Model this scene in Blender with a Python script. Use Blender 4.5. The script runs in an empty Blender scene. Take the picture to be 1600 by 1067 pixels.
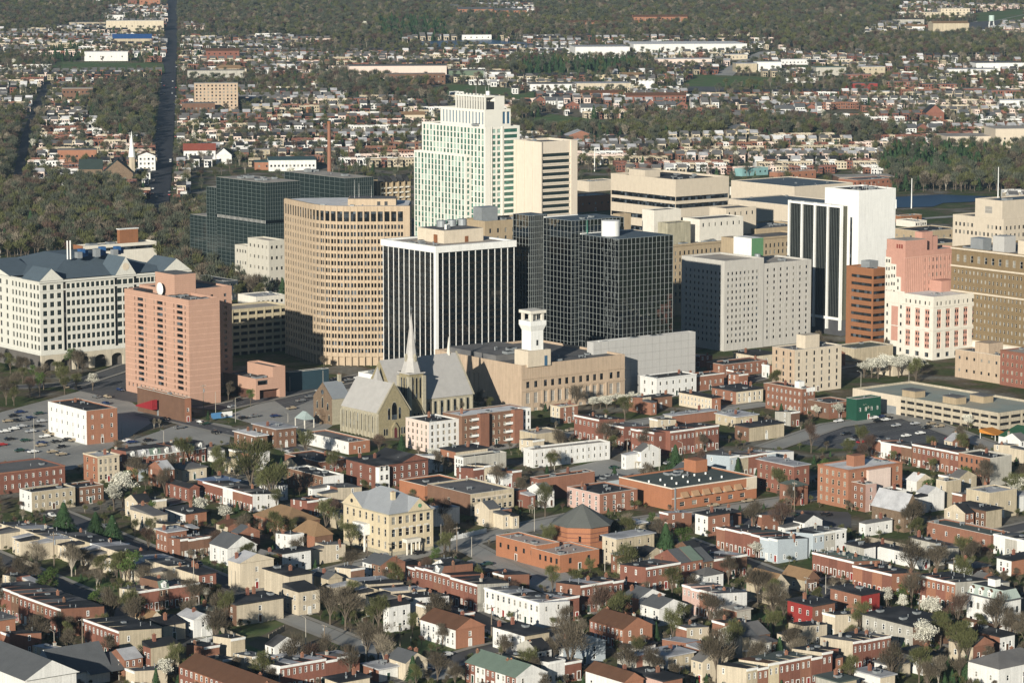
import bpy, math, random
R = math.radians
sc = bpy.context.scene
# ---------------------------------------------------------------- camera
F, YH, CAMH = 4800.0, -120.0, 210.0          # focal length in photo pixels, horizon row, camera height (m)
TH = math.atan((533.5 - YH) / F)
CT, ST = math.cos(TH), math.sin(TH)
cam_d = bpy.data.cameras.new("camera"); cam = bpy.data.objects.new("camera", cam_d)
sc.collection.objects.link(cam); sc.camera = cam
cam.location = (0, 0, CAMH); cam.rotation_euler = (math.pi / 2 - TH, 0, 0)
cam_d.sensor_width = 36; cam_d.lens = 36 * F / 1600; cam_d.clip_start = 5; cam_d.clip_end = 40000
# ---------------------------------------------------------------- sky, sun, exposure
SUN_EL, SUN_AZ = 14.5, 18.0                  # elevation; heading of the light, degrees right of straight ahead
world = bpy.data.worlds.new("World"); sc.world = world; world.use_nodes = True
nt = world.node_tree; sky = nt.nodes.new("ShaderNodeTexSky"); sky.sky_type = 'NISHITA'; sky.sun_disc = False
sky.sun_elevation = R(SUN_EL); sky.sun_rotation = R(180 + SUN_AZ); sky.air_density = 1.0; sky.dust_density = 0.1; sky.ozone_density = 2.5
nt.links.new(sky.outputs[0], nt.nodes['Background'].inputs[0]); nt.nodes['Background'].inputs[1].default_value = 0.05
sun_d = bpy.data.lights.new("sun", 'SUN'); sun = bpy.data.objects.new("sun", sun_d); sc.collection.objects.link(sun)
sun_d.energy = 5.0; sun_d.angle = R(0.5); sun_d.color = (1.0, 0.94, 0.82)
sun.rotation_euler = (R(90 - SUN_EL), 0, R(-SUN_AZ)); sun.location = (-200, -200, 600)
sc.view_settings.view_transform = 'Standard'; sc.view_settings.look = 'None'
sc.view_settings.exposure = 0.37; sc.view_settings.gamma = 1.0
sc.render.engine = 'CYCLES'; sc.cycles.max_bounces = 5; sc.cycles.diffuse_bounces = 1; sc.cycles.glossy_bounces = 3
sc.cycles.use_denoising = True; sc.cycles.denoiser = 'OPENIMAGEDENOISE'; sc.cycles.volume_bounces = 0
rnd = random.Random(7)
# ---------------------------------------------------------------- photo <-> place
def terr(x, y):                               # the land: flat town, then a long rise to the wooded hills
    z = 0.0
    if y > 2600: z = 0.0286 * (y - 2600)
    if y > 5600: z = 85.8 + 0.012 * (y - 5600)
    if y > 2900: z += (y - 2900) / 2500 * 6 * math.sin(x / 310 + y / 700) 
    return z
def ray(px, py):
    a, b = (px - 800) / F, (533.5 - py) / F
    return a, b * ST + CT, b * CT - ST
def at(px, py, z=0.0):                        # a pixel to the point at height z
    dx, dy, dz = ray(px, py); t = (z - CAMH) / dz
    return dx * t, dy * t, z
def G(px, py):                                # a pixel to the ground
    x, y, z = at(px, py, 0)
    if y > 2550:
        dx, dy, dz = ray(px, py); lo, hi = 2000.0, 9000.0
        for _ in range(40):
            m = (lo + hi) / 2
            if CAMH + dz * m / dy > terr(dx * m / dy, m): lo = m
            else: hi = m
        t = lo / dy; return dx * t, lo, terr(dx * t, lo)
    return x, y, 0.0
def proj(x, y, z):
    w = z - CAMH; d = y * CT - w * ST
    return 800 + F * x / d, 533.5 - F * (y * ST + w * CT) / d
def height_at(x, y, py):
    k = (533.5 - py) / F
    return CAMH + y * (k * CT - ST) / (CT + k * ST)
# ---------------------------------------------------------------- colour and materials
def lin(h):
    o = []
    for i in (0, 2, 4):
        c = int(h[i:i + 2], 16) / 255; o.append(c / 12.92 if c < .04045 else ((c + .055) / 1.055) ** 2.4)
    return o
MATS = {}
def mat(name, col, rough=.85, var=.18, scale=.35, streak=0.0, fine=.12, rand=0.0, spec=.3, metal=0.0, tint=None, rows=0.0):
    """a weathered surface: COL varied by large and fine noise, vertical streaks and a shift for each object"""
    if name in MATS: return MATS[name]
    m = bpy.data.materials.new(name); m.use_nodes = True; MATS[name] = m
    var, fine, streak = var * 1.35, fine * 1.8, streak * 1.7
    t = m.node_tree; N = t.nodes; L = t.links; p = N['Principled BSDF']
    p.inputs['Roughness'].default_value = rough; p.inputs['Specular IOR Level'].default_value = spec; p.inputs['Metallic'].default_value = metal
    if isinstance(col, str): col = lin(col)
    tc = N.new('ShaderNodeTexCoord'); src = tc.outputs['Object']
    if rand:
        oi = N.new('ShaderNodeObjectInfo'); vm = N.new('ShaderNodeVectorMath'); vm.operation = 'SCALE'
        vm.inputs[0].default_value = (97, 61, 43); L.new(oi.outputs['Random'], vm.inputs['Scale'])
        va = N.new('ShaderNodeVectorMath'); L.new(tc.outputs['Object'], va.inputs[0]); L.new(vm.outputs[0], va.inputs[1]); src = va.outputs[0]
    def noise(s, vec=None, detail=3):
        n = N.new('ShaderNodeTexNoise'); n.inputs['Scale'].default_value = s; n.inputs['Detail'].default_value = detail
        L.new(vec or src, n.inputs['Vector']); return n.outputs[0]
    def add(a, b, k):
        n = N.new('ShaderNodeMath'); n.operation = 'MULTIPLY_ADD'; L.new(b, n.inputs[0]); n.inputs[1].default_value = k
        if a is None: n.inputs[2].default_value = 1 - k * .5
        else:
            L.new(a, n.inputs[2]); s = N.new('ShaderNodeMath'); s.operation = 'SUBTRACT'; L.new(n.outputs[0], s.inputs[0]); s.inputs[1].default_value = k * .5; return s.outputs[0]
        return n.outputs[0]
    f = add(None, noise(scale), var * 2)
    if fine: f = add(f, noise(2.6), fine * 2)
    if streak:
        mp = N.new('ShaderNodeMapping'); mp.inputs['Scale'].default_value = (1.6, 1.6, .07); L.new(src, mp.inputs[0])
        f = add(f, noise(1.0, mp.outputs[0]), streak * 2)
    if rows:
        w = N.new('ShaderNodeTexWave'); w.bands_direction = 'Z'; w.inputs['Scale'].default_value = rows; w.inputs['Distortion'].default_value = .6; L.new(src, w.inputs[0]); f = add(f, w.outputs[0], .12)
    if rand: f = add(f, oi.outputs['Random'], rand)
    mix = N.new('ShaderNodeVectorMath'); mix.operation = 'SCALE'; mix.inputs[0].default_value = col; L.new(f, mix.inputs['Scale'])
    out = mix.outputs[0]
    if tint:
        mx = N.new('ShaderNodeMix'); mx.data_type = 'RGBA'; L.new(out, mx.inputs[6]); mx.inputs[7].default_value = (*(lin(tint) if isinstance(tint, str) else tint), 1)
        rp = N.new('ShaderNodeMapRange'); rp.inputs[1].default_value = .48; rp.inputs[2].default_value = .68; L.new(noise(scale * .6, None, 4), rp.inputs[0]); L.new(rp.outputs[0], mx.inputs[0]); out = mx.outputs[2]
    L.new(out, p.inputs['Base Color'])
    return m
def glass(name, col=(.012, .016, .02), rough=.08, spec=.5, vary=0.0, tilt=0.0, metal=0.0):
    if name in MATS: return MATS[name]
    m = bpy.data.materials.new(name); m.use_nodes = True; MATS[name] = m; p = m.node_tree.nodes['Principled BSDF']
    p.inputs['Base Color'].default_value = (*col, 1); p.inputs['Roughness'].default_value = rough; p.inputs['Specular IOR Level'].default_value = spec; p.inputs['Metallic'].default_value = metal
    if tilt:                                    # panes never hang quite in one plane
        N = m.node_tree.nodes; L = m.node_tree.links; tc = N.new('ShaderNodeTexCoord'); sn = N.new('ShaderNodeVectorMath'); sn.operation = 'SNAP'; sn.inputs[1].default_value = (2.1, 2.1, 2.3); L.new(tc.outputs['Object'], sn.inputs[0])
        wn = N.new('ShaderNodeTexWhiteNoise'); L.new(sn.outputs[0], wn.inputs['Vector']); ns = N.new('ShaderNodeTexNoise'); ns.inputs['Scale'].default_value = .25; L.new(tc.outputs['Object'], ns.inputs['Vector']); ad = N.new('ShaderNodeVectorMath'); L.new(wn.outputs['Color'], ad.inputs[0]); L.new(ns.outputs['Color'], ad.inputs[1])
        a = N.new('ShaderNodeVectorMath'); a.operation = 'MULTIPLY_ADD'; a.inputs[1].default_value = (tilt,) * 3; a.inputs[2].default_value = (-tilt,) * 3; L.new(ad.outputs[0], a.inputs[0])
        g = N.new('ShaderNodeNewGeometry'); b = N.new('ShaderNodeVectorMath'); L.new(g.outputs['Normal'], b.inputs[0]); L.new(a.outputs[0], b.inputs[1]); nm = N.new('ShaderNodeVectorMath'); nm.operation = 'NORMALIZE'; L.new(b.outputs[0], nm.inputs[0]); L.new(nm.outputs[0], p.inputs['Normal'])
    if vary:
        N = m.node_tree.nodes; L = m.node_tree.links; oi = N.new('ShaderNodeObjectInfo'); tc = N.new('ShaderNodeTexCoord')
        n = N.new('ShaderNodeTexWhiteNoise'); n.noise_dimensions = '4D'; sn = N.new('ShaderNodeVectorMath'); sn.operation = 'SNAP'; sn.inputs[1].default_value = (1.9, 1.9, 1.9)
        L.new(tc.outputs['Object'], sn.inputs[0]); L.new(sn.outputs[0], n.inputs['Vector']); L.new(oi.outputs['Random'], n.inputs['W'])
        rp = N.new('ShaderNodeMapRange'); rp.inputs[3].default_value = 1 - vary * .5; rp.inputs[4].default_value = 1 + vary * 12; pw = N.new('ShaderNodeMath'); pw.operation = 'POWER'; pw.inputs[1].default_value = 5
        L.new(n.outputs['Value'], pw.inputs[0]); L.new(pw.outputs[0], rp.inputs[0])
        s = N.new('ShaderNodeVectorMath'); s.operation = 'SCALE'; s.inputs[0].default_value = col; L.new(rp.outputs[0], s.inputs['Scale']); L.new(s.outputs[0], p.inputs['Base Color'])
    return m
# ---------------------------------------------------------------- meshes
def tag(o, label=None, cat=None, group=None, kind=None):
    if label: o['label'] = label
    if cat: o['category'] = cat
    if group: o['group'] = group
    if kind: o['kind'] = kind
    return o
class MB:
    """collects shapes, then links them as ONE mesh object"""
    def __init__(s): s.v = []; s.f = []; s.m = []
    def face(s, pts, m=0):
        i = len(s.v); s.v.extend(pts); s.f.append(tuple(range(i, i + len(pts)))); s.m.append(m); return s
    def box(s, x0, x1, y0, y1, z0, z1, m=0, top=None):
        i = len(s.v); s.v += [(x0, y0, z0), (x1, y0, z0), (x1, y1, z0), (x0, y1, z0), (x0, y0, z1), (x1, y0, z1), (x1, y1, z1), (x0, y1, z1)]
        for k, q in enumerate(((0, 1, 5, 4), (1, 2, 6, 5), (2, 3, 7, 6), (3, 0, 4, 7), (4, 5, 6, 7), (3, 2, 1, 0))):
            s.f.append(tuple(i + a for a in q)); s.m.append(top if (k == 4 and top is not None) else m)
        return s
    def prism(s, poly, z0, z1, m=0, top=None):     # poly counter-clockwise; z1 a number or one per vertex
        n = len(poly); i = len(s.v); zs = z1 if isinstance(z1, (list, tuple)) else [z1] * n
        s.v += [(x, y, z0) for x, y in poly] + [(x, y, z) for (x, y), z in zip(poly, zs)]
        for k in range(n): j = (k + 1) % n; s.f.append((i + k, i + j, i + n + j, i + n + k)); s.m.append(m)
        s.f.append(tuple(i + n + k for k in range(n))); s.m.append(m if top is None else top)
        s.f.append(tuple(i + k for k in reversed(range(n)))); s.m.append(m)
        return s
    def tube(s, p, q, r0, r1, n=6, m=0, cap=True):
        dx, dy, dz = (q[k] - p[k] for k in range(3)); l = math.sqrt(dx * dx + dy * dy + dz * dz) or 1e-6; d = (dx / l, dy / l, dz / l)
        a = (0, 0, 1) if abs(d[2]) < .9 else (1, 0, 0)
        e = (d[1] * a[2] - d[2] * a[1], d[2] * a[0] - d[0] * a[2], d[0] * a[1] - d[1] * a[0]); el = math.sqrt(sum(c * c for c in e)); e = tuple(c / el for c in e)
        g = (d[1] * e[2] - d[2] * e[1], d[2] * e[0] - d[0] * e[2], d[0] * e[1] - d[1] * e[0]); i = len(s.v)
        for (c, r) in ((p, r0), (q, r1)):
            for k in range(n):
                t = 2 * math.pi * k / n; s.v.append(tuple(c[w] + r * (math.cos(t) * e[w] + math.sin(t) * g[w]) for w in range(3)))
        for k in range(n): j = (k + 1) % n; s.f.append((i + k, i + j, i + n + j, i + n + k)); s.m.append(m)
        if cap: s.f.append(tuple(i + n + k for k in range(n))); s.m.append(m); s.f.append(tuple(i + k for k in reversed(range(n)))); s.m.append(m)
        return s
    def cyl(s, x, y, z0, z1, r, n=16, m=0): return s.tube((x, y, z0), (x, y, z1), r, r, n, m)
    def gable(s, x0, x1, y0, y1, z0, z1, axis='x', m=0, end=1, over=0.0):   # solid gable roof, ridge along axis
        if axis == 'x':
            ym = (y0 + y1) / 2; a, b, c, d = (x0, y0 - over, z0), (x1, y0 - over, z0), (x1, y1 + over, z0), (x0, y1 + over, z0); e, f = (x0, ym, z1), (x1, ym, z1)
            s.face([a, b, f, e], m); s.face([c, d, e, f], m); s.face([b, c, f], end); s.face([d, a, e], end)
        else:
            xm = (x0 + x1) / 2; a, b, c, d = (x0 - over, y0, z0), (x1 + over, y0, z0), (x1 + over, y1, z0), (x0 - over, y1, z0); e, f = (xm, y0, z1), (xm, y1, z1)
            s.face([b, c, f, e], m); s.face([d, a, e, f], m); s.face([a, b, e], end); s.face([c, d, f], end)
        s.face([d, c, b, a], m); return s
    def hip(s, x0, x1, y0, y1, z0, z1, m=0, top=None):
        w, d = x1 - x0, y1 - y0; k = min(w, d) / 2 * (1 if top is None else top)
        a, b, c, e = (x0, y0, z0), (x1, y0, z0), (x1, y1, z0), (x0, y1, z0)
        if top is not None:
            p, q, r, t = (x0 + k, y0 + k, z1), (x1 - k, y0 + k, z1), (x1 - k, y1 - k, z1), (x0 + k, y1 - k, z1)
            for quad in ((a, b, q, p), (b, c, r, q), (c, e, t, r), (e, a, p, t), (p, q, r, t)): s.face(list(quad), m)
        elif w >= d:
            p, q = (x0 + k, (y0 + y1) / 2, z1), (x1 - k, (y0 + y1) / 2, z1)
            s.face([a, b, q, p], m); s.face([c, e, p, q], m); s.face([b, c, q], m); s.face([e, a, p], m)
        else:
            p, q = ((x0 + x1) / 2, y0 + k, z1), ((x0 + x1) / 2, y1 - k, z1)
            s.face([b, c, q, p], m); s.face([e, a, p, q], m); s.face([a, b, p], m); s.face([c, e, q], m)
        s.face([e, c, b, a], m); return s
    def data(s, name, mats):
        me = bpy.data.meshes.new(name); me.from_pydata(s.v, [], s.f)
        for m in mats: me.materials.append(m)
        if len(mats) > 1: me.polygons.foreach_set('material_index', s.m)
        me.update(); return me
    def build(s, name, mats, parent=None, loc=None, rz=0.0, kind=None):
        if not isinstance(mats, (list, tuple)): mats = [mats]
        return link(name, s.data(name, mats), parent, loc, rz, kind)
def link(name, me, parent=None, loc=None, rz=0.0, kind=None):
    o = bpy.data.objects.new(name, me); sc.collection.objects.link(o)
    if parent is not None: o.parent = parent
    if loc: o.location = loc
    if rz: o.rotation_euler = (0, 0, rz)
    if kind: o['kind'] = kind
    return o
def empty(name, loc, rz, label, cat, group=None):
    o = link(name, None, None, loc, rz); o.empty_display_size = .5; return tag(o, label, cat, group)
def copy_tree(o, parent=None):
    c = o.copy(); sc.collection.objects.link(c)
    if parent is not None: c.parent = parent
    for ch in [k for k in o.children]: copy_tree(ch, c)
    return c
# ---------------------------------------------------------------- windows (one mesh for each size and style, shared)
WSTYLE = {}                                   # style: (frame material, pane material, frame width, rails)
WM = {}
BR = random.Random(21)
def win_mesh(w, h, style):
    w, h = round(w, 1), round(h, 1)
    if (w, h, style) in WM: return WM[w, h, style]
    fm, pm, fw, rails, proud = WSTYLE[style]; b = MB()
    b.face([(-w / 2, 0, 0), (w / 2, 0, 0), (w / 2, 0, h), (-w / 2, 0, h)], 1)
    if fw:
        d, e = -.05 - proud, 0.01
        b.box(-w / 2 - fw * proud * 5, w / 2 + fw * proud * 5, d, e, -fw * 1.2, fw * .3); b.box(-w / 2 - fw * proud * 5, w / 2 + fw * proud * 5, d, e, h - fw, h + fw * proud * 6)
        b.box(-w / 2 - fw * proud * 5, -w / 2 + fw, d + .004, e, fw * .3, h - fw); b.box(w / 2 - fw, w / 2 + fw * proud * 5, d + .004, e, fw * .3, h - fw)
        for k in range(rails): z = h * (k + 1) / (rails + 1); b.box(-w / 2 + fw, w / 2 - fw, -.03, e, z - .05, z + .05)
    WM[w, h, style] = b.data('window', [fm, pm])
    if fw:
        k = [i for i, q in enumerate(b.m) if q == 1]; pn = MB(); pn.face([b.v[j] for j in b.f[k[0]]]); fr = MB(); fr.v = b.v; fr.f = [q for i, q in enumerate(b.f) if i not in k]; fr.m = [0] * len(fr.f)
        WM[w, h, style, 'split'] = (fr.data('window_frame', [fm]), pn.data('pane', [pm]))
    return WM[w, h, style]
def hang_window(name, w, h, style, root, loc, rz=0.0):
    """a window on a wall: its frame, with the pane as a part of its own"""
    win_mesh(w, h, style); k = (round(w, 1), round(h, 1), style, 'split')
    if k not in WM: return link(name, WM[k[:3]], root, loc, rz)
    o = link(name, WM[k][0], root, loc, rz); link('pane', WM[k][1], o); return o
# ---------------------------------------------------------------- walls with true openings
def wall_faces(mb, L, W, z0, h, holes, depth=.25, m0=0, faces='rleb', rev=None, fm={}):
    """four outer faces of a block [0,L]x[0,W]x[z0,h]; holes = {face: [(t0,t1,z0,z1)]} cut through with reveals"""
    fr = {'r': lambda t, z, d: (t, d, z), 'l': lambda t, z, d: (d, W - t, z), 'e': lambda t, z, d: (L - d, t, z), 'b': lambda t, z, d: (L - t, W - d, z)}
    for fc in faces:
        m = fm.get(fc, m0); f = fr[fc]; T = L if fc in 'rb' else W; hs = holes.get(fc, [])
        if fc in 'l': hs = [(W - b, W - a, c, d) for a, b, c, d in hs]
        if fc in 'b': hs = [(L - b, L - a, c, d) for a, b, c, d in hs]
        zs = sorted({z0, h, *[q[2] for q in hs], *[q[3] for q in hs]})
        for za, zb in zip(zs, zs[1:]):
            if zb - za < 1e-4: continue
            cut = sorted((q[0], q[1]) for q in hs if q[2] < (za + zb) / 2 < q[3]); t = 0.0
            for a, b in cut + [(T, T)]:
                if a - t > 1e-4: mb.face([f(t, za, 0), f(a, za, 0), f(a, zb, 0), f(t, zb, 0)], m)
                t = max(t, b)
        k = m if rev is None else rev
        for a, b, c, d in hs:
            mb.face([f(a, c, 0), f(b, c, 0), f(b, c, depth), f(a, c, depth)], k); mb.face([f(a, d, depth), f(b, d, depth), f(b, d, 0), f(a, d, 0)], k)
            mb.face([f(a, c, 0), f(a, c, depth), f(a, d, depth), f(a, d, 0)], k); mb.face([f(b, c, depth), f(b, c, 0), f(b, d, 0), f(b, d, depth)], k)
def grid(t0, t1, n, w, z0, z1, m, h, skip=()):
    """n x m openings of w x h, evenly spaced between t0..t1 and z0..z1"""
    return [(t0 + (i + .5) * (t1 - t0) / n - w / 2, t0 + (i + .5) * (t1 - t0) / n + w / 2, z0 + (j + .5) * (z1 - z0) / m - h / 2, z0 + (j + .5) * (z1 - z0) / m + h / 2)
            for j in range(m) for i in range(n) if (i, j) not in skip]
FOOT = []                                     # footprints taken: (x, y, angle, x0, x1, y0, y1)
A0 = 37.5                                     # heading of the town grid
class B:
    """a building set out from its nearest ground corner: photo columns of its corners, row of its base and of its top"""
    def __init__(s, name, label, cat, xc, yb, xl, xr, yt, a=A0, group=None, h=None):
        s.P = G(xc, yb); s.a = R(a); s.u = (math.cos(s.a), math.sin(s.a)); s.w = (-math.sin(s.a), math.cos(s.a))
        s.Lr = s.run(xr, s.u); s.Ll = s.run(xl, s.w); s.h = h if h else height_at(s.P[0], s.P[1], yt) - s.P[2]
        s.root = empty(name, s.P, s.a, label, cat, group); s.wins = []; FOOT.append((s.P[0], s.P[1], s.a, 0, s.Lr, 0, s.Ll))
    def run(s, px, d):
        c = (px - 800) / F; d0 = s.P[1] * CT + (CAMH - s.P[2]) * ST
        return (c * d0 - s.P[0]) / (d[0] - c * d[1] * CT)
    def x(s, px): return s.run(px, s.u)        # photo column -> metres along the right face
    def y(s, px): return s.run(px, s.w)        # photo column -> metres along the left face
    def z(s, py, x=0, y=0): return height_at(s.P[0] + x * s.u[0] + y * s.w[0], s.P[1] + x * s.u[1] + y * s.w[1], py) - s.P[2]
    def local(s, px, py, z):                   # a pixel at height z -> metres along the two faces
        X, Y, _ = at(px, py, z); X -= s.P[0]; Y -= s.P[1]
        return X * s.u[0] + Y * s.u[1], X * s.w[0] + Y * s.w[1]
    def part(s, name, mb, mats, kind=None, parent=None): return mb.build(name, mats, parent or s.root, None, 0, kind)
    def box(s, name, x0, x1, y0, y1, z0, z1, m): return s.part(name, MB().box(x0, x1, y0, y1, z0, z1), m)
    def block(s, wm, rm, holes=None, style='dark', x0=0, x1=None, y0=0, y1=None, z0=0, z1=None, depth=.25, par=.9, pt=.4, name='wall', roof='roof', rev=None, faces='rleb', win='window'):
        """walls with openings, a parapet and a sunk flat roof; a window in each opening"""
        x1 = s.Lr if x1 is None else x1; y1 = s.Ll if y1 is None else y1; z1 = s.h if z1 is None else z1
        mb = MB(); L, W = x1 - x0, y1 - y0; holes = holes or {}
        wall_faces(mb, L, W, z0, z1, holes, depth, 0, faces, 1 if rev else None)
        o = [(0, 0), (L, 0), (L, W), (0, W)]; i = [(pt, pt), (L - pt, pt), (L - pt, W - pt), (pt, W - pt)]
        for k in range(4):
            j = (k + 1) % 4
            mb.face([(*o[k], z1), (*o[j], z1), (*i[j], z1), (*i[k], z1)], 0); mb.face([(*i[j], z1 - par), (*i[k], z1 - par), (*i[k], z1), (*i[j], z1)], 0)
        w = mb.build(name, [wm] + ([rev] if rev else []), s.root, (x0, y0, 0))
        MB().box(x0 + pt, x1 - pt, y0 + pt, y1 - pt, z1 - par - .4, z1 - par).build(roof, rm, s.root)
        for fc, hs in holes.items():
            for q in hs: s.win(fc, q, style, x0, x1, y0, y1, depth, win)
        return w
    def win(s, fc, q, style, x0=0, x1=None, y0=0, y1=None, depth=.25, nm='window'):
        x1 = s.Lr if x1 is None else x1; y1 = s.Ll if y1 is None else y1
        t = (q[0] + q[1]) / 2; d = depth - .002
        loc, rz = {'r': ((x0 + t, y0 + d, q[2]), 0), 'l': ((x0 + d, y0 + t, q[2]), -math.pi / 2), 'e': ((x1 - d, y0 + t, q[2]), math.pi / 2), 'b': ((x0 + t, y1 - d, q[2]), math.pi)}[fc]
        if style + ' blind' in WSTYLE and q[1] - q[0] < 3 and BR.random() < .27: style += ' blind'
        s.wins.append((fc, loc, rz, q[1] - q[0], q[3] - q[2], style, nm))
    def done(s, most=100):
        """the windows that show best (right and left faces, high up) as parts; past 100, the rest as one part"""
        ws = sorted(s.wins, key=lambda k: (k[0] in 'eb', -k[1][2]))
        for fc, loc, rz, w, h, st, nm in ws[:most]: hang_window(nm, w, h, st, s.root, loc, rz)
        rest = ws[most:]
        if rest:
            mb = MB(); mats = []; idx = {}
            for fc, loc, rz, w, h, st, nm in rest:
                me = win_mesh(w, h, st); c, sn = math.cos(rz), math.sin(rz); i = len(mb.v)
                for mt in me.materials:
                    if mt.name not in idx: idx[mt.name] = len(mats); mats.append(mt)
                mb.v += [(loc[0] + v.co.x * c - v.co.y * sn, loc[1] + v.co.x * sn + v.co.y * c, loc[2] + v.co.z) for v in me.vertices]
                for p in me.polygons: mb.f.append(tuple(i + k for k in p.vertices)); mb.m.append(idx[me.materials[p.material_index].name])
            mb.build('lower_window', mats, s.root, kind='stuff')
        return s
# ---------------------------------------------------------------- shared materials
WHITE = mat('white paint', (.76, .755, .72), var=.06, streak=.12); OFFW = mat('off white stone', (.66, .62, .54), var=.1, streak=.1)
CREAM = mat('cream stone', (.58, .50, .39), var=.1, streak=.1); BEIGE = mat('beige concrete', (.55, .475, .375), var=.08, streak=.1)
TAN = mat('tan stone', (.37, .29, .19), var=.12, streak=.14); TANW = mat('tan brick', (.44, .335, .24), var=.12, streak=.2)
BROWNT = mat('tan precast', (.43, .335, .235), var=.08, streak=.14); OLIVE = mat('olive brown brick', (.20, .145, .08), var=.15, streak=.12)
PINKB = mat('pink brick', (.45, .275, .20), var=.07, streak=.05, rows=.36); PINK = mat('pink stone', (.48, .26, .20), var=.08, streak=.08)
BRNB = mat('brown brick', (.26, .115, .055), var=.12, streak=.08); REDB = mat('red brick', (.25, .11, .07), var=.15, streak=.1, rand=.25)
ORB = mat('orange brick', (.35, .15, .08), var=.1, streak=.06); GREYC = mat('grey concrete', (.47, .45, .41), var=.08, streak=.18)
LGREY = mat('light grey panel', (.44, .43, .41), var=.05, streak=.06, rows=.9); STONEG = mat('grey green stone', (.27, .23, .14), var=.25, scale=.8, fine=.3)
STONED = mat('dark rubble stone', (.17, .12, .08), var=.3, scale=.8, fine=.35); SLATE = mat('grey slate', (.40, .385, .365), var=.1, rows=1.2)
RBLK = mat('black roof felt', (.024, .025, .028), var=.35, scale=.2, tint=(.07, .07, .072), rand=.2); RGRY = mat('grey roof felt', (.15, .145, .14), var=.25, scale=.15, tint=(.09, .09, .095), rand=.2)
RLT = mat('pale roof gravel', (.40, .36, .31), var=.2, scale=.12, tint=(.26, .24, .22)); RSIL = mat('silver roof coat', (.44, .44, .45), var=.25, scale=.25, tint=(.27, .27, .28), rand=.2)
RWHT = mat('white roof coat', (.72, .71, .70), var=.12, tint=(.55, .54, .53)); RBLU = mat('blue grey roof', (.085, .115, .14), var=.12); RGRN = mat('dark green roof', (.075, .095, .085), var=.3, scale=.12, tint=(.10, .115, .10))
RBRN = mat('brown shingle', (.12, .06, .035), var=.2, rows=1.5); RTAN = mat('tan shingle', (.26, .165, .09), var=.15, rows=1.5)
METAL = mat('grey metal', (.30, .32, .33), rough=.5, var=.15, metal=.3); DARKM = mat('dark metal', (.03, .032, .035), rough=.5); RUST = mat('rusty metal', (.22, .09, .04), var=.3)
GL = glass('dark window glass', (.010, .012, .014), .1, vary=.9); GLB = glass('black curtain glass', (.004, .006, .008), .05, .9, tilt=.035); GLG = glass('green window glass', (.035, .11, .085), .1, .6, vary=.12)
GLT = glass('teal curtain glass', (.018, .028, .028), .15, .6, tilt=.03); GLM = glass('black mirror glass', (.22, .24, .25), .03, .5, tilt=.035, metal=1.0); GLBLU = glass('blue window glass', (.05, .12, .2), .1)
WSTYLE['dark'] = (WHITE, GL, 0, 0, 0); WSTYLE['green'] = (WHITE, GLG, 0, 0, 0); WSTYLE['blue'] = (WHITE, GLBLU, 0, 0, 0); WSTYLE['teal'] = (OFFW, GLT, .12, 0, 0)
WSTYLE['white'] = (WHITE, GL, .16, 1, .035); WSTYLE['plain'] = (OFFW, GL, .12, 1, 0); WSTYLE['cream'] = (CREAM, GL, .14, 1, .03); WSTYLE['black'] = (DARKM, GL, .1, 1, .02)
BLD = mat('drawn blind', (.24, .23, .20), var=.1)
for k_ in ('dark', 'white', 'plain', 'cream', 'black'): WSTYLE[k_ + ' blind'] = (WSTYLE[k_][0], BLD, *WSTYLE[k_][2:])
WSTYLE['green blind'] = (WHITE, mat('pale green blind', (.30, .42, .36)), 0, 0, 0); WSTYLE['pinkpan'] = (OFFW, PINK, .0, 0, 0); WSTYLE['blind'] = (OFFW, mat('window blind', (.30, .28, .25)), .1, 1, 0)
def clutter(b, x0, x1, y0, y1, z, n, seed=1, big=2.5):
    """air handlers and vents standing on a flat roof, each a part of its building"""
    r = random.Random(seed)
    for k in range(n):
        x, y = r.uniform(x0, x1), r.uniform(y0, y1); t = r.random(); w, d, h = r.uniform(.8, big), r.uniform(.8, big), r.uniform(.7, big * .7)
        if t < .55:
            m = MB().box(-w, w, -d, d, .25, h); m.box(-w * .8, w * .8, -d * .8, d * .8, 0, .25); m.box(-w * .7, w * .7, -d * .7, d * .7, h, h + .18, 1); m.build('air_handler', [METAL, DARKM], b.root, (x, y, z))
        elif t < .8: m = MB().cyl(0, 0, 0, h * .8, .3, 8); m.tube((0, 0, h * .8), (0, 0, h), .5, .12, 8); m.build('roof_vent', METAL, b.root, (x, y, z))
        else: m = MB().box(-w, w, -.35, .35, .5, 1.1); m.box(-w * .9, -w * .8, -.2, .2, 0, .5); m.box(w * .8, w * .9, -.2, .2, 0, .5); m.build('roof_duct', METAL, b.root, (x, y, z))
def mast(b, x, y, z, h, r=.08): MB().tube((x, y, z), (x, y, z + h), r, r * .4, 5).build('antenna', WHITE, b.root)
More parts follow.
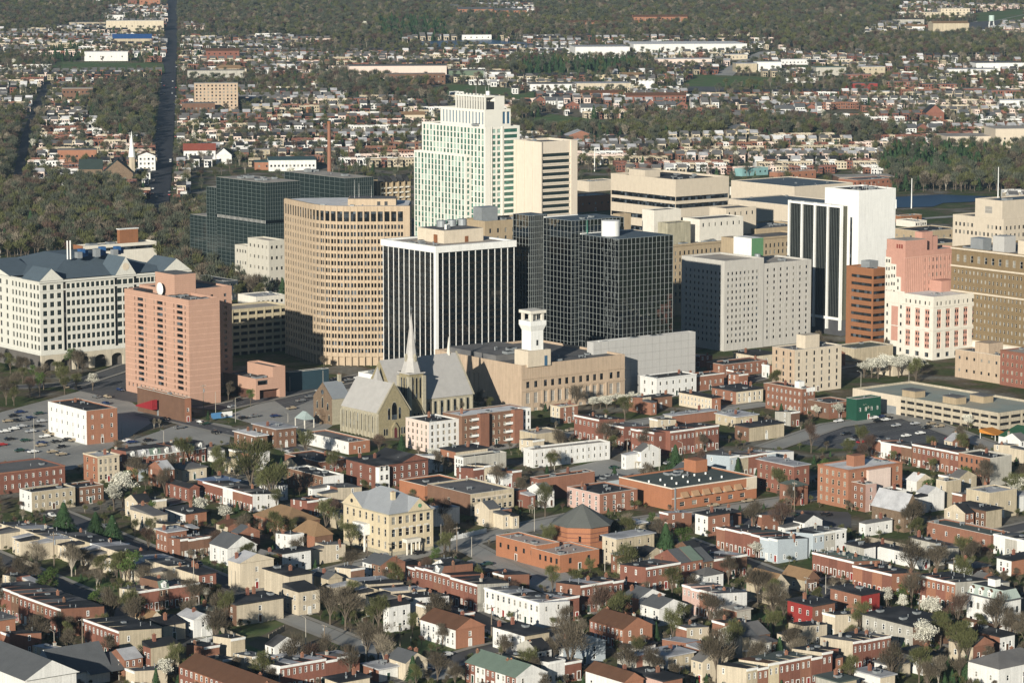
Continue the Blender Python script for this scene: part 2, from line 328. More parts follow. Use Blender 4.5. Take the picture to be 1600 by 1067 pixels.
def curtain(b, x0, x1, y0, y1, z0, z1, nx, ny, nz, gm, lm, w=.12, name='curtain_wall', roofm=None, faces='rl'):
    """glass block with a raised lattice of mullions and transoms"""
    m = MB().box(x0, x1, y0, y1, z0, z1, 0)
    for k in range(nx + 1):
        x = x0 + (x1 - x0) * k / nx
        if 'r' in faces: m.box(x - w, x + w, y0 - .1, y0 + .05, z0, z1, 1)
    for k in range(ny + 1):
        y = y0 + (y1 - y0) * k / ny
        if 'l' in faces: m.box(x0 - .1, x0 + .05, y - w, y + w, z0, z1, 1)
    for k in range(nz + 1):
        z = z0 + (z1 - z0) * k / nz
        if 'r' in faces: m.box(x0 - .08, x1, y0 - .08, y0 + .04, z - w, z + w, 1)
        if 'l' in faces: m.box(x0 - .08, x0 + .04, y0 - .08, y1, z - w, z + w, 1)
    m.build(name, [gm, lm], b.root)
    MB().box(x0 + .5, x1 - .5, y0 + .5, y1 - .5, z1, z1 + .12).build('roof', roofm or RBLU, b.root)
# ---------------------------------------------------------------- 1 pale stepped tower with green windows
b = B('stepped_office_tower', 'tallest white tower with green windows, stepped shoulders and a colonnaded crown', 'office tower', 758, 400, 660, 812, 199)
TW = mat('white tower panel', (.72, .70, .63), var=.04)
n = 22
b.block(TW, RLT, {'l': grid(.8, b.Ll - .6, 18, 2.35, 0, b.h - 1, n, 3.1), 'r': grid(5.5, 13, 2, 2.6, 0, b.h - 1, n, 2.4) + grid(14.5, b.Lr - 1, 1, b.Lr - 17, 0, b.h - 1, n, 2.3)}, 'green', depth=.4)
y0 = b.y(737) ; z1 = b.z(242, 0, y0)
b.block(TW, RLT, {'l': grid(.8, b.Ll + 2 - y0, 15, 2.35, 0, z1 - 1, 18, 3.1), 'r': grid(.5, 4.5, 1, 2, 0, z1 - 1, 18, 2.2)}, 'green', x0=-5, x1=0, y0=y0, y1=b.Ll + 2, z1=z1, depth=.4, name='shoulder_wall', roof='shoulder_roof', faces='rlb')
m = MB()
for x in (5, 13.6): m.box(x - .35, x + .35, -.5, 0, 0, b.h)
m.box(-.0, 4, -.35, 0, 0, b.h); b.part('corner_pier', m, TW)
x1, y1 = b.x(791) , b.y(685); zt = b.z(172, 2, 3)
b.block(TW, RLT, {'l': grid(.5, y1 - 4.5, 13, 1.7, b.h + .5, zt - 1, 1, zt - b.h - 3), 'r': grid(b.Lr - 14, b.Lr - 7, 2, 2.4, b.h + .5, zt - 1, 1, zt - b.h - 3)}, 'blue', x0=2, x1=b.Lr - 5, y0=3, y1=y1, z0=b.h - 1, z1=zt, depth=.6, name='crown_wall', roof='crown_roof')
z2 = b.z(150, 4, 6); ya = b.y(705)
m = MB().box(5, b.Lr - 8, 6, ya, zt - 1, z2 - 4, 1)
m.box(12, b.Lr - 8, 5.6, ya + .1, zt - 1, z2 - .6)
k = 11
for i in range(k + 1): y = 6 + (ya - 6) * i / k; m.box(4, 5.2, y - .35, y + .35, zt - .9, z2 - 1.2)
m.box(3.8, 12, 5.5, ya + .5, z2 - 1.2, z2); b.part('colonnade', m, [TW, DARKM])
for i in range(9): y = 6 + (ya - 6) * i / 8; MB().box(4, 4.8, y - .3, y + .3, z2, z2 + 1).build('roof_finial', TW, b.root)
for x, y, h in ((9, 8, 6), (12, 12, 9), (8, 20, 7), (14, 18, 5)): mast(b, x, y, z2, h)
MB().cyl(10, 10, z2 - 1, z2 + 2.6, 1.3, 12).build('water_tank', WHITE, b.root); clutter(b, 1, 3, 6, y1, b.h, 3, 4)
b.done()
# ---------------------------------------------------------------- 2 beige slab tower
b = B('banded_slab_tower', 'beige tower with a blank ribbed flank and dark ribbon windows, beside the white stepped tower', 'office tower', 844, 402, 802, 900, 222)
x1 = b.x(890); rib = mat('beige ribbed panel', (.64, .56, .46), var=.05, streak=.1)
ztop = b.z(240); m = MB(); zz = []
for i in range(22):
    z = ztop - 1.4 - i * 4.05
    if z - 2 > 1: zz.append(z)
b.block(rib, RGRY, {'r': [(1.2, x1, z - 1.15, z + 1.05) for z in zz]}, 'teal', depth=.5, par=1.4)
m = MB()
for z in zz: m.box(1.0, x1 + .2, -.45, 0, z - 2.0, z - 1.2)
m.box(x1 + .25, b.Lr, -1.2, 0, 0, b.h); m.box(0, .9, -.9, 0, 0, b.h); b.part('sunshade', m, rib)
m = MB()
for i in range(3): y = b.Ll * (.3 + .3 * i); m.box(-.5, 0, y - .8, y + .8, 0, b.h - .02)
b.part('rib', m, rib); clutter(b, 4, b.Lr - 4, 4, b.Ll - 4, b.h - 1.4, 4, 8, 2); b.done()
# ---------------------------------------------------------------- 3 tan tower with a curved front
Pn = G(632, 571); nb, bw = 26, 3.2
pts = [(Pn[0], Pn[1])]; ph = []
for i in range(nb):
    t = -2 if i < 7 else (2, 6, 12, 20, 30, 40, 50, 57, 61)[i - 7] if i < 16 else 64
    ph.append(R(t)); pts.append((pts[-1][0] - bw * math.cos(R(t)), pts[-1][1] + bw * math.sin(R(t))))
root = empty('round_fronted_tower', (Pn[0], Pn[1], 0), 0, 'tan concrete tower with a long curved front and rows of paired windows', 'office tower')
class O: pass
b = O(); b.root = root
hh = height_at(Pn[0], Pn[1], 322); q = [(x - Pn[0], y - Pn[1]) for x, y in pts]
plan = [(2.6, .2), (2.6, 36), (-30, 52), (q[-1][0] + 6, q[-1][1] + 6)] + q[::-1]
fl = 3.85; nf = 18; zb = 5.5; ztop = hh - 8.2; fl = (ztop - zb) / nf
m = MB(); m.prism([(2.6, .2), (2.6, 36), (-30, 52), (q[-1][0] + 6, q[-1][1] + 6), (q[-1][0] + 1, q[-1][1])] + [(x + .9 * math.sin(p), y + .9 * math.cos(p)) for (x, y), p in list(zip(q, ph + [ph[-1]]))[::-1][1:]], 0, hh - 1.0)
m.build('wall', BROWNT, root)
def ring(m, z0, z1, out, d=1.0):
    for i in range(nb):
        (xa, ya), (xb, yb), p = q[i], q[i + 1], ph[i]; ox, oy = -math.sin(p), -math.cos(p)
        f = [(xa + ox * out, ya + oy * out), (xb + ox * out, yb + oy * out), (xb - ox * d, yb - oy * d), (xa - ox * d, ya - oy * d)]
        m.prism(f[::-1] if False else [f[1], f[0], f[3], f[2]], z0, z1)
m = MB()
for j in range(nf + 1): z = zb + j * fl; ring(m, z - .72 if j else z - 1.2, z + .72, .25)
ring(m, hh - 2.6, hh, .3); ring(m, hh - 8.2, hh - 7.4, .35)
m.box(.05, 2.9, -.4, 2, 0, hh)
m.build('spandrel', BROWNT, root)
m = MB()
for i in range(nb + 1):
    x, y = q[i]; p = ph[min(i, nb - 1)]; c, s_ = math.cos(p), math.sin(p)
    def pt(a, o): return (x - a * c - o * s_, y + a * s_ - o * c)
    m.prism([pt(.38, .5), pt(-.38, .5), pt(-.38, -1), pt(.38, -1)], 0, hh - .4)
m.build('pier', BROWNT, root)
ws = []
for j in range(nf, -1, -1):
    for i in range(nb):
        (xa, ya), (xb, yb), p = q[i], q[i + 1], ph[i]
        for k in ((.31, .69) if j < nf else (.5,)):
            x, y = xa + (xb - xa) * k, ya + (yb - ya) * k
            w, h, z = (1.15, fl - 1.44, zb + j * fl + .72) if j < nf else (2.4, 4.9, hh - 7.5)
            ws.append((x - .1 * math.sin(p), y - .1 * math.cos(p), z, -p, w, h))
m = MB()
for i in range(nb):
    (xa, ya), (xb, yb), p = q[i], q[i + 1], ph[i]; c, s_ = math.cos(p), math.sin(p); x, y = (xa + xb) / 2, (ya + yb) / 2
    def pt(a, o): return (x - a * c - o * s_, y + a * s_ - o * c)
    m.prism([pt(.22, .2), pt(-.22, .2), pt(-.22, -1), pt(.22, -1)], zb, ztop)
m.build('mullion', BROWNT, root)
for x, y, z, rz, w, h in ws[:100]: link('window', win_mesh(w, h, 'dark'), root, (x, y, z), rz)
m = MB()
for x, y, z, rz, w, h in ws[100:]:
    c, s_ = math.cos(rz) * w / 2, math.sin(rz) * w / 2; m.face([(x - c, y - s_, z), (x + c, y + s_, z), (x + c, y + s_, z + h), (x - c, y - s_, z + h)])
m.build('lower_window', GL, root, kind='stuff')
m = MB().prism([(2, 1.4), (2, 35), (-30, 50.5), (q[-1][0] + 6.5, q[-1][1] + 5)] + [(x + 1.5 * math.sin(p), y + 1.5 * math.cos(p)) for (x, y), p in list(zip(q, ph + [ph[-1]]))[::-1]], hh - 1.3, hh - .45); m.build('roof', RWHT, root)
MB().box(-27, -4, 8, 24, hh - .8, hh + 2.6).build('penthouse', BROWNT, root); MB().box(-26.5, -4.5, 8.5, 23.5, hh + 2.6, hh + 2.75).build('penthouse_roof', RGRY, root)
MB().box(-13, -11.5, 7.9, 8, hh - .8, hh + 1.4).box(-9.5, -8, 7.9, 8, hh - .8, hh + 1.4).build('penthouse_door', DARKM, root)
for x, y, h in ((-24, 12, 9), (-22, 15, 7), (-16, 14, 6)): mast(b, x, y, hh + 2.6, h)
b.Ll = 20; clutter(b, -40, -8, 6, 8, hh - .8, 3, 5, 1.2)
# ---------------------------------------------------------------- 4 black tower with white fins
b = B('striped_office_tower', 'black glass tower with white vertical fins and a white roof band, behind the church spire', 'office tower', 682, 603, 600, 803, 385)
zb = b.h - 3.0; m = MB().box(0, b.Lr, 0, b.Ll, 4, b.h - .8, 0)
SPD = glass('dark spandrel glass', (.016, .015, .014), .25, .4)
for j in range(17): z = 6 + j * (zb - 6) / 17; m.box(-.04, b.Lr, -.04, b.Ll, z, z + 1.1, 1)
m.build('curtain_wall', [GLB, SPD], b.root)
for fc, nfin in (('l', 10), ('r', 12)):
    for i in range(nfin + 1):
        if i == 0 and fc == 'r': continue
        t = i / nfin * (b.Ll if fc == 'l' else b.Lr); w = .8 if i == 0 else .2
        mm = MB().box(-.16, .1, t - w, t + w, 0, zb) if fc == 'l' else MB().box(t - w, t + w, -.16, .1, 0, zb)
        if i == 0: mm = MB().box(-.8, .8, -.8, .8, 0, zb)
        mm.build('fin', WHITE, b.root)
m = MB(); e = .9
for (x0, x1, y0, y1) in ((-e, b.Lr + e, -e, .8), (-e, b.Lr + e, b.Ll - .8, b.Ll + e), (-e, .8, .8, b.Ll - .8), (b.Lr - .8, b.Lr + e, .8, b.Ll - .8)): m.box(x0, x1, y0, y1, zb, b.h)
b.part('roof_band', m, WHITE); b.box('roof', .7, b.Lr - .7, .7, b.Ll - .7, b.h - 1.2, b.h - .75, RLT)
hp = 5.2; b.box('penthouse', 14, b.Lr - 8, 13, b.Ll - 8, b.h - .8, b.h + hp, CREAM); b.box('penthouse_roof', 14.4, b.Lr - 8.4, 13.4, b.Ll - 8.4, b.h + hp, b.h + hp + .12, RGRY)
for i in range(3): MB().cyl(24 + i * 6, b.Ll - 13, b.h + hp, b.h + hp + 3, 2.3, 14).build('cooling_fan', METAL, b.root)
for i in range(3): MB().cyl(18 + i * 1.6, 17 + i, b.h + hp, b.h + hp + 2.4, .6, 8).build('flue', WHITE, b.root)
MB().box(13.9, 14, 18, 21, b.h - .8, b.h + 3).build('rusty_door', RUST, b.root); MB().box(26, 28, 12.9, 13, b.h - .8, b.h + 2).build('penthouse_door', RUST, b.root)
clutter(b, 3, 12, 8, 26, b.h - .75, 6, 3, 1.5)
# ---------------------------------------------------------------- 5 sawtooth black glass tower
b = B('black_glass_tower', 'black mirror glass tower with a white lattice, sawtooth plan and white roof drum', 'office tower', 966, 598, 904, 1050, 374)
LAT = mat('pale mullion', (.31, .33, .32), var=.05, rough=.5)
curtain(b, 0, b.Lr, 0, b.Ll, 0, b.h, 13, 11, 24, GLM, LAT, .05)
h2 = b.h + 6.5; yk = b.Ll
x2 = -b.y(892) if False else None
# second and third teeth stand back along the left face
def cornercol(px, yl):                         # x so that the point (x, yl) falls on photo column px
    c = (px - 800) / F; X0 = b.P[0] + yl * b.w[0]; Y0 = b.P[1] + yl * b.w[1]; d0 = Y0 * CT + CAMH * ST
    return (c * d0 - X0) / (b.u[0] - c * b.u[1] * CT)
y2 = b.Ll * .98; xa = cornercol(892, y2)
curtain(b, xa, b.Lr - 6, y2, y2 + 21, 0, h2, 14, 8, 27, GLM, LAT, .05, 'rear_curtain_wall')
y3 = y2 + 20.5; xb_ = cornercol(826, y3 + 4)
curtain(b, xb_, xa + 5, y3 + 4, y3 + 16, 0, h2 + 1, 9, 5, 27, GLM, LAT, .05, 'end_curtain_wall')
xd, yd = cornercol(953, 14), 14
MB().cyl(xd, yd, b.h, b.h + 7.2, 4.3, 24).build('roof_drum', WHITE, b.root)
b.box('roof_screen', xa + 9, xa + 9.3, y2 - .8, y2 + .0, h2 - 6.4, h2, GLG)
b.part('roof_edge', MB().box(.3, b.Lr - .3, b.Ll - 1, b.Ll - .5, b.h, b.h + .5).box(xa, xa + 20, y2 + 20, y2 + 20.8, h2, h2 + .5), WHITE)
clutter(b, xa + 2, xa + 18, y2 + 2, y2 + 7, h2 + .1, 4, 2, 1.4); clutter(b, 6, b.Lr - 6, b.Ll * .6, b.Ll - 3, b.h + .1, 3, 12, 1.2)
# ---------------------------------------------------------------- 6 blank grey podium hall
b = B('grey_podium_hall', 'low blank light grey panelled hall at the foot of the black glass tower', 'hall', 927, 622, 917, 1086, 535)
b.block(LGREY, RGRY, {}, par=1.2); SEAM = mat('panel seam', (.25, .245, .235)); m = MB(); [m.box(x_, x_ + .09, -.02, .01, 0, b.h - .02) for x_ in [b.Lr * k / 14 for k in range(1, 14)]]; [m.box(0, b.Lr, -.024, .01, z_, z_ + .09) for z_ in [b.h * k / 7 for k in range(1, 7)]]; b.part('panel_joint', m, SEAM); clutter(b, 4, b.Lr - 10, 4, b.Ll - 3, b.h - 1.2, 5, 6, 2.2)
b.box('roof_skylight', 6, 22, 3, 6, b.h - 1.2, b.h - .3, WHITE)
# ---------------------------------------------------------------- 7 tan stone building with a white roof tower
b = B('tan_stone_building', 'long tan stone building with a pilastered front, right beside the church', 'civic building', 815, 644, 680, 976, 571)
L = b.Lr; s = 4 * 3.6 * .72
def X(cx): return b.x(800 + cx / 4)
hs = []; blind = []
cols = [100, 150, 210, 255, 300, 343, 385, 430, 474, 517, 560, 620, 665]
for c in cols:
    x = X(c); hs.append((x - .95, x + .95, b.h - 10.2, b.h - 7.4))
    blind.append((x - 1.05, x + 1.05, b.h - 17, b.h - 12.3)); blind.append((x - 1.0, x + 1.0, b.h - 21.5, b.h - 19))
wall = TANW
mb = MB(); b.block(wall, RGRY, {'r': hs + blind}, 'dark', depth=.3, par=1.0)
b.wins = [(w[0], w[1], w[2], w[3], w[4], 'dark' if abs(w[1][2] - (b.h - 10.2)) < .1 else 'blind', w[6]) for w in b.wins]
m = MB(); m.box(0, L, -.35, 0, b.h - 11.6, b.h - 10.9); m.box(0, L, -.3, 0, b.h - 6.4, b.h - 5.9)
b.part('string_course', m, wall)
for c in (190, 233, 278, 322, 364, 408, 452, 495, 538, 585): x = X(c); MB().box(x - .45, x + .45, -.5, 0, 3, b.h - 11.6).build('pilaster', wall, b.root)
y = b.Ll
m = MB().box(3, L * .55, y * .35, y * .92, b.h - 1, b.h + 1.6); b.part('raised_roof', m, RGRY)
bx, by = b.x(826) , 6
cx, cy = b.local(832, 549, b.h + 5); z0 = b.h + 5
def octo(r, k=math.pi / 4): return [(cx + r * math.cos(k + i * math.pi / 2), cy + r * math.sin(k + i * math.pi / 2)) for i in range(4)]
m = MB(); m.prism(octo(4.7), z0, z0 + 9.4)
MB().box(cx - 6, cx + 6.5, cy - 4.6, cy + 5, b.h - 1, b.h + 6).build('tower_base', CREAM, b.root); MB().box(cx + 3, cx + 4.6, cy - 4.7, cy - 4.6, b.h - 1, b.h + 3.4).build('tower_door', GLBLU, b.root)
lo, hi = octo(4.7), octo(6.0)
for i in range(4): j = (i + 1) % 4; m.face([(*lo[i], z0 + 9.4), (*lo[j], z0 + 9.4), (*hi[j], z0 + 11.8), (*hi[i], z0 + 11.8)])
m.prism(octo(6.0), z0 + 11.8, z0 + 13.8); m.build('roof_tower', WHITE, b.root)
m = MB()
for i in range(4):
    x, y_ = octo(4.2)[i]; MB().box(x - .55, x + .55, y_ - .55, y_ + .55, z0 + 13.8, z0 + 17).build('lantern_post', OFFW, b.root)
m.prism(octo(1.8), z0 + 13.8, z0 + 17); m.build('lantern', OFFW, b.root)
MB().prism(octo(6.0), z0 + 17, z0 + 18.3).build('lantern_roof', OFFW, b.root)
MB().box(cx - .5, cx + .5, cy - 3.42, cy - 3.3, z0 + 3, z0 + 5.4).build('tower_window', DARKM, b.root)
clutter(b, 16, 26, 5, 20, b.h - 1, 7, 9, 2.6); clutter(b, 4, 20, 22, y - 8, b.h + 1.6, 9, 10, 2.4); clutter(b, L * .5, L - 6, 8, y * .3, b.h - 1, 5, 21, 1.8)
m = MB()
for i in range(7): y_ = y * .5 + i * 3.4; m.box(-.35, 0, y_ - 1, y_ + 1, 6, b.h - 7)
b.part('blind_panel', m, wall); b.done()
# ---------------------------------------------------------------- 8 grey hotel slab
b = B('grey_hotel_slab', 'pale grey slab with small windows and a white and green roof box', 'hotel', 1131, 549, 1064, 1267, 408)
xs = b.x(1192); z2 = b.z(412, xs)
b.block(GREYC, RLT, {'r': grid(1.2, xs - 3, 8, 1.25, 3, b.h - 5, 12, 1.5), 'l': grid(2, b.Ll - 2, 9, 1.2, 3, b.h - 5, 12, 1.5)}, 'dark', x1=xs, depth=.3)
b.block(GREYC, RLT, {'r': grid(1.0, b.Lr - xs - 1, 7, 1.25, 3, z2 - 2, 12, 1.5)}, 'dark', x0=xs, y0=.4, y1=b.Ll * .8, z1=z2, depth=.3, name='wing_wall', roof='wing_roof', faces='reb')
hb = 8.6; xg, yg = b.local(1174, 399, b.h); b.box('penthouse', xg + 1, xg + 8, yg + 13.6, yg + 24, b.h - .9, b.h + 7.4, TAN)
GREENP = mat('green paint', (.10, .22, .11), var=.05)
m = MB(); m.box(xg, xg + 8, yg, yg + 13.5, b.h - .9, b.h + 8.4, 0); m.face([(xg, yg - .05, b.h - .9), (xg + 8, yg - .05, b.h - .9), (xg + 8, yg - .05, b.h + 8.4), (xg, yg - .05, b.h + 8.4)], 1); b.part('plant_box', m, [WHITE, GREENP])
clutter(b, xs + 3, b.Lr - 4, 4, 14, z2 - .9, 5, 14, 2); MB().cyl(xs + 3, 8, z2 - .9, z2 + 4, 1.6, 12).build('water_tank', METAL, b.root); b.done()
# ---------------------------------------------------------------- 9 white tower with dark stripes
b = B('white_slab_tower', 'bright white blank tower with a lower wing of dark striped glass', 'office tower', 1339, 527, 1286, 1396, 298)
b.block(WHITE, RBLK, {'l': [(b.y(1329), b.y(1329) + 1.8, 10, b.h - 14)]}, 'dark', depth=.3, par=.7)
y0 = b.y(1321)
xa = -4.2; z1 = b.z(321, xa, y0); y1 = y0 + 39
m = MB().box(xa + .4, 0, y0 + .3, y1, 9, z1 - 1.2, 0)
for i in range(4):
    for k in range(1, 8): y = y0 + (y1 - y0) * (i + k / 8) / 4; m.box(xa + .25, xa + .5, y - .1, y + .1, 9, z1 - 2, 1)
m.build('curtain_wall', [GLB, mat('bronze mullion', (.11, .12, .11), rough=.4)], b.root)
for i in range(5): y = y0 + (y1 - y0) * i / 4; MB().box(xa - .6, xa + 1.0, y - .45, y + .45, 3, z1).build('fin', WHITE, b.root)
m = MB().box(xa - .4, .0, y0 + .45, y1 - .45, z1 - 1.4, z1 - .3); b.part('edge_beam', m, WHITE); b.box('edge_beam', xa - .2, 0, y0 + .45, y1 - .45, 8, 9.4, WHITE)
m = MB().box(xa + 1, 0, y0 - .1, y0 + .25, 3, z1 - .6); b.part('end_glass', m, glass('olive window glass', (.07, .07, .045), .15))
b.box('base_storey', xa + .8, .0, y0 - .6, y1, 0, 8, mat('dark grey granite', (.07, .07, .075)))
clutter(b, 3, b.Lr - 3, 3, b.Ll - 3, b.h - .7, 9, 15, 1.8)
for i in range(6): mast(b, 3 + i * 4, 4 + (i * 7) % 12, b.h - .7, 3)
b.done()
# ---------------------------------------------------------------- 10 brown ribbon office
b = B('brown_brick_office', 'narrow brown brick office with ribbon windows, left of the pink stepped building', 'office building', 1363, 545, 1321, 1383, 420)
hl = []
for j in range(10): z = b.h - 4.6 - j * 3.75; hl.append(z)
b.block(BRNB, RLT, {'l': [(b.Ll * .06, b.Ll * .82, z - .75, z + .75) for z in hl if z > 2], 'r': [(.2, b.Lr - .3, z - .75, z + .75) for z in hl if z > 2]}, 'dark', depth=.35)
b.box('penthouse', 3, 9, 6, 12, b.h - .9, b.h + 3, METAL); clutter(b, 2, b.Lr - 2, 2, 6, b.h - .9, 3, 3, 1.1); b.done()
# ---------------------------------------------------------------- 11 pink stepped building and its white front
b = B('pink_stepped_building', 'tall pink stone block with a stepped white flank, behind the pink-panelled white building', 'office building', 1412, 553, 1382, 1498, 394)
xs = b.x(1446)
b.block(PINK, RLT, {'r': grid(b.x(1440), b.Lr - 1, 9, 1.1, 10, b.h - 3, 10, 1.9)}, 'dark', depth=.3)
b.box('raised_wall', 0.2, xs, .2, b.Ll - .2, b.h - 1, b.h + 5.4, PINK); b.box('raised_roof', .6, xs - .4, .6, b.Ll - .6, b.h + 5.4, b.h + 5.55, RLT)
b.box('roof_tower', xs + .3, b.x(1463), 4, 9, b.h - .9, b.h + 8.5, PINK); b.box('stair_house', b.x(1463) + .1, b.x(1472), 4.5, 9, b.h - .9, b.h + 6, PINK)
rb = mat('pale pink rib', (.60, .36, .28)); m = MB()
for k in range(30): x = .8 + k * (b.Lr - 1.6) / 29; m.box(x - .12, x + .12, -.14, 0, 5, b.h - 3.2)
m.box(0, b.Lr, -.16, 0, b.h - 3.1, b.h - 2.7); b.part('rib', m, rb)
yy = [0, .2, .45, .72, 1.0]; tp = (455, 432, 412, 401)
for k in range(4):
    y0, y1 = yy[k] * b.Ll, yy[k + 1] * b.Ll; z1 = b.z(tp[k], 0, y1); hs = grid(.2, y1 - y0 - .2, 1 if k < 2 else 2, .9, 1, z1, max(2, int(z1 / 3.7)), 1.6)
    mb = MB(); MB().box(-.4, 0, y0, y1, 0, z1).build('white_flank', OFFW, b.root)
    for q_ in hs: b.win('l', (y0 + q_[0], y0 + q_[1], q_[2], q_[3]), 'dark', x0=-.45, depth=-.0)
for k in range(3): MB().box(-.06, 0, 2 + k * 1.6, 3.0 + k * 1.6, b.h + 1.5, b.h + 3.5).build('wall_letter', mat('dark red metal', (.22, .05, .035)), b.root)
clutter(b, 6, b.Lr - 8, 5, b.Ll - 3, b.h - .9, 5, 6, 1.6); b.done()
b = B('white_panelled_building', 'white building with tall pink window panels in front of the pink stepped block', 'office building', 1457, 563, 1382, 1545, 464)
hs = []; pk = []
for fc, n, T0, T in (('r', 6, 1.0, b.Lr - 1.5), ('l', 3, 1.0, b.y(1410))):
    for i in range(n):
        t = T0 + (i + .5) * (T - T0) / n; w = (T - T0) / n * .5
        for z0, z1 in ((b.h - 15.5, b.h - 6.4), (b.h - 25.5, b.h - 17.5)): pk.append((fc, (t - w / 2, t + w / 2, z0, z1)))
        for d in (-.27, .27): hs.append((fc, (t + d * w * 1.6 - .55, t + d * w * 1.6 + .55, b.h - 4.4, b.h - 2.6)))
        hs.append((fc, (t - w * .4, t + w * .4, 1.2, 3.4)))
hol = {'r': [k for f, k in hs + pk if f == 'r'], 'l': [k for f, k in hs + pk if f == 'l']}
b.block(OFFW, RWHT, hol, 'dark', depth=.35, par=.8)
b.wins = [w for w in b.wins if w[4] < 5]
for fc, q_ in pk:
    x, rz = (((q_[0] + q_[1]) / 2, .33, q_[2]), 0) if fc == 'r' else ((.33, (q_[0] + q_[1]) / 2, q_[2]), -math.pi / 2)
    w, h = q_[1] - q_[0], q_[3] - q_[2]; p = MB().face([(-w / 2, 0, 0), (w / 2, 0, 0), (w / 2, 0, h), (-w / 2, 0, h)]).build('pink_panel', PINK, b.root, x, rz)
    m = MB()
    for j in range(3):
        for d in (-.24, .24): m.face([(d * w - .42, -.04, h * (j + .2) / 3), (d * w + .42, -.04, h * (j + .2) / 3), (d * w + .42, -.04, h * (j + .72) / 3), (d * w - .42, -.04, h * (j + .72) / 3)])
    m.build('pane', GL, p)
yk = b.y(1402); b.box('pink_strip', -.12, 0, yk, yk + 4.5, b.h - 24, b.h - 7, PINK)
for j in range(6): link('window', win_mesh(1.1, 1.8, 'dark'), b.root, (-.01, yk - 2, 2 + j * 4.2), -math.pi / 2); link('window', win_mesh(1.1, 1.8, 'dark'), b.root, (-.01, min(yk + 7.5, b.Ll - 1), 2 + j * 4.2), -math.pi / 2)
m = MB()
for z in (b.h - 5.4, b.h - 16.8): m.box(-.25, b.Lr, -.25, 0, z, z + .45); m.box(-.25, 0, 0, b.Ll, z, z + .45)
b.part('string_course', m, OFFW); b.box('stair_house', b.x(1507) , b.x(1530), b.Ll * .5, b.Ll * .75, b.h - .8, b.h + 4.6, PINK); clutter(b, 4, b.Lr * .6, 3, b.Ll - 3, b.h - .8, 4, 2, 1); b.done()
# ---------------------------------------------------------------- 12 olive brown hotel
b = B('olive_brick_hotel', 'big olive brown brick hotel with arched top windows, behind the pink building', 'hotel', 1648, 575, 1484, 1760, 404)
b.block(OLIVE, RGRY, {'l': grid(1, b.Ll - 1, 26, 1.1, 8, b.h - 10, 9, 1.8) + grid(2, b.Ll - 2, 14, 1.9, b.h - 7.5, b.h - 3, 1, 3.4)}, 'plain', depth=.3)
m = MB()
for z, d in ((b.h - 1, .9), (b.h - 9.6, .6), (b.h - 22, .3), (7, .4)): m.box(-d, b.Lr, -d, 0, z, z + .8); m.box(-d, 0, 0, b.Ll, z, z + .8)
b.part('cornice', m, CREAM); m = MB().box(-.5, 0, 0, b.Ll, 0, 7); b.part('stone_base', m, OFFW)
for x0, x1, y0, y1, z, mm in ((4, 14, b.Ll * .3, b.Ll * .42, 6, CREAM), (4, 12, b.Ll * .55, b.Ll * .66, 7, LGREY), (3, 9, b.Ll * .74, b.Ll * .86, 5, METAL)): b.box('penthouse', x0, x1, y0, y1, b.h - .9, b.h + z, mm)
clutter(b, 3, 10, 4, b.Ll - 4, b.h - .9, 10, 22, 2.2); b.done()
# ---------------------------------------------------------------- 13 two tier beige block at the right edge
b = B('tiered_beige_block', 'beige two tier office block behind the olive brick hotel', 'office building', 1566, 452, 1487, 1660, 343)
b.block(BEIGE, RGRY, {'l': grid(1, b.Ll - 1, 12, 1.5, b.h - 12, b.h - 3, 2, 2.2, skip={(4, 1), (5, 1), (6, 1)}), 'r': grid(1, b.Lr - 1, 14, 1.5, b.h - 12, b.h - 3, 2, 2.2)}, 'dark', depth=.3)
x0, y0 = 5, 6; z2 = b.h + 10; b.block(BEIGE, RBLU, {'l': [(8, 14, b.h + 2, b.h + 6)]}, 'blind', x0=x0, x1=b.Lr, y0=y0, y1=b.Ll * .68, z0=b.h - 1, z1=z2, name='upper_wall', roof='upper_roof')
MB().tube((18, 22, z2), (18, 22, z2 + 18), .35, .2, 6).build('flagpole', WHITE, b.root); clutter(b, 8, b.Lr - 4, 10, b.Ll * .6, z2 - .9, 5, 4, 2.5); b.done()
# ---------------------------------------------------------------- 14 cream banded block
b = B('cream_banded_block', 'cream block with long dark ribbon windows and a dark roof, beyond the black glass tower', 'office building', 1055, 394, 954, 1138, 281)
zz = (b.h - 12.5, b.h - 17.3, b.h - 26, b.h - 34)
b.block(BEIGE, RBLK, {'l': [(.3, b.Ll - .3, z - 1.4, z + 1.4) for z in zz], 'r': [(.3, b.Lr - .3, z - 1.4, z + 1.4) for z in zz[:3]]}, 'dark', depth=.5, par=1.4)
b.box('penthouse', b.Lr * .1, b.Lr * .38, b.Ll * .55, b.Ll * .8, b.h - 1.4, b.h + 3.5, BEIGE); clutter(b, 4, b.Lr - 4, 4, b.Ll - 4, b.h - 1.4, 10, 31, 2); b.done()
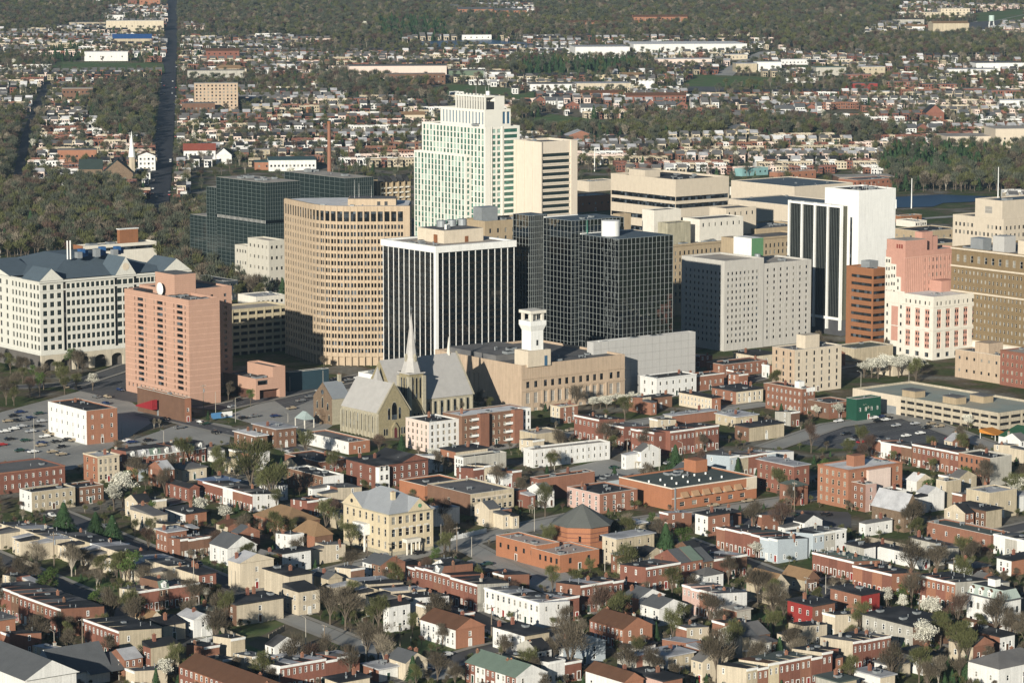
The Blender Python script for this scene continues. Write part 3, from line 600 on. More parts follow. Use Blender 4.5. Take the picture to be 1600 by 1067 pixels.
# ---------------------------------------------------------------- 15 old tan block with roof houses
b = B('old_tan_office_block', 'old tan stone block with a cluster of cream roof houses, behind the grey hotel slab', 'office building', 985, 500, 905, 1262, 388)
b.block(TAN, RGRY, {'r': grid(2, b.Lr - 2, 40, 1.3, 6, b.h - 3, 8, 2.2), 'l': grid(2, b.Ll - 2, 12, 1.3, 6, b.h - 3, 8, 2.2)}, 'dark', depth=.3)
m = MB().box(-.6, b.Lr, -.6, 0, b.h - 1, b.h - .1); m.box(-.6, 0, 0, b.Ll, b.h - 1, b.h - .1); b.part('cornice', m, TAN)
def house_on(px0, px1, y0, y1, pyt, mm, nm='roof_house', hol=True):
    x0, x1 = [(lambda c, X0, Y0: (c * (Y0 * CT + CAMH * ST) - X0) / (b.u[0] - c * b.u[1] * CT))((p - 800) / F, b.P[0] + y0 * b.w[0], b.P[1] + y0 * b.w[1]) for p in (px0, px1)]
    z = b.z(pyt, x0, y0); hs = {'r': grid(.6, x1 - x0 - .6, max(2, int((x1 - x0) / 4)), 1.2, z - 5.5, z - 1, 1, 2)} if hol else {}
    b.block(mm, RGRY, hs, 'dark', x0=x0, x1=x1, y0=y0, y1=y1, z0=b.h - 1, z1=z, name=nm + '_wall', roof=nm + '_roof', par=.5)
house_on(1092, 1160, 8, 22, 343, OFFW); house_on(1042, 1078, 6, 14, 349, mat('stained cream wall', (.36, .33, .24), streak=.4), hol=False); house_on(1021, 1063, 24, 34, 329, OFFW, hol=False)
house_on(968, 985, 20, 26, 335, TAN, hol=False); house_on(1133, 1180, 26, 40, 326, CREAM); clutter(b, 8, b.Lr * .7, 2, 7, b.h - .9, 10, 41, 2.2); clutter(b, 30, b.Lr * .7, 15, 40, b.h - .9, 8, 42, 2.6); b.done()
b = B('tan_office_wing', 'tan stone office block with square windows between the striped tower and the black glass tower', 'office building', 758, 545, 722, 846, 346)
b.block(TAN, RGRY, {'r': grid(1, b.Lr - 1, 7, 1.4, 5, b.h - 3, 14, 2.2)}, 'dark', depth=.3); clutter(b, 3, b.Lr - 3, 3, b.Ll - 3, b.h - .9, 6, 61, 2)
b.box('penthouse', 4, 14, 8, 15, b.h - .9, b.h + 6, METAL); b.done()
b = B('tan_rear_block', 'tan stone block with rows of square windows directly left of the white striped tower', 'office building', 1180, 470, 1120, 1262, 358)
b.block(TAN, RGRY, {'r': grid(1.5, b.Lr - 1.5, 15, 1.4, 5, b.h - 3, 8, 2.2)}, 'dark', depth=.3); clutter(b, 6, b.Lr - 6, 3, b.Ll - 4, b.h - .9, 10, 51, 2.4); b.done()
# ---------------------------------------------------------------- 17 dark green glass blocks
LATG = mat('grey green mullion', (.12, .145, .14), rough=.5)
b = B('dark_green_glass_block', 'stepped dark green glass block with thin pale lines, left of the curved tower', 'office building', 416, 445, 340, 470, 286)
curtain(b, 0, b.Lr, 0, b.Ll, 0, b.h, 14, 11, 26, GLT, LATG, .075, roofm=RLT)
y1 = b.Ll + 12; curtain(b, .5, b.Lr * .7, b.Ll + .1, y1, 0, b.h - 6.5, 10, 4, 24, GLT, LATG, .075, 'step_curtain_wall', RLT)
m = MB().box(-.14, b.Lr + .1, -.14, b.Ll + .1, b.h * .6, b.h * .6 + 1.8, 0)
for k in range(40): m.box(-.22, -.1, k * b.Ll / 40, k * b.Ll / 40 + .25, b.h * .6, b.h * .6 + 1.8, 1)
b.part('window_band', m, [GLB, WHITE]); clutter(b, 4, b.Lr - 4, 4, b.Ll - 4, b.h + .1, 8, 71, 2.5)
b = B('low_green_glass_block', 'lower dark green glass cube in front of the larger stepped glass block', 'office building', 342, 425, 298, 368, 341)
curtain(b, 0, b.Lr, 0, b.Ll, 0, b.h, 12, 7, 15, GLT, LATG, .075, roofm=RLT)
b = B('rear_green_glass_block', 'dark green glass block standing just behind the curved tan tower roof', 'office building', 540, 400, 446, 584, 279)
curtain(b, 0, b.Lr, 0, b.Ll, 0, b.h, 14, 12, 18, GLT, LATG, .075, roofm=RLT); clutter(b, 5, b.Lr - 5, 5, b.Ll - 5, b.h + .1, 6, 81, 3)
# apartment block with balconies behind the curved tower
b = B('balcony_apartment_block', 'tan apartment block with stacked balconies and sloped tops behind the curved tan tower', 'apartment block', 590, 392, 578, 642, 283)
b.block(TAN, RGRY, {'r': grid(1.5, b.Lr - 1, 5, 2.2, 2, b.h - 1, 13, 1.7), 'l': grid(.5, b.Ll - .5, 2, 1.2, 2, b.h - 1, 13, 1.6)}, 'dark', depth=.8)
for i in range(5):
    x = 1.5 + (b.Lr - 2.5) * i / 5; MB().box(x - .25, x + .25, -1.8, 0, 0, b.h - 1).build('party_fin', TAN, b.root); MB().prism([(x + .2, -1.6), (x + 3.6, -1.6), (x + 3.6, 2), (x + .2, 2)], b.h - 1, [b.h + .2, b.h + .2, b.h + 3, b.h + 3]).build('sloped_top', RBLK, b.root)
    for j in range(13): z = 1 + j * (b.h - 3) / 13; MB().box(x + .3, x + 3.8, -1.6, 0, z, z + .9).build('balcony', OFFW, b.root)
b.done()
# ---------------------------------------------------------------- 18 cream office beside the curved tower
b = B('cream_punched_office', 'cream office with square punched windows tucked behind the left flank of the curved tan tower', 'office building', 421, 462, 388, 446, 376)
PUN = mat('grey cream stone', (.50, .47, .40), var=.1, streak=.1)
b.block(PUN, RLT, {'l': grid(.5, b.Ll - .5, 5, 1.5, 0, b.h - 1, 5, 1.8), 'r': grid(.5, b.Lr - .5, 3, 1.5, 0, b.h - 1, 5, 1.8)}, 'dark', depth=.4)
b.block(PUN, RLT, {'l': grid(.5, 12, 4, 1.5, 0, b.h - 5, 4, 1.8)}, 'dark', x0=-.5, x1=b.Lr * .6, y0=b.Ll, y1=b.Ll + 13, z1=b.h - 5, depth=.4, name='wing_wall', roof='wing_roof'); b.done()
# ---------------------------------------------------------------- 19 pale office with gabled pavilions
b = B('pale_pavilion_office', 'long pale stone office with blue grey hipped roof, white pediments and an arcaded base', 'office building', 65, 582, -60, 298, 440)
PALE = mat('pale limestone', (.60, .59, .53), var=.06, streak=.06)
h = b.h; z0 = 9.5; hr = []; hl = []
def bay(t0, t1, n, w, top=False): return grid(t0, t1, n, w * 1.18, z0, h - 1.2, 8, 2.5)
xp = [0, b.x(103), b.x(183), b.x(213), b.x(251), b.Lr]
hr += bay(.8, xp[1] - .8, 3, 2.0) + bay(xp[1] + 1, xp[2] - .5, 10, 1.7) + bay(xp[2] + .6, xp[3] - .6, 3, 2.3) + bay(xp[3] + .6, xp[4] - .6, 6, 1.7) + bay(xp[4] + .8, xp[5] - .8, 4, 2.0)
yp = [0, b.y(47), b.y(19), b.Ll]
hl += bay(.5, yp[1] - .5, 3, 1.8) + bay(yp[1] + .5, yp[2] - .5, 5, 1.6) + bay(yp[2] + .5, yp[3] - .5, 8, 1.8)
b.block(PALE, RBLU, {'r': hr, 'l': hl}, 'teal', z0=z0 - 1.5, depth=.3, faces='rleb')
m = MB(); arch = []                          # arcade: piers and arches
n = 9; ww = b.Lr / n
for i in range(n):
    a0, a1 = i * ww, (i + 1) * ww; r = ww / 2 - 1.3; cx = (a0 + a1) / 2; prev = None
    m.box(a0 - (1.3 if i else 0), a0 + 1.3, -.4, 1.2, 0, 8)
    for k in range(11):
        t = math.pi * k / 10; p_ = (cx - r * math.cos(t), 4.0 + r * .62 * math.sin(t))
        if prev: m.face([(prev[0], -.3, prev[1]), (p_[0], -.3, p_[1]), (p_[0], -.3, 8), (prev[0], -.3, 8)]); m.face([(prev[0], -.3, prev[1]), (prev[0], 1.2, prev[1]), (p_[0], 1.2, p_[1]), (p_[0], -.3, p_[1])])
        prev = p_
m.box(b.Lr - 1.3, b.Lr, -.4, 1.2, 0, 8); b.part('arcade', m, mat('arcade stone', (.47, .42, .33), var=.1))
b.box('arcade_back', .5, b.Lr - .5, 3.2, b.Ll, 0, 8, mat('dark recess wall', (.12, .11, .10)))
m = MB()
for z, d in ((8, .5), (h - 5.0, .3), (h - .9, .8)): m.box(-d, b.Lr + d, -d, 0, z, z + .7); m.box(-d, 0, 0, b.Ll, z, z + .7)
b.part('cornice', m, PALE)
m = MB()
for k in (0, 2, 4): x0, x1 = xp[k], xp[k + 1]; m.box(x0, x1, -.9, 0, 8.7, h)
m.build('pavilion_front', PALE, b.root) if False else None
for t in (xp[1], xp[2], xp[3], xp[4]): MB().box(t - .6, t + .6, -.12, 0, z0, h - 1).build('glass_slot', GLB, b.root)
MB().hip(6, b.Lr - 6, 3, b.Ll - 4, h, h + 8, top=.72).build('hip_roof', RBLU, b.root)
for x0, x1, dep, hh_ in ((xp[0], xp[1] - 1, 17, 5.6), (xp[2], xp[3], 16, 8.6), (xp[4] + 2, xp[5], 20, 6)):
    MB().gable(x0 + .2, x1 - .2, -.6, dep, h, h + hh_, 'y', 0, 1, .7).build('pediment', [RBLU, PALE], b.root)
MB().gable(-.6, 16, yp[2], yp[3] - 4, h, h + 6, 'x', 0, 1, .7).build('pediment', [RBLU, PALE], b.root)
ym = (xp[2] + xp[3]) / 2; MB().tube((ym, -.75, h + 4), (ym, -.6, h + 4), 1.9, 1.9, 8).build('medallion', CREAM, b.root)
BLUEQ = mat('blue machinery', (.03, .10, .25), rough=.5)
for k in range(9): x = b.Lr * (.36 + .04 * k); MB().box(x, x + 2.6, 16 + (k % 3) * 3, 19 + (k % 3) * 3, h + 7.6, h + 10.5 + (k % 2)).build('air_handler', BLUEQ if k % 3 else METAL, b.root)
for k in range(2): MB().cyl(b.Lr * .32 + k * 1.6, 20, h + 7, h + 16, .35, 8).build('flue', WHITE, b.root)
b.done()
# ---------------------------------------------------------------- 20 pink brick residential block
b = B('pink_brick_apartments', 'tall pink brick apartment block with a blank flank and a roof dish', 'apartment block', 297, 634, 197, 345, 469)
L = b.Ll; h = b.h; nf = 15; fz = (h - 8) / nf; hs = []
for j in range(nf):
    z = 6.0 + j * fz
    for c in (1055, 938, 826): # bays from the corner to the left
        pass
    for k in range(3):
        t0 = L * (.045 + k * .305); hs += [(t0 + .2, t0 + 1.2, z + .3, z + 1.75), (t0 + 2.7, t0 + 7.9, z + .3, z + 1.75), (t0 + 9.6, t0 + 10.6, z + .3, z + 1.75)]
hs = [q_ for q_ in hs if q_[1] < L - .3] + grid(1, L - 1, 15, 1.2, 2.3, 5.2, 1, 1.6)
b.block(PINKB, RGRY, {'l': hs}, 'dark', depth=.35, par=1.2)
m = MB()
for j in range(nf + 1): z = 5.3 + j * fz; m.box(-.05, b.Lr, -.05, 0, z, z + .22); m.box(-.05, 0, 0, L, z, z + .22)
b.part('floor_band', m, mat('pale pink band', (.58, .36, .27)))
x1, yw = b.local(362, 450, h + .5); x0 = b.Lr * .45
b.block(PINKB, RGRY, {'r': grid(b.Lr - x0 + .3, x1 - x0, 3, 1.5, 4, h - 1, 15, 1.4)}, 'dark', x0=x0, x1=x1, y0=yw, y1=max(L * .98, yw + 14), z1=h + 1.5, name='rear_wing_wall', roof='rear_wing_roof')
b.box('lift_house', 7, 18, L * .42, L * .72, h - 1.2, h + 8.5, PINKB); b.box('lift_house_roof', 7.4, 17.6, L * .43, L * .71, h + 8.5, h + 8.6, RGRY)
m = MB(); r = 2.9; cx, cy, cz = 5, L * .58, h + 1.6                                   # dish
prev = None
for i in range(6):
    a = i / 5 * 1.2; rr, dd = r * math.sin(a) / math.sin(1.2), -r * .35 * math.cos(a)
    ringp = [(cx + dd, cy + rr * math.cos(k * math.pi / 8), cz + rr * math.sin(k * math.pi / 8)) for k in range(16)]
    if prev:
        for k in range(16): m.face([prev[k], prev[(k + 1) % 16], ringp[(k + 1) % 16], ringp[k]])
    prev = ringp
m.tube((cx, cy, h - 1.2), (cx, cy, cz), .3, .25, 6); m.build('roof_dish', WHITE, b.root)
clutter(b, 3, b.Lr - 3, 3, L * .4, h - 1.2, 10, 17, 1.5); MB().box(3, b.Lr - 9, L * .76, L * .95, h - 1.2, h + .2).build('roof_screen', DARKM, b.root); b.done()
# ---------------------------------------------------------------- house materials
BK = {'red brick': mat('house red brick', (.205, .088, .062), var=.15, streak=.12, rand=.3), 'brick': mat('house brick', (.24, .115, .075), var=.15, streak=.12, rand=.3),
      'brown brick': mat('house brown brick', (.17, .095, .062), var=.15, streak=.1, rand=.3), 'orange brick': mat('house orange brick', (.30, .14, .085), var=.1, streak=.1, rand=.15),
      'cream': mat('house cream stucco', (.54, .465, .35), var=.1, streak=.2, rand=.2), 'tan': mat('house tan stucco', (.43, .365, .26), var=.14, streak=.25, rand=.2),
      'white': mat('house white paint', (.68, .67, .64), var=.08, streak=.15, rand=.1), 'grey': mat('house grey stucco', (.40, .38, .33), var=.14, streak=.25, rand=.15),
      'blue grey': mat('house blue grey siding', (.42, .47, .50), var=.06, rows=2.0, rand=.1), 'pink': mat('house pink paint', (.50, .34, .29), var=.1, streak=.1, rand=.15),
      'bright red': mat('house bright red paint', (.26, .035, .03), var=.12, streak=.12), 'yellow brick': mat('house yellow brick', (.56, .47, .32), var=.12, streak=.12),
      'stone': STONED, 'green': mat('house green paint', (.012, .065, .04), var=.1), 'pale pink': mat('house pale pink paint', (.66, .53, .46), var=.07, streak=.12)}
RF = {'black': RBLK, 'grey': RGRY, 'silver': RSIL, 'white': RWHT, 'green': mat('green grey roof', (.15, .20, .16), var=.15), 'brown': RBRN, 'slate': mat('slate shingle', (.10, .105, .11), var=.15, rows=1.5), 'tan': RTAN, 'dark': RGRN, 'gravel': RLT}
WINS = {'red brick': 'white', 'brick': 'white', 'brown brick': 'cream', 'orange brick': 'white', 'bright red': 'white'}
DOORM = [mat('dark green door', (.02, .05, .035)), mat('white door', (.6, .6, .57)), mat('red door', (.25, .03, .025)), mat('brown door', (.09, .045, .025))]
FRONTS = []                                   # open strips kept before the house fronts
ORD = ['first', 'second', 'third', 'fourth', 'fifth', 'sixth', 'seventh', 'eighth', 'ninth', 'tenth', 'eleventh', 'twelfth', 'thirteenth', 'fourteenth', 'fifteenth', 'sixteenth']
DOORS = {}
def door_mesh(k):
    if k not in DOORS:
        b = MB().box(-.5, .5, -.06, .02, 0, 2.1, 0); c = MB().box(-.65, -.5, -.09, .02, 0, 2.3).box(.5, .65, -.09, .02, 0, 2.3).box(-.5, .5, -.09, .02, 2.1, 2.3)
        DOORS[k] = (b.data('door', [DOORM[k]]), c.data('door_frame', [WHITE]), MB().box(-.6, .6, -.7, -.06, -.45, -.05).data('door_step', [GREYC]))
    return DOORS[k]
def hang_door(root, k, loc, rz=0.0): d = door_mesh(k); o = link('door', d[0], root, loc, rz); link('door_frame', d[1], o); link('door_step', d[2], o)
CH = {}; mat('chimney clay', (.30, .15, .09))
def chimney(root, x, y, z, h=1.6, m=None, w=.45):
    m = m or BK['brick']; k = (round(h, 1), m.name, w)
    if k not in CH:
        b = MB().box(-w, w, -w * .8, w * .8, -1.2, h); b.box(-w - .08, w + .08, -w * .8 - .08, w * .8 + .08, h, h + .18); CH[k] = (b.data('chimney', [m]), MB().tube((0, 0, h + .18), (0, 0, h + .55), .15, .12, 7).data('chimney_pot', [MATS['chimney clay']]))
    o = link('chimney', CH[k][0], root, (x, y, z)); [link('chimney_pot', CH[k][1], o, (t, 0, 0)) for t in (-w * .45, w * .45)]
VENT = None
def vent(root, x, y, z):
    global VENT
    if VENT is None: VENT = MB().cyl(0, 0, -.3, .7, .11, 6).cyl(0, 0, .7, .85, .2, 6).data('roof_vent', [METAL])
    link('roof_vent', VENT, root, (x, y, z))
def row_house(P, rot, w, d, h, st, wall, side, roof, label, group, seed, fac='front', ends='', rstyle='flat', cor='white', ell=True, name='row_house'):
    r = random.Random(seed); root = empty(name, P, rot, label, 'house', group); FRONTS.append((P[0], P[1], rot, 0, w, -15, 0)); FOOT.append((P[0], P[1], rot, 0, w, -6 if fac == 'rear' else 0, d)); fm, sm = BK[wall], BK[side]; style = WINS.get(wall, 'plain' if wall in ('white', 'cream') else 'white')
    drop = min(.9, d * .07) if rstyle == 'flat' else 0; hb = h - drop; pf = h + (.35 if fac == 'front' else .2) if rstyle == 'flat' else h
    mb = MB(); front = []; fh = h / st
    n = 2 if w < 5.6 else 3; ww, wh = min(1.05, w / n * .42), min(1.75, fh * .55)
    if fac == 'front':
        for j in range(st):
            for i in range(n):
                t = (i + .5) * w / n
                if j == 0 and i == n - 1: continue
                front.append((t - ww / 2, t + ww / 2, j * fh + fh * .30, j * fh + fh * .30 + wh))
    else:
        for j in range(st): front.append((w * .70 - .42, w * .70 + .42, j * fh + fh * .35, j * fh + fh * .35 + 1.35))
    e = []
    if 'e' in ends or 'l' in ends:
        for j in range(st):
            for t in (d * .22, d * .62): 
                if r.random() < .6: e.append((t - .42, t + .42, j * fh + fh * .32, j * fh + fh * .32 + 1.5))
    mb2 = MB(); wall_faces(mb2, w, d, 0, hb, {'r': [q for q in front if q[3] < hb - .1]}, .14, 1, 'rleb', None, {'r': 0})
    # fill between the low back and the high front
    mb2.face([(0, 0, hb), (w, 0, hb), (w, 0, pf), (0, 0, pf)], 0); mb2.face([(w, 0, hb), (w, d, hb), (w, .25, pf), (w, 0, pf)], 1); mb2.face([(0, d, hb), (0, 0, hb), (0, 0, pf), (0, .25, pf)], 1)
    mb2.face([(0, 0, pf), (w, 0, pf), (w, .25, pf), (0, .25, pf)], 0); mb2.face([(w, .25, hb), (0, .25, hb), (0, .25, pf), (w, .25, pf)], 1)
    mb2.build('wall', [fm, sm], root)
    if rstyle == 'flat':
        m = MB(); a, b_, c, k = (.02, .25, h + .02), (w - .02, .25, h + .02), (w - .02, d + .15, hb + .03), (.02, d + .15, hb + .03)
        t = .16; up = lambda p: (p[0], p[1], p[2] + t)
        m.face([up(a), up(b_), up(c), up(k)]); m.face([k, c, up(c), up(k)][::-1]); m.face([b_, up(b_), up(c), c][::-1]); m.face([a, k, up(k), up(a)][::-1]); m.face([k, c, b_, a]); m.build('roof', RF[roof], root)
        if fac == 'front': MB().box(-.02, w + .02, -.32, .0, pf - .45, pf - .05).box(.0, w, -.2, 0, pf - .75, pf - .45).build('cornice', {'white': WHITE, 'brick': fm, 'dark': DARKM}[cor], root)
    elif rstyle == 'gable':
        MB().gable(-.05, w + .05, 0, d, h, h + d * .27, 'x', 0, 1, .35).build('roof', [RF[roof], sm], root)
    elif rstyle == 'mansard':
        z = h + 2.3; m = MB(); m.face([(0, -.1, h), (w, -.1, h), (w, 1.0, z), (0, 1.0, z)]); m.face([(0, 1.0, z), (w, 1.0, z), (w, d, z - .5), (0, d, z - .5)], 1); m.face([(w, -.1, h), (w, d, h), (w, d, z - .5), (w, 1, z)], 2); m.face([(0, d, h), (0, -.1, h), (0, 1, z), (0, d, z - .5)], 2); m.face([(w, d, h), (0, d, h), (0, d, z - .5), (w, d, z - .5)], 2)
        m.build('mansard_roof', [RF[roof], RBLK, sm], root); MB().box(0, w, -.35, 0, h - .3, h).build('cornice', WHITE, root)
        x = w / 2; dm = MB().box(x - .8, x + .8, -.05, 1.2, h + .2, h + 1.7, 0); dm.gable(x - 1, x + 1, -.15, 1.3, h + 1.7, h + 2.5, 'y', 1, 0); dm.build('dormer', [WHITE, RF[roof]], root); hang_window('window', .8, 1.1, 'white', root, (x, -.06, h + .4))
    for q in front: hang_window('window', q[1] - q[0], q[3] - q[2], style + (' blind' if r.random() < .2 else ''), root, ((q[0] + q[1]) / 2, .12, q[2]))
    if fac == 'front': hang_door(root, r.randrange(4), ((n - .5) * w / n, -.01, .45))
    for fc in ends:
        for q in e: hang_window('window', q[1] - q[0], q[3] - q[2], 'white' if side != 'white' else 'plain', root, (w + .002, (q[0] + q[1]) / 2, q[2]) if fc == 'e' else (-.002, d - (q[0] + q[1]) / 2, q[2]), math.pi / 2 if fc == 'e' else -math.pi / 2)
    zr = h - drop * .5 + .15 if rstyle == 'flat' else h + d * .16
    if r.random() < .5: chimney(root, w - .3 if r.random() < .5 else .4, d * r.uniform(.35, .8), zr, r.uniform(.5, 1.2), BK[r.choice(['brown brick', 'brick', 'grey'])], .38)
    if rstyle == 'flat':
        for k in range(r.randrange(0, 3)): vent(root, r.uniform(.8, w - .8), r.uniform(1.5, d - 1), zr + .1)
        if r.random() < .35: MB().box(0, 1.1, 0, 1.3, -.2, .45).build('roof_hatch', METAL, root, (r.uniform(1, max(1.1, w - 2)), d * .5, zr))
    if fac == 'rear' and ell:                  # the narrow rear wing, in front of the main back wall
        ew, ed, eh = w * r.uniform(.5, .62), r.uniform(4.5, 7.5), h - r.uniform(.5, 1.6); x0 = 0 if seed % 2 else w - ew; m = MB(); wall_faces(m, ew, ed, 0, eh, {'r': [(ew * .5 - .45, ew * .5 + .45, eh - 2.1, eh - .7), (ew * .5 - .45, ew * .5 + .45, 1, 2.5)]}, .12, 0, 'rle'); m.build('rear_wing', sm, root, (x0, -ed, 0))
        m = MB(); m.prism([(-.12, -.15), (ew + .12, -.15), (ew + .12, ed), (-.12, ed)], eh, [eh + .2, eh + .2, eh + .75, eh + .75]); m.build('rear_wing_roof', RF[r.choice([roof, 'black', 'grey', 'silver'])], root, (x0, -ed, 0))
        for z in (eh - 2.1, 1): hang_window('window', .9, 1.4, 'white', root, (x0 + ew * .5, -ed + .11, z))
        if r.random() < .6:
            m = MB().box(0, w - ew - .2, -1.6, 0, 2.5, 2.65); m.box(.05, .2, -1.55, -1.4, 0, 2.5); m.box(w - ew - .4, w - ew - .25, -1.55, -1.4, 0, 2.5); m.build('porch', BK[r.choice(['white', 'cream', 'grey'])], root, (ew + .1 if x0 == 0 else 0.1, 0, 0))
    return root
def terrace(where, dirn, xc, yb, xend, n, yt, depth, walls, roofs, side=None, fac='front', st=2, ends='e', rstyle='flat', a=A0, first_end=None, seed=0, cor='white', vary=.5, h=None, group=None):
    """a row of houses from the nearest corner along the right (u) or the left (v) line of the town grid; each house its own thing"""
    depth *= 1.22; P = G(xc, yb); A = R(a); u = (math.cos(A), math.sin(A)); w_ = (-math.sin(A), math.cos(A)); d = u if dirn == 'u' else w_
    c = (xend - 800) / F; d0 = P[1] * CT + CAMH * ST; L = (c * d0 - P[0]) / (d[0] - c * d[1] * CT); wd = L / n; H = h or height_at(P[0], P[1], yt); r = random.Random(xc * 7 + yb + seed); dh = 0
    for i in range(n):
        if r.random() < .45: dh = r.uniform(-vary, vary)
        wl, rf = walls[i % len(walls)], roofs[i % len(roofs)]; s_ = side or wl
        if isinstance(rf, tuple): rf, rs = rf
        else: rs = rstyle
        k = i * wd if dirn == 'u' else (i + 1) * wd
        e = ''
        if i == 0: e += 'l' if dirn == 'u' else 'e'
        if i == n - 1: e += 'e' if dirn == 'u' else 'l'
        o = (P[0] + d[0] * k, P[1] + d[1] * k, P[2]); sd = first_end if (i == 0 and first_end) else s_
        lab = f"{wl} house, {ORD[i] + ' ' if i else ''}nearest of {where}"
        row_house(o, A if dirn == 'u' else A - math.pi / 2, wd - .02, depth, H + dh, st, wl, sd, rf, lab, group or 'row houses in terraces', xc + i * 13 + yb, fac, e, rs, cor)
# ---------------------------------------------------------------- single buildings from a table
def bld(label, xc, yb, xl, xr, yt, wl, wr=None, roof='black', l=(0, 0), r=(0, 0), win=(1.1, 1.6), style='white', rt='flat', rise=None, name='house', cat='house', par=.5, ch=1, a=A0, cl=1, z0=.8, door=True, group=None, over=.35, band=None, rows0=0):
    b = B(name, label, cat, xc, yb, xl, xr, yt, a, group); wr = wr or wl; L, W, h = b.Lr, b.Ll, b.h; hol = {}
    for fc, (n, m), T in (('l', l, W), ('r', r, L)):
        if n and m: hol[fc] = [q for q in grid(.4, T - .4, n, min(win[0], (T - .8) / n * .7), z0, h - par - .2, m, min(win[1], (h - z0) / m * .7))]
    R_ = random.Random(xc * 3 + yb); ml = BK[wl] if isinstance(wl, str) else wl; mr = BK[wr] if isinstance(wr, str) else wr; rm = RF[roof] if isinstance(roof, str) else roof
    mb = MB(); wall_faces(mb, L, W, 0, h, hol, .15, 1, 'rleb', None, {'l': 0, 'b': 1, 'e': 0}); i = [(.25, .25), (L - .25, .25), (L - .25, W - .25), (.25, W - .25)]; o = [(0, 0), (L, 0), (L, W), (0, W)]
    if rt == 'flat':
        for k in range(4): j = (k + 1) % 4; mb.face([(*o[k], h), (*o[j], h), (*i[j], h), (*i[k], h)], 1); mb.face([(*i[j], h - par), (*i[k], h - par), (*i[k], h), (*i[j], h)], 1)
    mb.build('wall', [ml, mr], b.root)
    if rt == 'flat':
        MB().box(.25, L - .25, .25, W - .25, h - par - .3, h - par).build('roof', rm, b.root)
        if not band: MB().box(-.06, L + .06, -.06, .3, h + .002, h + .12).box(-.06, .3, .3, W + .06, h + .002, h + .12).box(L - .3, L + .06, .3, W + .06, h + .002, h + .12).box(.3, L - .3, W - .3, W + .06, h + .002, h + .12).build('coping', GREYC if R_.random() < .5 else OFFW, b.root)
        if band: MB().box(-.25, L + .05, -.25, 0, h - .55, h + .02).box(-.25, 0, 0, W, h - .55, h + .02).build('cornice', BK.get(band, WHITE), b.root)
    elif rt == 'slab': MB().box(-.5, L + .5, -.5, W + .5, h, h + .35).build('roof', rm, b.root); par = -.35
    elif rt == 'shed': MB().prism([(-.2, -.2), (L + .2, -.2), (L + .2, W + .2), (-.2, W + .2)], h, [h + .2, h + .2, h + 1.4, h + 1.4]).build('roof', rm, b.root)
    elif rt in ('gu', 'gw'):                    # ridge along the right face / along the left face
        rise = rise or (W if rt == 'gu' else L) * .3; MB().gable(*((-over, L + over, 0, W) if rt == 'gu' else (0, L, -over, W + over)), h, h + rise, 'x' if rt == 'gu' else 'y', 0, 1, over).build('roof', [rm, mr if rt == 'gw' else ml], b.root)
    elif rt == 'hip': MB().hip(-over, L + over, -over, W + over, h, h + (rise or min(L, W) * .28)).build('roof', rm, b.root)
    for fc, hs in hol.items():
        for q in hs: b.win(fc, q, style, depth=.15)
    if door and l != (0, 0) or r != (0, 0): hang_door(b.root, R_.randrange(4), (L * .5, -.02, .3) if r != (0, 0) else (-.02, W * .5, .3), 0 if r != (0, 0) else -math.pi / 2)
    for k in range(ch): chimney(b.root, R_.uniform(.6, L - .6), R_.uniform(W * .4, W * .9), h - par if rt in ('flat', 'slab') else h + .8, R_.uniform(1.2, 2.0), BK[R_.choice(['brick', 'red brick'])])
    if cl and rt in ('flat', 'slab'): clutter(b, 1.5, L - 1.5, 1.5, W - 1.5, h - par, cl, xc + yb, 1.0)
    if rt in ('flat', 'slab'):
        for k in range(2): vent(b.root, R_.uniform(1, max(1.1, L - 1)), R_.uniform(1, max(1.1, W - 1)), h - par)
    b.done(); return b
# ---------------------------------------------------------------- the stone church
ST2 = STONEG; STL = mat('pale dressed stone', (.37, .335, .25), var=.2, scale=.8, fine=.2)
b = B('stone_church', 'green grey stone church with a tall pointed spire and pale slate roofs', 'church', 592, 686, 534, 640, 646)
h = b.h; L, W = b.Lr, b.Ll; pk = b.z(599, L / 2, 0)
def lancet(cx, w, z0, z1, n=4):
    p = [(cx - w / 2, 0, z0), (cx + w / 2, 0, z0), (cx + w / 2, 0, z1 - w)]
    for k in range(1, n): t = k / n; p.append((cx + w / 2 * (1 - t * t), 0, z1 - w + w * math.sin(t * math.pi / 2)))
    p.append((cx, 0, z1))
    for k in range(n - 1, 0, -1): t = k / n; p.append((cx - w / 2 * (1 - t * t), 0, z1 - w + w * math.sin(t * math.pi / 2)))
    p.append((cx - w / 2, 0, z1 - w)); return p
def pointed(root, x, y, rz, w, z0, z1, m=GL, fr=.3):
    o = MB().face([(a, -.1, c) for a, _, c in lancet(0, w + fr, z0 - .1, z1 + fr)], 0).face([(a, -.14, c) for a, _, c in lancet(0, w, z0, z1)], 1).build('window', [STL, m], root, (x, y, 0), rz)
MB().box(0, L, 0, W, 0, h).build('chapel_wall', [STL], b.root)
m = MB().face([(0, -.02, 0), (L, -.02, 0), (L, -.02, h), (L / 2, -.02, pk), (0, -.02, h)]).face([(0, .5, h), (L / 2, .5, pk), (L, .5, h)]); m.build('gable_wall', ST2, b.root)
MB().gable(0, L, .3, W, h, pk, 'y', 0, 1, .4).build('chapel_roof', [SLATE, ST2], b.root)
m = MB(); d = math.hypot(L / 2, pk - h)
for sx in (-1, 1): m.face([(L / 2 + sx * (L / 2 + .5), -.2, h - .3), (L / 2, -.2, pk + .1), (L / 2, -.2, pk + .6), (L / 2 + sx * (L / 2 + .9), -.2, h + .1)][::sx]); m.face([(L / 2, -.2, pk + .6), (L / 2, .5, pk + .6), (L / 2 + sx * (L / 2 + .9), .5, h + .1), (L / 2 + sx * (L / 2 + .9), -.2, h + .1)][::sx])
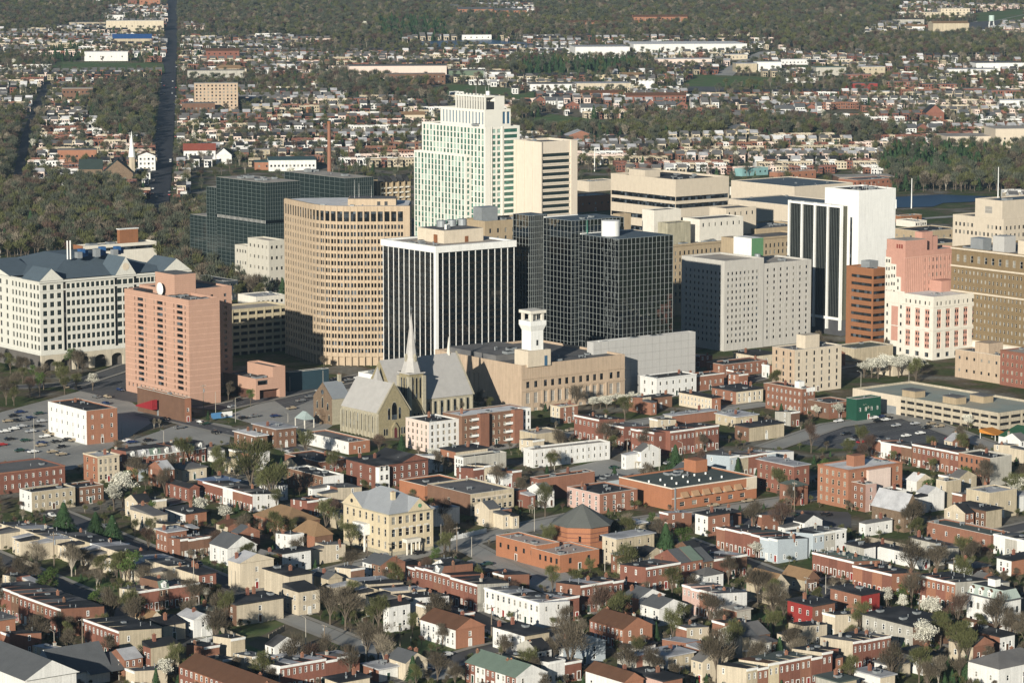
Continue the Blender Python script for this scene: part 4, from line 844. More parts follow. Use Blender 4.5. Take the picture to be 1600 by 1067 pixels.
m.build('gable_coping', STL, b.root)
pointed(b.root, L / 2, 0, 0, 2.6, 7.4, 14.6)
for sx in (-1, 1): pointed(b.root, L / 2 + sx * 2.7, 0, 0, 1.1, 7.6, 12.4); pointed(b.root, L / 2 + sx * 3.8, 0, 0, .8, 1.2, 4); pointed(b.root, L / 2 + sx * 5, 0, 0, .8, 1.2, 4)
m = MB().box(L / 2 - 1.7, L / 2 + 1.7, -.9, 0, 0, 3.6); m.gable(L / 2 - 1.9, L / 2 + 1.9, -1, 0, 3.6, 6.4, 'y', 0, 0, 0); m.build('porch', ST2, b.root); pointed(b.root, L / 2, -.9, 0, 1.5, 0, 4.2, mat('dark red door paint', (.10, .02, .02)))
nb_ = 10
for k in range(nb_): y = W * (k + .5) / nb_; pointed(b.root, 0, y, -math.pi / 2, .9, 2.2, h - 1.5)
for k in range(nb_ + 1): y = min(W - .4, max(.4, W * k / nb_)); MB().box(-.8, 0, y - .35, y + .35, 0, h - 1.8).prism([(-.8, y - .35), (0, y - .35), (0, y + .35), (-.8, y + .35)], h - 1.8, [h - 1.7, h - .6, h - .6, h - 1.7]).build('buttress', STL, b.root)
# nave with its ridge along the other line
nx0, ny0 = b.local(619, 672, 0); nx1 = b.local(728, 655, 0)[0]; ne = h + 1.0; nd = 24.0; npk = ne + 16.5
MB().box(nx0, nx1, ny0, ny0 + nd, 0, ne).build('nave_wall', STL, b.root)
MB().gable(nx0, nx1, ny0, ny0 + nd, ne, npk, 'x', 0, 1, .5).build('nave_roof', [SLATE, ST2], b.root)
for k in range(9): x = nx1 - 1 - k * 3.4; MB().box(x - .35, x + .35, ny0 - .9, ny0, 0, ne - 1).build('buttress', STL, b.root); pointed(b.root, x - 1.7, ny0, 0, .9, 2.5, ne - 1.2)
m = MB(); ym = ny0 + nd / 2
for sx in (-1, 1): m.face([(nx1 - .5, ym + sx * (nd / 2 + .8), ne), (nx1 - .5, ym, npk + .6), (nx1 + .4, ym, npk + .6), (nx1 + .4, ym + sx * (nd / 2 + .8), ne)])
m.build('nave_coping', STL, b.root)
MB().tube((nx1 - 4, ym, npk - 1), (nx1 - 4, ym, npk + 7), .9, .05, 6).build('pinnacle', OFFW, b.root)
MB().hip(nx0 - 7, nx0 + 1, ny0 + 5, ny0 + 13, ne - 1, npk - 2).build('apse_roof', SLATE, b.root)
# tower and spire
tx, ty = b.local(640, 672, 0); tw = 7.2; tz = b.z(583, tx, ty); sz = b.z(488, tx + 3, ty + 3)
MB().box(tx, tx + tw, ty, ty + tw, 0, tz).build('tower', ST2, b.root)
for cx_, cy_ in ((0, 0), (tw, 0), (0, tw), (tw, tw)): MB().box(tx + cx_ - .8, tx + cx_ + .8, ty + cy_ - .8, ty + cy_ + .8, 0, tz - 1.5).build('buttress', STL, b.root)
for k in range(3):
    pointed(b.root, tx + 1.7 + k * 1.9, ty, 0, .85, tz - 11, tz - 2.2); pointed(b.root, tx, ty + 1.7 + k * 1.9, -math.pi / 2, .85, tz - 11, tz - 2.2)
for k in range(2): pointed(b.root, tx + 2.6 + k * 2, ty, 0, .8, tz - 23, tz - 17); pointed(b.root, tx, ty + 2.6 + k * 2, -math.pi / 2, .8, tz - 23, tz - 17)
m = MB(); c0 = [(-.6, -.6), (tw + .6, -.6), (tw + .6, tw + .6), (-.6, tw + .6)]; cx_ = tx + tw / 2; cy_ = ty + tw / 2
m.prism([(tx + x, ty + y) for x, y in c0], tz - .6, tz)
oc = [(cx_ + 2.5 * math.cos(math.pi / 8 + k * math.pi / 4), cy_ + 2.5 * math.sin(math.pi / 8 + k * math.pi / 4)) for k in range(8)]; z1 = tz + 6
sq = [(tx + tw + .6, cy_ + 1.6), (cx_ + 1.6, ty + tw + .6), (cx_ - 1.6, ty + tw + .6), (tx - .6, cy_ + 1.6), (tx - .6, cy_ - 1.6), (cx_ - 1.6, ty - .6), (cx_ + 1.6, ty - .6), (tx + tw + .6, cy_ - 1.6)]
for k in range(8): j = (k + 1) % 8; m.face([(*sq[k], tz), (*sq[j], tz), (*oc[j], z1), (*oc[k], z1)]); m.face([(*oc[k], z1), (*oc[j], z1), (cx_, cy_, sz)])
for k in range(4): i_ = 2 * k; m.face([(*sq[i_], tz), (*[(tx + tw + .6, ty + tw + .6), (tx - .6, ty + tw + .6), (tx - .6, ty - .6), (tx + tw + .6, ty - .6)][k], tz), (*sq[i_ + 1], tz)])
m.build('spire', mat('pale spire slate', (.43, .41, .385), var=.15, rows=1.0), b.root)
for k in range(4):
    a_ = k * math.pi / 2; px_, py_ = cx_ + 2.5 * math.cos(a_), cy_ + 2.5 * math.sin(a_); m = MB().box(-.5, .6, -.5, .5, 0, 1.8); m.gable(-.6, .7, -.6, .6, 1.8, 3.2, 'x'); m.build('spire_dormer', STL, b.root, (px_, py_, tz + 4.5), a_)
MB().box(cx_ - .08, cx_ + .08, cy_ - .08, cy_ + .08, sz, sz + 2.4).box(cx_ - .6, cx_ + .6, cy_ - .07, cy_ + .07, sz + 1.3, sz + 1.5).build('spire_cross', METAL, b.root); b.done()
b = B('parish_chapel', 'small rubble stone chapel with a gabled porch left of the church', 'chapel', 519, 664, 490, 548, 624)
h, L, W = b.h, b.Lr, b.Ll; pk = b.z(597, 0, W / 2)
MB().box(0, L, 0, W, 0, h).build('wall', STL, b.root); MB().face([(-.02, 0, 0), (-.02, 0, h), (-.02, W / 2, pk), (-.02, W, h), (-.02, W, 0)]).build('gable_wall', STONED, b.root)
MB().gable(.2, L, 0, W, h, pk, 'x', 0, 1, .3).build('roof', [mat('blue grey slate', (.23, .25, .27), var=.1), STONED], b.root)
m = MB().box(-2.4, 0, W * .35, W * .6, 0, 3.4); m.gable(-2.5, 0, W * .33, W * .62, 3.4, 6, 'x', 0, 0, .2); m.build('porch', STONED, b.root); pointed(b.root, -2.4, W * .475, -math.pi / 2, 1.4, 0, 3.6, DARKM)
for y, z0, z1 in ((W * .22, 6, 9), (W * .5, 6.6, 11), (W * .78, 6, 9), (W * .15, 1.4, 4), (W * .85, 1.4, 4)): pointed(b.root, 0, y, -math.pi / 2, 1.2, z0, z1)
MB().tube((-.1, W / 2, pk - 4.2), (-.16, W / 2, pk - 4.2), 1.0, 1.0, 12).build('round_window', GL, b.root); chimney(b.root, L * .9, W * .5, pk, 2.5, STL, .7)
b = B('glass_canopy', 'pale glass hipped canopy beside the stone chapel', 'canopy', 476, 670, 460, 492, 645)
MB().hip(0, b.Lr, 0, b.Ll, b.h * .55, b.h).build('canopy_roof', mat('pale green glass', (.35, .42, .40), rough=.3), b.root)
for x in (.3, b.Lr - .3):
    for y in (.3, b.Ll - .3): MB().box(x - .15, x + .15, y - .15, y + .15, 0, b.h * .55).build('post', OFFW, b.root)
# ---------------------------------------------------------------- the yellow school and other landmarks of the lower town
b = B('yellow_brick_school', 'three storey yellow brick school with tall windows and a grey hipped roof', 'school', 608, 869, 537, 677, 803)
YB = BK['yellow brick']; h, L, W = b.h, b.Lr, b.Ll
b.block(YB, SLATE, {'l': grid(.5, W - .5, 7, 1.35, 1.4, h - .4, 3, 2.5), 'r': grid(.5, L - .5, 6, 1.6, 1.4, h - .4, 3, 2.6, skip={(2, 0), (3, 0)})}, 'plain', par=.1)
GRSL = mat('pale grey slate roof', (.33, .345, .36), var=.08, rows=1.2)
MB().hip(-.7, L + .7, -.7, W + .7, h, h + 6.2).build('hip_roof', GRSL, b.root)
MB().gable(L * .42, L * .9, -.8, W * .5, h, h + 4.2, 'y', 0, 1, .4).build('roof_gable', [GRSL, YB], b.root); MB().gable(-.8, L * .5, W * .55, W * .98, h, h + 4.4, 'x', 0, 1, .4).build('roof_gable', [GRSL, YB], b.root)
MB().tube((-1.0, W * .765, h + 1.7), (-.85, W * .765, h + 1.7), .7, .7, 10).build('round_window', DARKM, b.root); MB().tube((L * .66, -1.0, h + 1.7), (L * .66, -.85, h + 1.7), .7, .7, 10).build('round_window', mat('green glass', (.1, .25, .15)), b.root)
m = MB().box(-.3, L + .3, -.3, 0, h - .5, h - .02).box(-.3, 0, 0, W, h - .5, h - .02).box(-.15, L, -.15, 0, 0, 1.3).box(-.15, 0, 0, W, 0, 1.3); b.part('trim', m, STL)
b.box('white_bay', -2.2, 0, W * .42, W * .68, 5.6, 9.4, WHITE); b.box('bay_post', -2.2, -1.9, W * .42, W * .44, 0, 5.6, WHITE)
m = MB().box(L * .30, L * .62, -2.6, 0, 4.2, 5.4); b.part('portico', m, OFFW)
for x in (.32, .42, .52, .60): MB().cyl(L * x, -2.2, 0, 4.2, .3, 8).build('column', OFFW, b.root)
MB().box(L * .43, L * .51, -.12, 0, 0, 3.2).build('door', DARKM, b.root)
for k in range(5): x = L * .16 + k * L * .17; MB().box(x - .9, x + .9, -.12, 0, h * .62, h * .66).build('spandrel', OFFW, b.root)
chimney(b.root, L * .3, W * .2, h + 3.5, 2.5, YB, .7); b.done()
b = B('orange_brick_hall', 'long orange brick hall with a dark green flat roof, awnings and roof vents', 'hall', 1050, 798, 967, 1182, 763)
h, L, W = b.h, b.Lr, b.Ll
b.block(ORB, RGRN, {'r': grid(2, L - 4, 6, 2.4, .6, 3.4, 1, 1.6)}, 'plain', par=.5)
MB().box(-.1, L + .1, -.1, .3, h - .3, h + .12).box(-.1, .3, .3, W, h - .3, h + .12).box(L - .3, L + .1, .3, W, h - .3, h + .12).build('parapet_cap', OFFW, b.root)
for k in range(6): x = 4 + k * (L - 10) / 6; MB().prism([(x, -1.5), (x + 3.2, -1.5), (x + 3.2, -.02), (x, -.02)], h * .55, [h * .57, h * .57, h * .78, h * .78]).build('awning', mat('tan canvas', (.38, .24, .14)), b.root)
MB().box(L - 5, L + .02, -.06, 0, h * .45, h - .3).build('end_panel', CREAM, b.root); MB().box(1.0, 1.6, -.3, 0, 0, h).build('downpipe', METAL, b.root); MB().box(-.06, L * .9, -.06, 0, h * .55 - .3, h * .55).build('string_course', OFFW, b.root)
b.box('stair_house', L * .72, L * .86, W * .70, W * .92, h - .5, h + 4, ORB)
for k in range(12): MB().cyl(3 + (k % 6) * (L - 8) / 6, W * (.25 if k < 6 else .55), h - .5, h + .3, .35, 8).build('roof_vent', WHITE, b.root)
clutter(b, L * .45, L * .65, W * .55, W * .85, h - .5, 6, 3, 1.6); b.done()
b = B('octagon_hall', 'orange brick octagon hall with a tall grey green pyramid roof', 'hall', 905, 868, 880, 935, 822)
r_ = 10.0; P8 = [(6 + r_ * math.cos(math.pi / 8 + k * math.pi / 4), 6 + r_ * math.sin(math.pi / 8 + k * math.pi / 4)) for k in range(8)]; h = b.h
MB().prism(P8, 0, h).build('wall', ORB, b.root); m = MB(); Q8 = [(6 + 1.1 * (x - 6), 6 + 1.1 * (y - 6)) for x, y in P8]
for k in range(8): j = (k + 1) % 8; m.face([(*Q8[k], h - .3), (*Q8[j], h - .3), (6, 6, h + 6.2)])
m.face([(*q_, h - .3) for q_ in Q8[::-1]]); m.build('roof', mat('grey green shingle', (.12, .125, .115), var=.1, rows=1.5), b.root)
for z in (h * .45, h * .6, h * .75): MB().prism([(6 + 1.006 * (x - 6), 6 + 1.006 * (y - 6)) for x, y in P8], z, z + .3).build('brick_band', BK['red brick'], b.root)
for k in (4, 5, 6): x = (P8[k][0] + P8[(k + 1) % 8][0]) / 2; y = (P8[k][1] + P8[(k + 1) % 8][1]) / 2; link('window', win_mesh(1.4, 1.8, 'black'), b.root, (6 + 1.006 * (x - 6), 6 + 1.006 * (y - 6), h * .5), math.pi / 8 + (k + .5) * math.pi / 4 + math.pi / 2 - math.pi / 8)
bld('low orange brick annex with a tan flat roof in front of the octagon hall', 875, 895, 830, 936, 867, ORB, None, mat('pinkish roof gravel', (.44, .35, .30), var=.1, scale=.3), (5, 1), (2, 1), (1.2, 1.8), 'black', name='brick_annex', cat='hall', cl=5, ch=0, z0=2)
bld('farther orange brick annex with a tan roof left of the octagon hall', 838, 885, 775, 874, 852, ORB, None, mat('pinkish roof gravel', 0), (5, 1), (0, 0), (1.2, 1.6), 'black', name='brick_annex', cat='hall', cl=3, ch=0, z0=2)
# parking garages
def garage(label, xc, yb, xl, xr, yt, wm, levels, faces, deck=RLT, cars=0):
    b = B('parking_garage', label, 'parking garage', xc, yb, xl, xr, yt); L, W, h = b.Lr, b.Ll, b.h; fh = h / levels
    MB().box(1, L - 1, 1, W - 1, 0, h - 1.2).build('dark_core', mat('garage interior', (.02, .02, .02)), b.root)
    for j in range(levels):
        z = (j + 1) * fh; m = MB().box(0, L, 0, W, z - 1.25 if j < levels - 1 else z - 1.25, z - 1.0); m.box(0, L, 0, .25, z - 1.0, z).box(0, .25, .25, W, z - 1.0, z).box(L - .25, L, .25, W, z - 1.0, z).box(.25, L - .25, W - .25, W, z - 1.0, z).box(0, L, 0, .2, z - 1.6, z - 1.25).box(0, .2, .2, W, z - 1.6, z - 1.25); m.build('deck', [wm], b.root)
    MB().box(.25, L - .25, .25, W - .25, h - 1.0, h - .95).build('roof_deck', deck, b.root)
    for fc, n in faces.items():
        for i in range(n + 1):
            t = i / n * (L if fc == 'r' else W)
            (MB().box(t - .35, t + .35, -.12, .5, 0, h - .1) if fc == 'r' else MB().box(-.12, .5, t - .35, t + .35, 0, h - .1)).build('column', wm, b.root)
    return b
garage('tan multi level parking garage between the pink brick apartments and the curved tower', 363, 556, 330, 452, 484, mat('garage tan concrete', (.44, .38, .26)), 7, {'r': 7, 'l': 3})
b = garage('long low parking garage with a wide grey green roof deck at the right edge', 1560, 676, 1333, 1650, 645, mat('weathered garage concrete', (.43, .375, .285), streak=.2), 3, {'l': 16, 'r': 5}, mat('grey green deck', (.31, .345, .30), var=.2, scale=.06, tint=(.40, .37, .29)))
clutter(b, 10, b.Lr - 5, 20, b.Ll * .7, b.h - .95, 3, 5, 1.6)
for x, y in ((6, b.Ll * .35), (5, b.Ll * .62), (18, b.Ll * .30)): MB().box(x, x + 6, y, y + 8, b.h - .95, b.h + 1.9).build('stair_house', TAN, b.root); MB().box(x - .4, x + 6.4, y - .4, y + 8.4, b.h + 1.9, b.h + 2.2).build('stair_roof', RGRY, b.root)
MB().box(-.3, 0, b.Ll * .66, b.Ll, 0, b.h).build('end_wall', CREAM, b.root); MB().box(-.4, -.3, b.Ll * .69, b.Ll * .76, 0, 3.6).build('garage_door', METAL, b.root)
b = B('brick_podium', 'low pinkish brick building with a recessed ground floor right of the pink brick apartments', 'office building', 400, 625, 348, 446, 592)
PB2 = PINKB; L, W, h = b.Lr, b.Ll, b.h
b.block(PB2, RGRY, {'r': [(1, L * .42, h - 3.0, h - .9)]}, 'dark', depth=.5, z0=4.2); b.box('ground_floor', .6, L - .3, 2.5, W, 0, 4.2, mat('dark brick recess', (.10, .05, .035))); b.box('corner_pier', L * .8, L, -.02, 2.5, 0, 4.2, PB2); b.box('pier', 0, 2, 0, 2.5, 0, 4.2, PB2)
b.block(PB2, RGRY, {}, x0=L * .58, x1=L, y0=0.02, y1=W * .8, z0=h - .5, z1=h + 4.6, name='upper_wall', roof='upper_roof'); clutter(b, 2, L * .5, 2, W * .7, h - .9, 5, 4, 2); b.done()
b = B('low_white_clinic', 'low white building with a brown roof house behind the pale pavilion office', 'office building', 130, 425, 116, 245, 385)
b.block(OFFW, RLT, {'r': [(1, b.Lr - 1, b.h - 4, b.h - 2)]}, 'dark', depth=.4); b.box('brown_end', -.3, .4, 0, b.Ll, 0, b.h + .2, BRNB); b.box('roof_house', b.Lr * .55, b.Lr * .8, b.Ll * .4, b.Ll * .7, b.h - .9, b.h + 8, BRNB); b.box('roof_house_cap', b.Lr * .54, b.Lr * .81, b.Ll * .38, b.Ll * .72, b.h + 8, b.h + 8.5, WHITE); clutter(b, 5, b.Lr * .5, 4, b.Ll - 4, b.h - .9, 8, 4, 3); b.done()
# ---------------------------------------------------------------- middle distance: buildings between the towers and the terraces
ob = 'office building'; ap = 'apartment block'; sh = 'shop'; wh = 'warehouse'
bld('three storey white walled block with a brick flank standing alone in the parking lots', 136, 695, 76, 184, 642, 'white', 'orange brick', 'black', (7, 3), (3, 3), name='parking_lot_block', cat=ob, cl=4)
bld('brick shed with a big dark roof below the pink brick apartments', 289, 660, 215, 299, 622, 'brown brick', 'orange brick', 'dark', (0, 0), (1, 1), name='brick_shed', cat=wh, ch=0, door=False)
b = B('red_stair_canopy', 'red sloping stair canopy against the dark brick shed', 'canopy', 238, 652, 212, 246, 640); MB().prism([(0, 0), (2.5, 0), (2.5, b.Ll), (0, b.Ll)], 3.2, [7.5, 7.5, 3.6, 3.6]).build('canopy_roof', mat('red canvas', (.25, .02, .025)), b.root); MB().cyl(6, 2, 0, 6, 2.2, 14).build('steel_tank', METAL, b.root)
bld('orange red brick three storey row block at the left edge below the parking lot', -20, 775, -60, 102, 741, 'red brick', 'red brick', 'grey', (3, 2), (11, 2), (1.0, 1.7), name='brick_block', cat=ap, band='brick')
bld('tall cream house with stacked bay windows and an orange brick side by the parking lot', 153, 755, 131, 187, 713, 'orange brick', 'cream', 'silver', (2, 3), (4, 3), (1.2, 1.9), 'cream', band='cream')
bld('tan house covered in builders scaffolding below the orange red brick block', 50, 800, 31, 118, 769, 'white', 'tan', 'black', (2, 2), (6, 2), name='scaffolded_house', cat='house')
bld('dark brown brick house with a black roof right of the scaffolded house', 121, 789, 100, 162, 762, 'brown brick', 'brown brick', 'black', (1, 2), (4, 2))
terrace('the mansard row beside the sloping parking lot', 'u', 199, 736, 322, 7, 716, 10, ['red brick', 'brick'], [('grey', 'mansard'), ('silver', 'mansard'), ('green', 'mansard')], vary=.2, h=5.4)
bld('white house with a pale shed roof at the end of the mansard row', 333, 722, 318, 351, 705, 'white', 'white', 'grey', (1, 1), (2, 1), rt='shed')
bld('cream two storey house with a wide grey flat roof below the mansard row', 285, 752, 257, 323, 734, 'cream', 'cream', 'grey', (2, 2), (3, 1), rt='slab')
bld('orange brick house with a white rear wing left of the cream grey-roofed house', 216, 752, 198, 262, 732, 'orange brick', 'blue grey', 'black', (0, 0), (2, 2), rt='slab')
bld('red brick gabled house with a black roof near the white blossom tree', 296, 785, 259, 312, 763, 'red brick', 'red brick', 'black', (4, 2), (1, 2), rt='gw')
bld('small red brick house with a blue tarpaulin roof left of the olive green tree', 335, 772, 309, 374, 756, 'red brick', 'grey', mat('blue tarpaulin', (.16, .22, .34), var=.3), (1, 1), (2, 1), rt='slab')
terrace('the red and white row below the olive green tree', 'v', 395, 800, 318, 5, 775, 9, ['red brick', 'brick', 'white', 'red brick'], ['black', 'grey'], first_end='white', h=6.2)
bld('brown brick house with a silver flat roof beside the curved parking lot', 432, 701, 395, 463, 671, 'brown brick', 'brown brick', 'silver', (4, 2), (3, 2), (1.0, 1.6), rt='slab')
bld('little brick house with a white roof left of the silver-roofed brick house', 400, 705, 366, 418, 682, 'brown brick', 'brown brick', 'white', (3, 2), (1, 2), rt='slab')
bld('low white block with a grey roof in front of the church', 545, 710, 476, 578, 691, 'white', 'orange brick', 'grey', (6, 1), (2, 1), (1.0, 1.4), cat=sh, name='low_block', ch=0)
bld('long low brick block with a black flat roof below the white low block', 500, 742, 445, 545, 722, 'brick', 'brick', 'black', (5, 1), (4, 1), cat=sh, name='low_block', cl=3)
bld('single storey brick workshop with a black roof and white end by the dense hedge', 505, 775, 448, 537, 745, 'brown brick', 'white', 'black', (8, 2), (2, 1), (1.3, 1.6), 'cream', cat=wh, name='brick_workshop', cl=4, ch=0)
b = bld('red brick institution with a white bay tower and black gabled roofs', 587, 768, 541, 669, 728, 'red brick', 'red brick', 'black', (3, 3), (7, 3), (1.1, 1.7), rt='slab', name='brick_institution', cat=ob, ch=2, cl=5)
b.box('white_bay', 0, 4.8, -2.2, 0, 0, b.h - .4, WHITE)
for z in (1.2, 4.6, 8): 
    for x in (1.2, 3.6): link('window', win_mesh(1.3, 1.9, 'plain'), b.root, (x, -2.21, z))
MB().gable(b.Lr * .5, b.Lr, -.6, b.Ll, b.h + .2, b.h + 2.6, 'y', 0, 1, .3).build('roof_gable', [RBLK, BK['red brick']], b.root)
bld('bright orange brick box with a black flat roof behind the yellow school', 664, 782, 624, 727, 759, ORB, ORB, 'black', (0, 0), (0, 0), name='orange_box_building', cat=wh, ch=0, door=False)
b = bld('brown and tan school wing with strips of windows right of the orange box', 735, 806, 668, 803, 772, 'brown brick', 'tan', 'grey', (1, 1), (8, 2), (1.5, 1.7), 'plain', name='school_wing', cat='school', ch=0, cl=2)
b.box('window_surround', b.Lr * .1, b.Lr * .95, -.25, -.02, b.h - 2.0, b.h - 1.4, CREAM)
bld('four storey pale pink apartment house with a dark roof beside the church front', 670, 707, 634, 717, 660, 'pale pink', 'white', 'black', (5, 4), (5, 4), (1.2, 1.7), 'cream', name='apartment_house', cat=ap, cl=3)
b = bld('long brown brick apartment house with balconies and a white rippled roof', 722, 702, 692, 828, 650, 'brown brick', 'brown brick', 'white', (2, 4), (12, 4), (1.1, 1.7), 'cream', name='apartment_house', cat=ap, cl=3)
for x in (b.Lr * .22, b.Lr * .72):
    MB().box(x, x + 4.5, -2.2, 0, 0, b.h + .3).build('stair_tower', BK['brick'], b.root)
    for j in range(4): MB().box(x - 4, x - .3, -1.7, 0, 1.5 + j * 3.3, 1.65 + j * 3.3).box(x - 4, x - .3, -1.7, -1.62, 1.65 + j * 3.3, 2.5 + j * 3.3).build('balcony', WHITE, b.root)
MB().box(b.Lr - 4, b.Lr + .15, -.3, 3, 0, b.h + .2).build('white_end', WHITE, b.root)
for k in range(10): link('window', win_mesh(1.0, 1.7, 'plain'), b.root, (b.Lr - 3 + (k % 2) * 2, -.31, 1.5 + (k // 2) * 3.1)) if k < 8 else None
bld('weathered grey stucco house with a white porch front and black roof', 724, 746, 710, 791, 715, 'white', 'grey', 'black', (3, 3), (2, 1), name='stucco_house', ch=0)
bld('two flat houses with black roofs left of the grey stucco house', 712, 728, 688, 762, 706, 'orange brick', 'cream', 'black', (1, 2), (4, 1), rt='slab')
bld('long white two storey block with a gravel roof by the small car park', 833, 731, 818, 953, 703, 'white', 'white', 'gravel', (1, 2), (13, 2), (.8, 1.4), 'plain', name='white_block', cat=ob, ch=0, cl=2, a=33)
bld('tan commercial building with a white chimney block behind the long white block', 838, 700, 812, 880, 678, 'tan', 'tan', 'gravel', (0, 0), (0, 0), name='tan_shop', cat=sh, cl=2)
bld('narrow cream three storey house at the left end of the brick terraces', 875, 662, 860, 903, 635, 'cream', 'brick', 'silver', (2, 3), (2, 3), band='cream')
terrace('the brick row behind the bare round trees', 'v', 936, 692, 897, 3, 656, 11, ['red brick', 'red brick'], ['black'], h=9.4)
terrace('the grey-roofed brick pair by the round trees', 'v', 975, 702, 944, 2, 664, 11, ['red brick', 'brick'], ['grey'], h=9.2)
terrace('the tall brick row facing the small car park', 'v', 1022, 713, 986, 3, 677, 12, ['red brick'], ['black', 'white'], h=9.6)
terrace('the bay fronted brick row along the striped parking strip', 'u', 1047, 712, 1123, 4, 671, 12, ['red brick', 'red brick', 'brick'], ['black'], h=9.6, vary=.1)
bld('white three storey house with a black roof and central skylight below the grey podium hall', 1026, 622, 1000, 1088, 591, 'white', 'white', 'black', (2, 2), (6, 2), (1.1, 1.6), 'plain', name='white_house', cl=3, band='white')
bld('brick shop row with a white cornice right of the white three storey house', 1088, 612, 1070, 1131, 587, 'brick', 'brick', 'black', (0, 0), (5, 1), name='brick_shop', cat=sh, band='white', cl=2)
bld('cream long house with many shuttered windows and a black roof', 1112, 643, 1061, 1126, 622, 'cream', 'orange brick', 'black', (9, 2), (1, 2), (.9, 1.4), name='cream_house', rt='slab')
bld('brick house row with a black roof below the grey hotel slab', 1130, 590, 1104, 1198, 570, 'brick', 'brick', 'black', (2, 2), (7, 2), name='brick_block', cat=ob, cl=3)
bld('white and brick house with a black roof right of the cream long house', 1150, 632, 1112, 1192, 612, 'brick', 'cream', 'black', (3, 2), (5, 2), rt='slab', cl=2)
bld('cream low house with a black roof at the foot of the grey hotel slab', 1180, 572, 1146, 1215, 556, 'cream', 'cream', 'black', (3, 1), (3, 1), rt='slab')
bld('low silver-roofed house left of the brick shop chimney', 1050, 665, 1038, 1120, 650, 'grey', 'brick', 'silver', (2, 1), (0, 0), rt='slab', cl=4)
bld('low tan house with a silver roof left of the cream long house', 1150, 668, 1118, 1184, 652, 'tan', 'tan', 'silver', (3, 1), (2, 1), rt='slab', cl=2)
bld('brown brick house with a dark roof below the blossom trees', 1015, 640, 1002, 1050, 622, 'brown brick', 'brown brick', 'black', (2, 1), (2, 1), rt='slab')
bld('small shop with a black roof and tan wall beside the parking strip end', 1170, 690, 1148, 1225, 668, 'brown brick', 'tan', 'black', (2, 1), (1, 1), rt='slab')
b = bld('seven storey tan apartment block with a roof house above the dark parking lot', 1241, 616, 1206, 1314, 547, TANW, CREAM, RGRY, (3, 6), (6, 6), (1.1, 1.9), 'dark', name='tan_apartments', cat=ap, ch=0, cl=3)
b.box('roof_house', b.Lr * .32, b.Lr * .62, b.Ll * .2, b.Ll * .6, b.h - .5, b.h + 5.5, CREAM)
b = bld('worn brown brick building with white roof boxes left of the seven storey tan block', 1253, 648, 1196, 1273, 608, 'brick', 'brick', 'black', (8, 3), (3, 3), (1.0, 1.5), name='brick_block', cat=ob, ch=1)
b.box('roof_box', 2, 5, 4, 7, b.h - .5, b.h + 2.6, WHITE); b.box('white_parapet', b.Lr - 5, b.Lr, -.15, 0, b.h - 1.5, b.h + .3, WHITE)
bld('green painted shop front behind the white blossom trees', 1338, 658, 1322, 1376, 624, 'green', 'green', 'gravel', (0, 0), (4, 1), name='green_shop', cat=sh, ch=0)
bld('low brick shop left of the green painted shop', 1295, 655, 1262, 1330, 630, 'brown brick', 'brick', 'black', (3, 1), (3, 1), name='brick_shop', cat=sh, ch=0)
b = bld('tan stucco theatre block with a raised centre beside the low parking garage', 1563, 600, 1492, 1590, 556, TANW, TANW, RGRY, (6, 2), (1, 1), (1.2, 1.4), 'dark', name='tan_theatre', cat='theatre', ch=0, cl=2)
b.box('raised_centre', 1, b.Lr - 1, b.Ll * .3, b.Ll * .6, b.h - .5, b.h + 4.6, TANW)
bld('tall red brick house with arched trim at the right edge behind the parking garage', 1600, 607, 1562, 1640, 552, 'red brick', 'red brick', 'gravel', (5, 4), (3, 4), (1.1, 1.7), 'cream', name='brick_block', cat=ob, band='brick')
bld('low tan building behind the white blossom hedge', 1335, 565, 1300, 1395, 545, 'tan', 'tan', 'dark', (0, 0), (0, 0), name='tan_shop', cat=sh, ch=0, door=False, cl=2)
bld('low cream warehouse left of the low parking garage', 1395, 588, 1360, 1420, 566, 'cream', 'cream', 'gravel', (0, 0), (0, 0), name='cream_warehouse', cat=wh, ch=0, door=False)
# right middle: blocks below the dark parking lot
b = bld('orange brown brick apartment house with a white roof and heavy cornice', 1325, 795, 1277, 1409, 734, 'orange brick', 'orange brick', 'white', (5, 4), (6, 4), (1.2, 1.9), 'cream', name='apartment_house', cat=ap, ch=0, cl=3, band='orange brick')
b.box('pink_side', b.Lr * .33, b.Lr * .74, -1.2, 0, b.h * .35, b.h - 1, BK['pale pink']); b.box('roof_house', b.Lr * .3, b.Lr * .5, b.Ll * .35, b.Ll * .6, b.h - .5, b.h + 3.4, BK['orange brick'])
bld('red brick house with a white roof left of the orange brown apartment house', 1240, 776, 1183, 1264, 729, 'red brick', 'red brick', 'silver', (6, 3), (2, 3), (1.1, 1.7), 'cream', name='brick_block', cat=ap, rt='slab', ch=1)
bld('small brick entrance house with a dark roof in front of the white roofed brick house', 1244, 790, 1218, 1262, 760, 'brick', 'brick', 'dark', (2, 1), (1, 1), rt='hip')
terrace('the blue-ended row behind the orange hall', 'u', 1140, 748, 1212, 5, 716, 11, ['blue grey', 'tan', 'red brick', 'brick'], ['grey', 'silver', 'black'], h=8.2)
bld('three storey orange brick house with a grey flank below the dark lot', 1546, 760, 1497, 1580, 716, 'orange brick', 'grey', 'black', (6, 3), (0, 0), (1.0, 1.7), 'black', name='apartment_house', cat=ap, cl=1)
terrace('the brick row left of the grey-flanked tan house', 'v', 1498, 742, 1425, 5, 704, 11, ['red brick', 'brick', 'red brick'], ['black'], h=8.4)
terrace('the low brick row along the dark parking lot', 'v', 1424, 726, 1360, 4, 700, 10, ['brown brick', 'red brick', 'white', 'brick'], ['black', 'grey'], h=6.8)
bld('narrow pink brick three storey house in front of the orange brown apartment house', 1352, 800, 1330, 1369, 757, 'brick', 'pink', 'black', (2, 3), (1, 3))
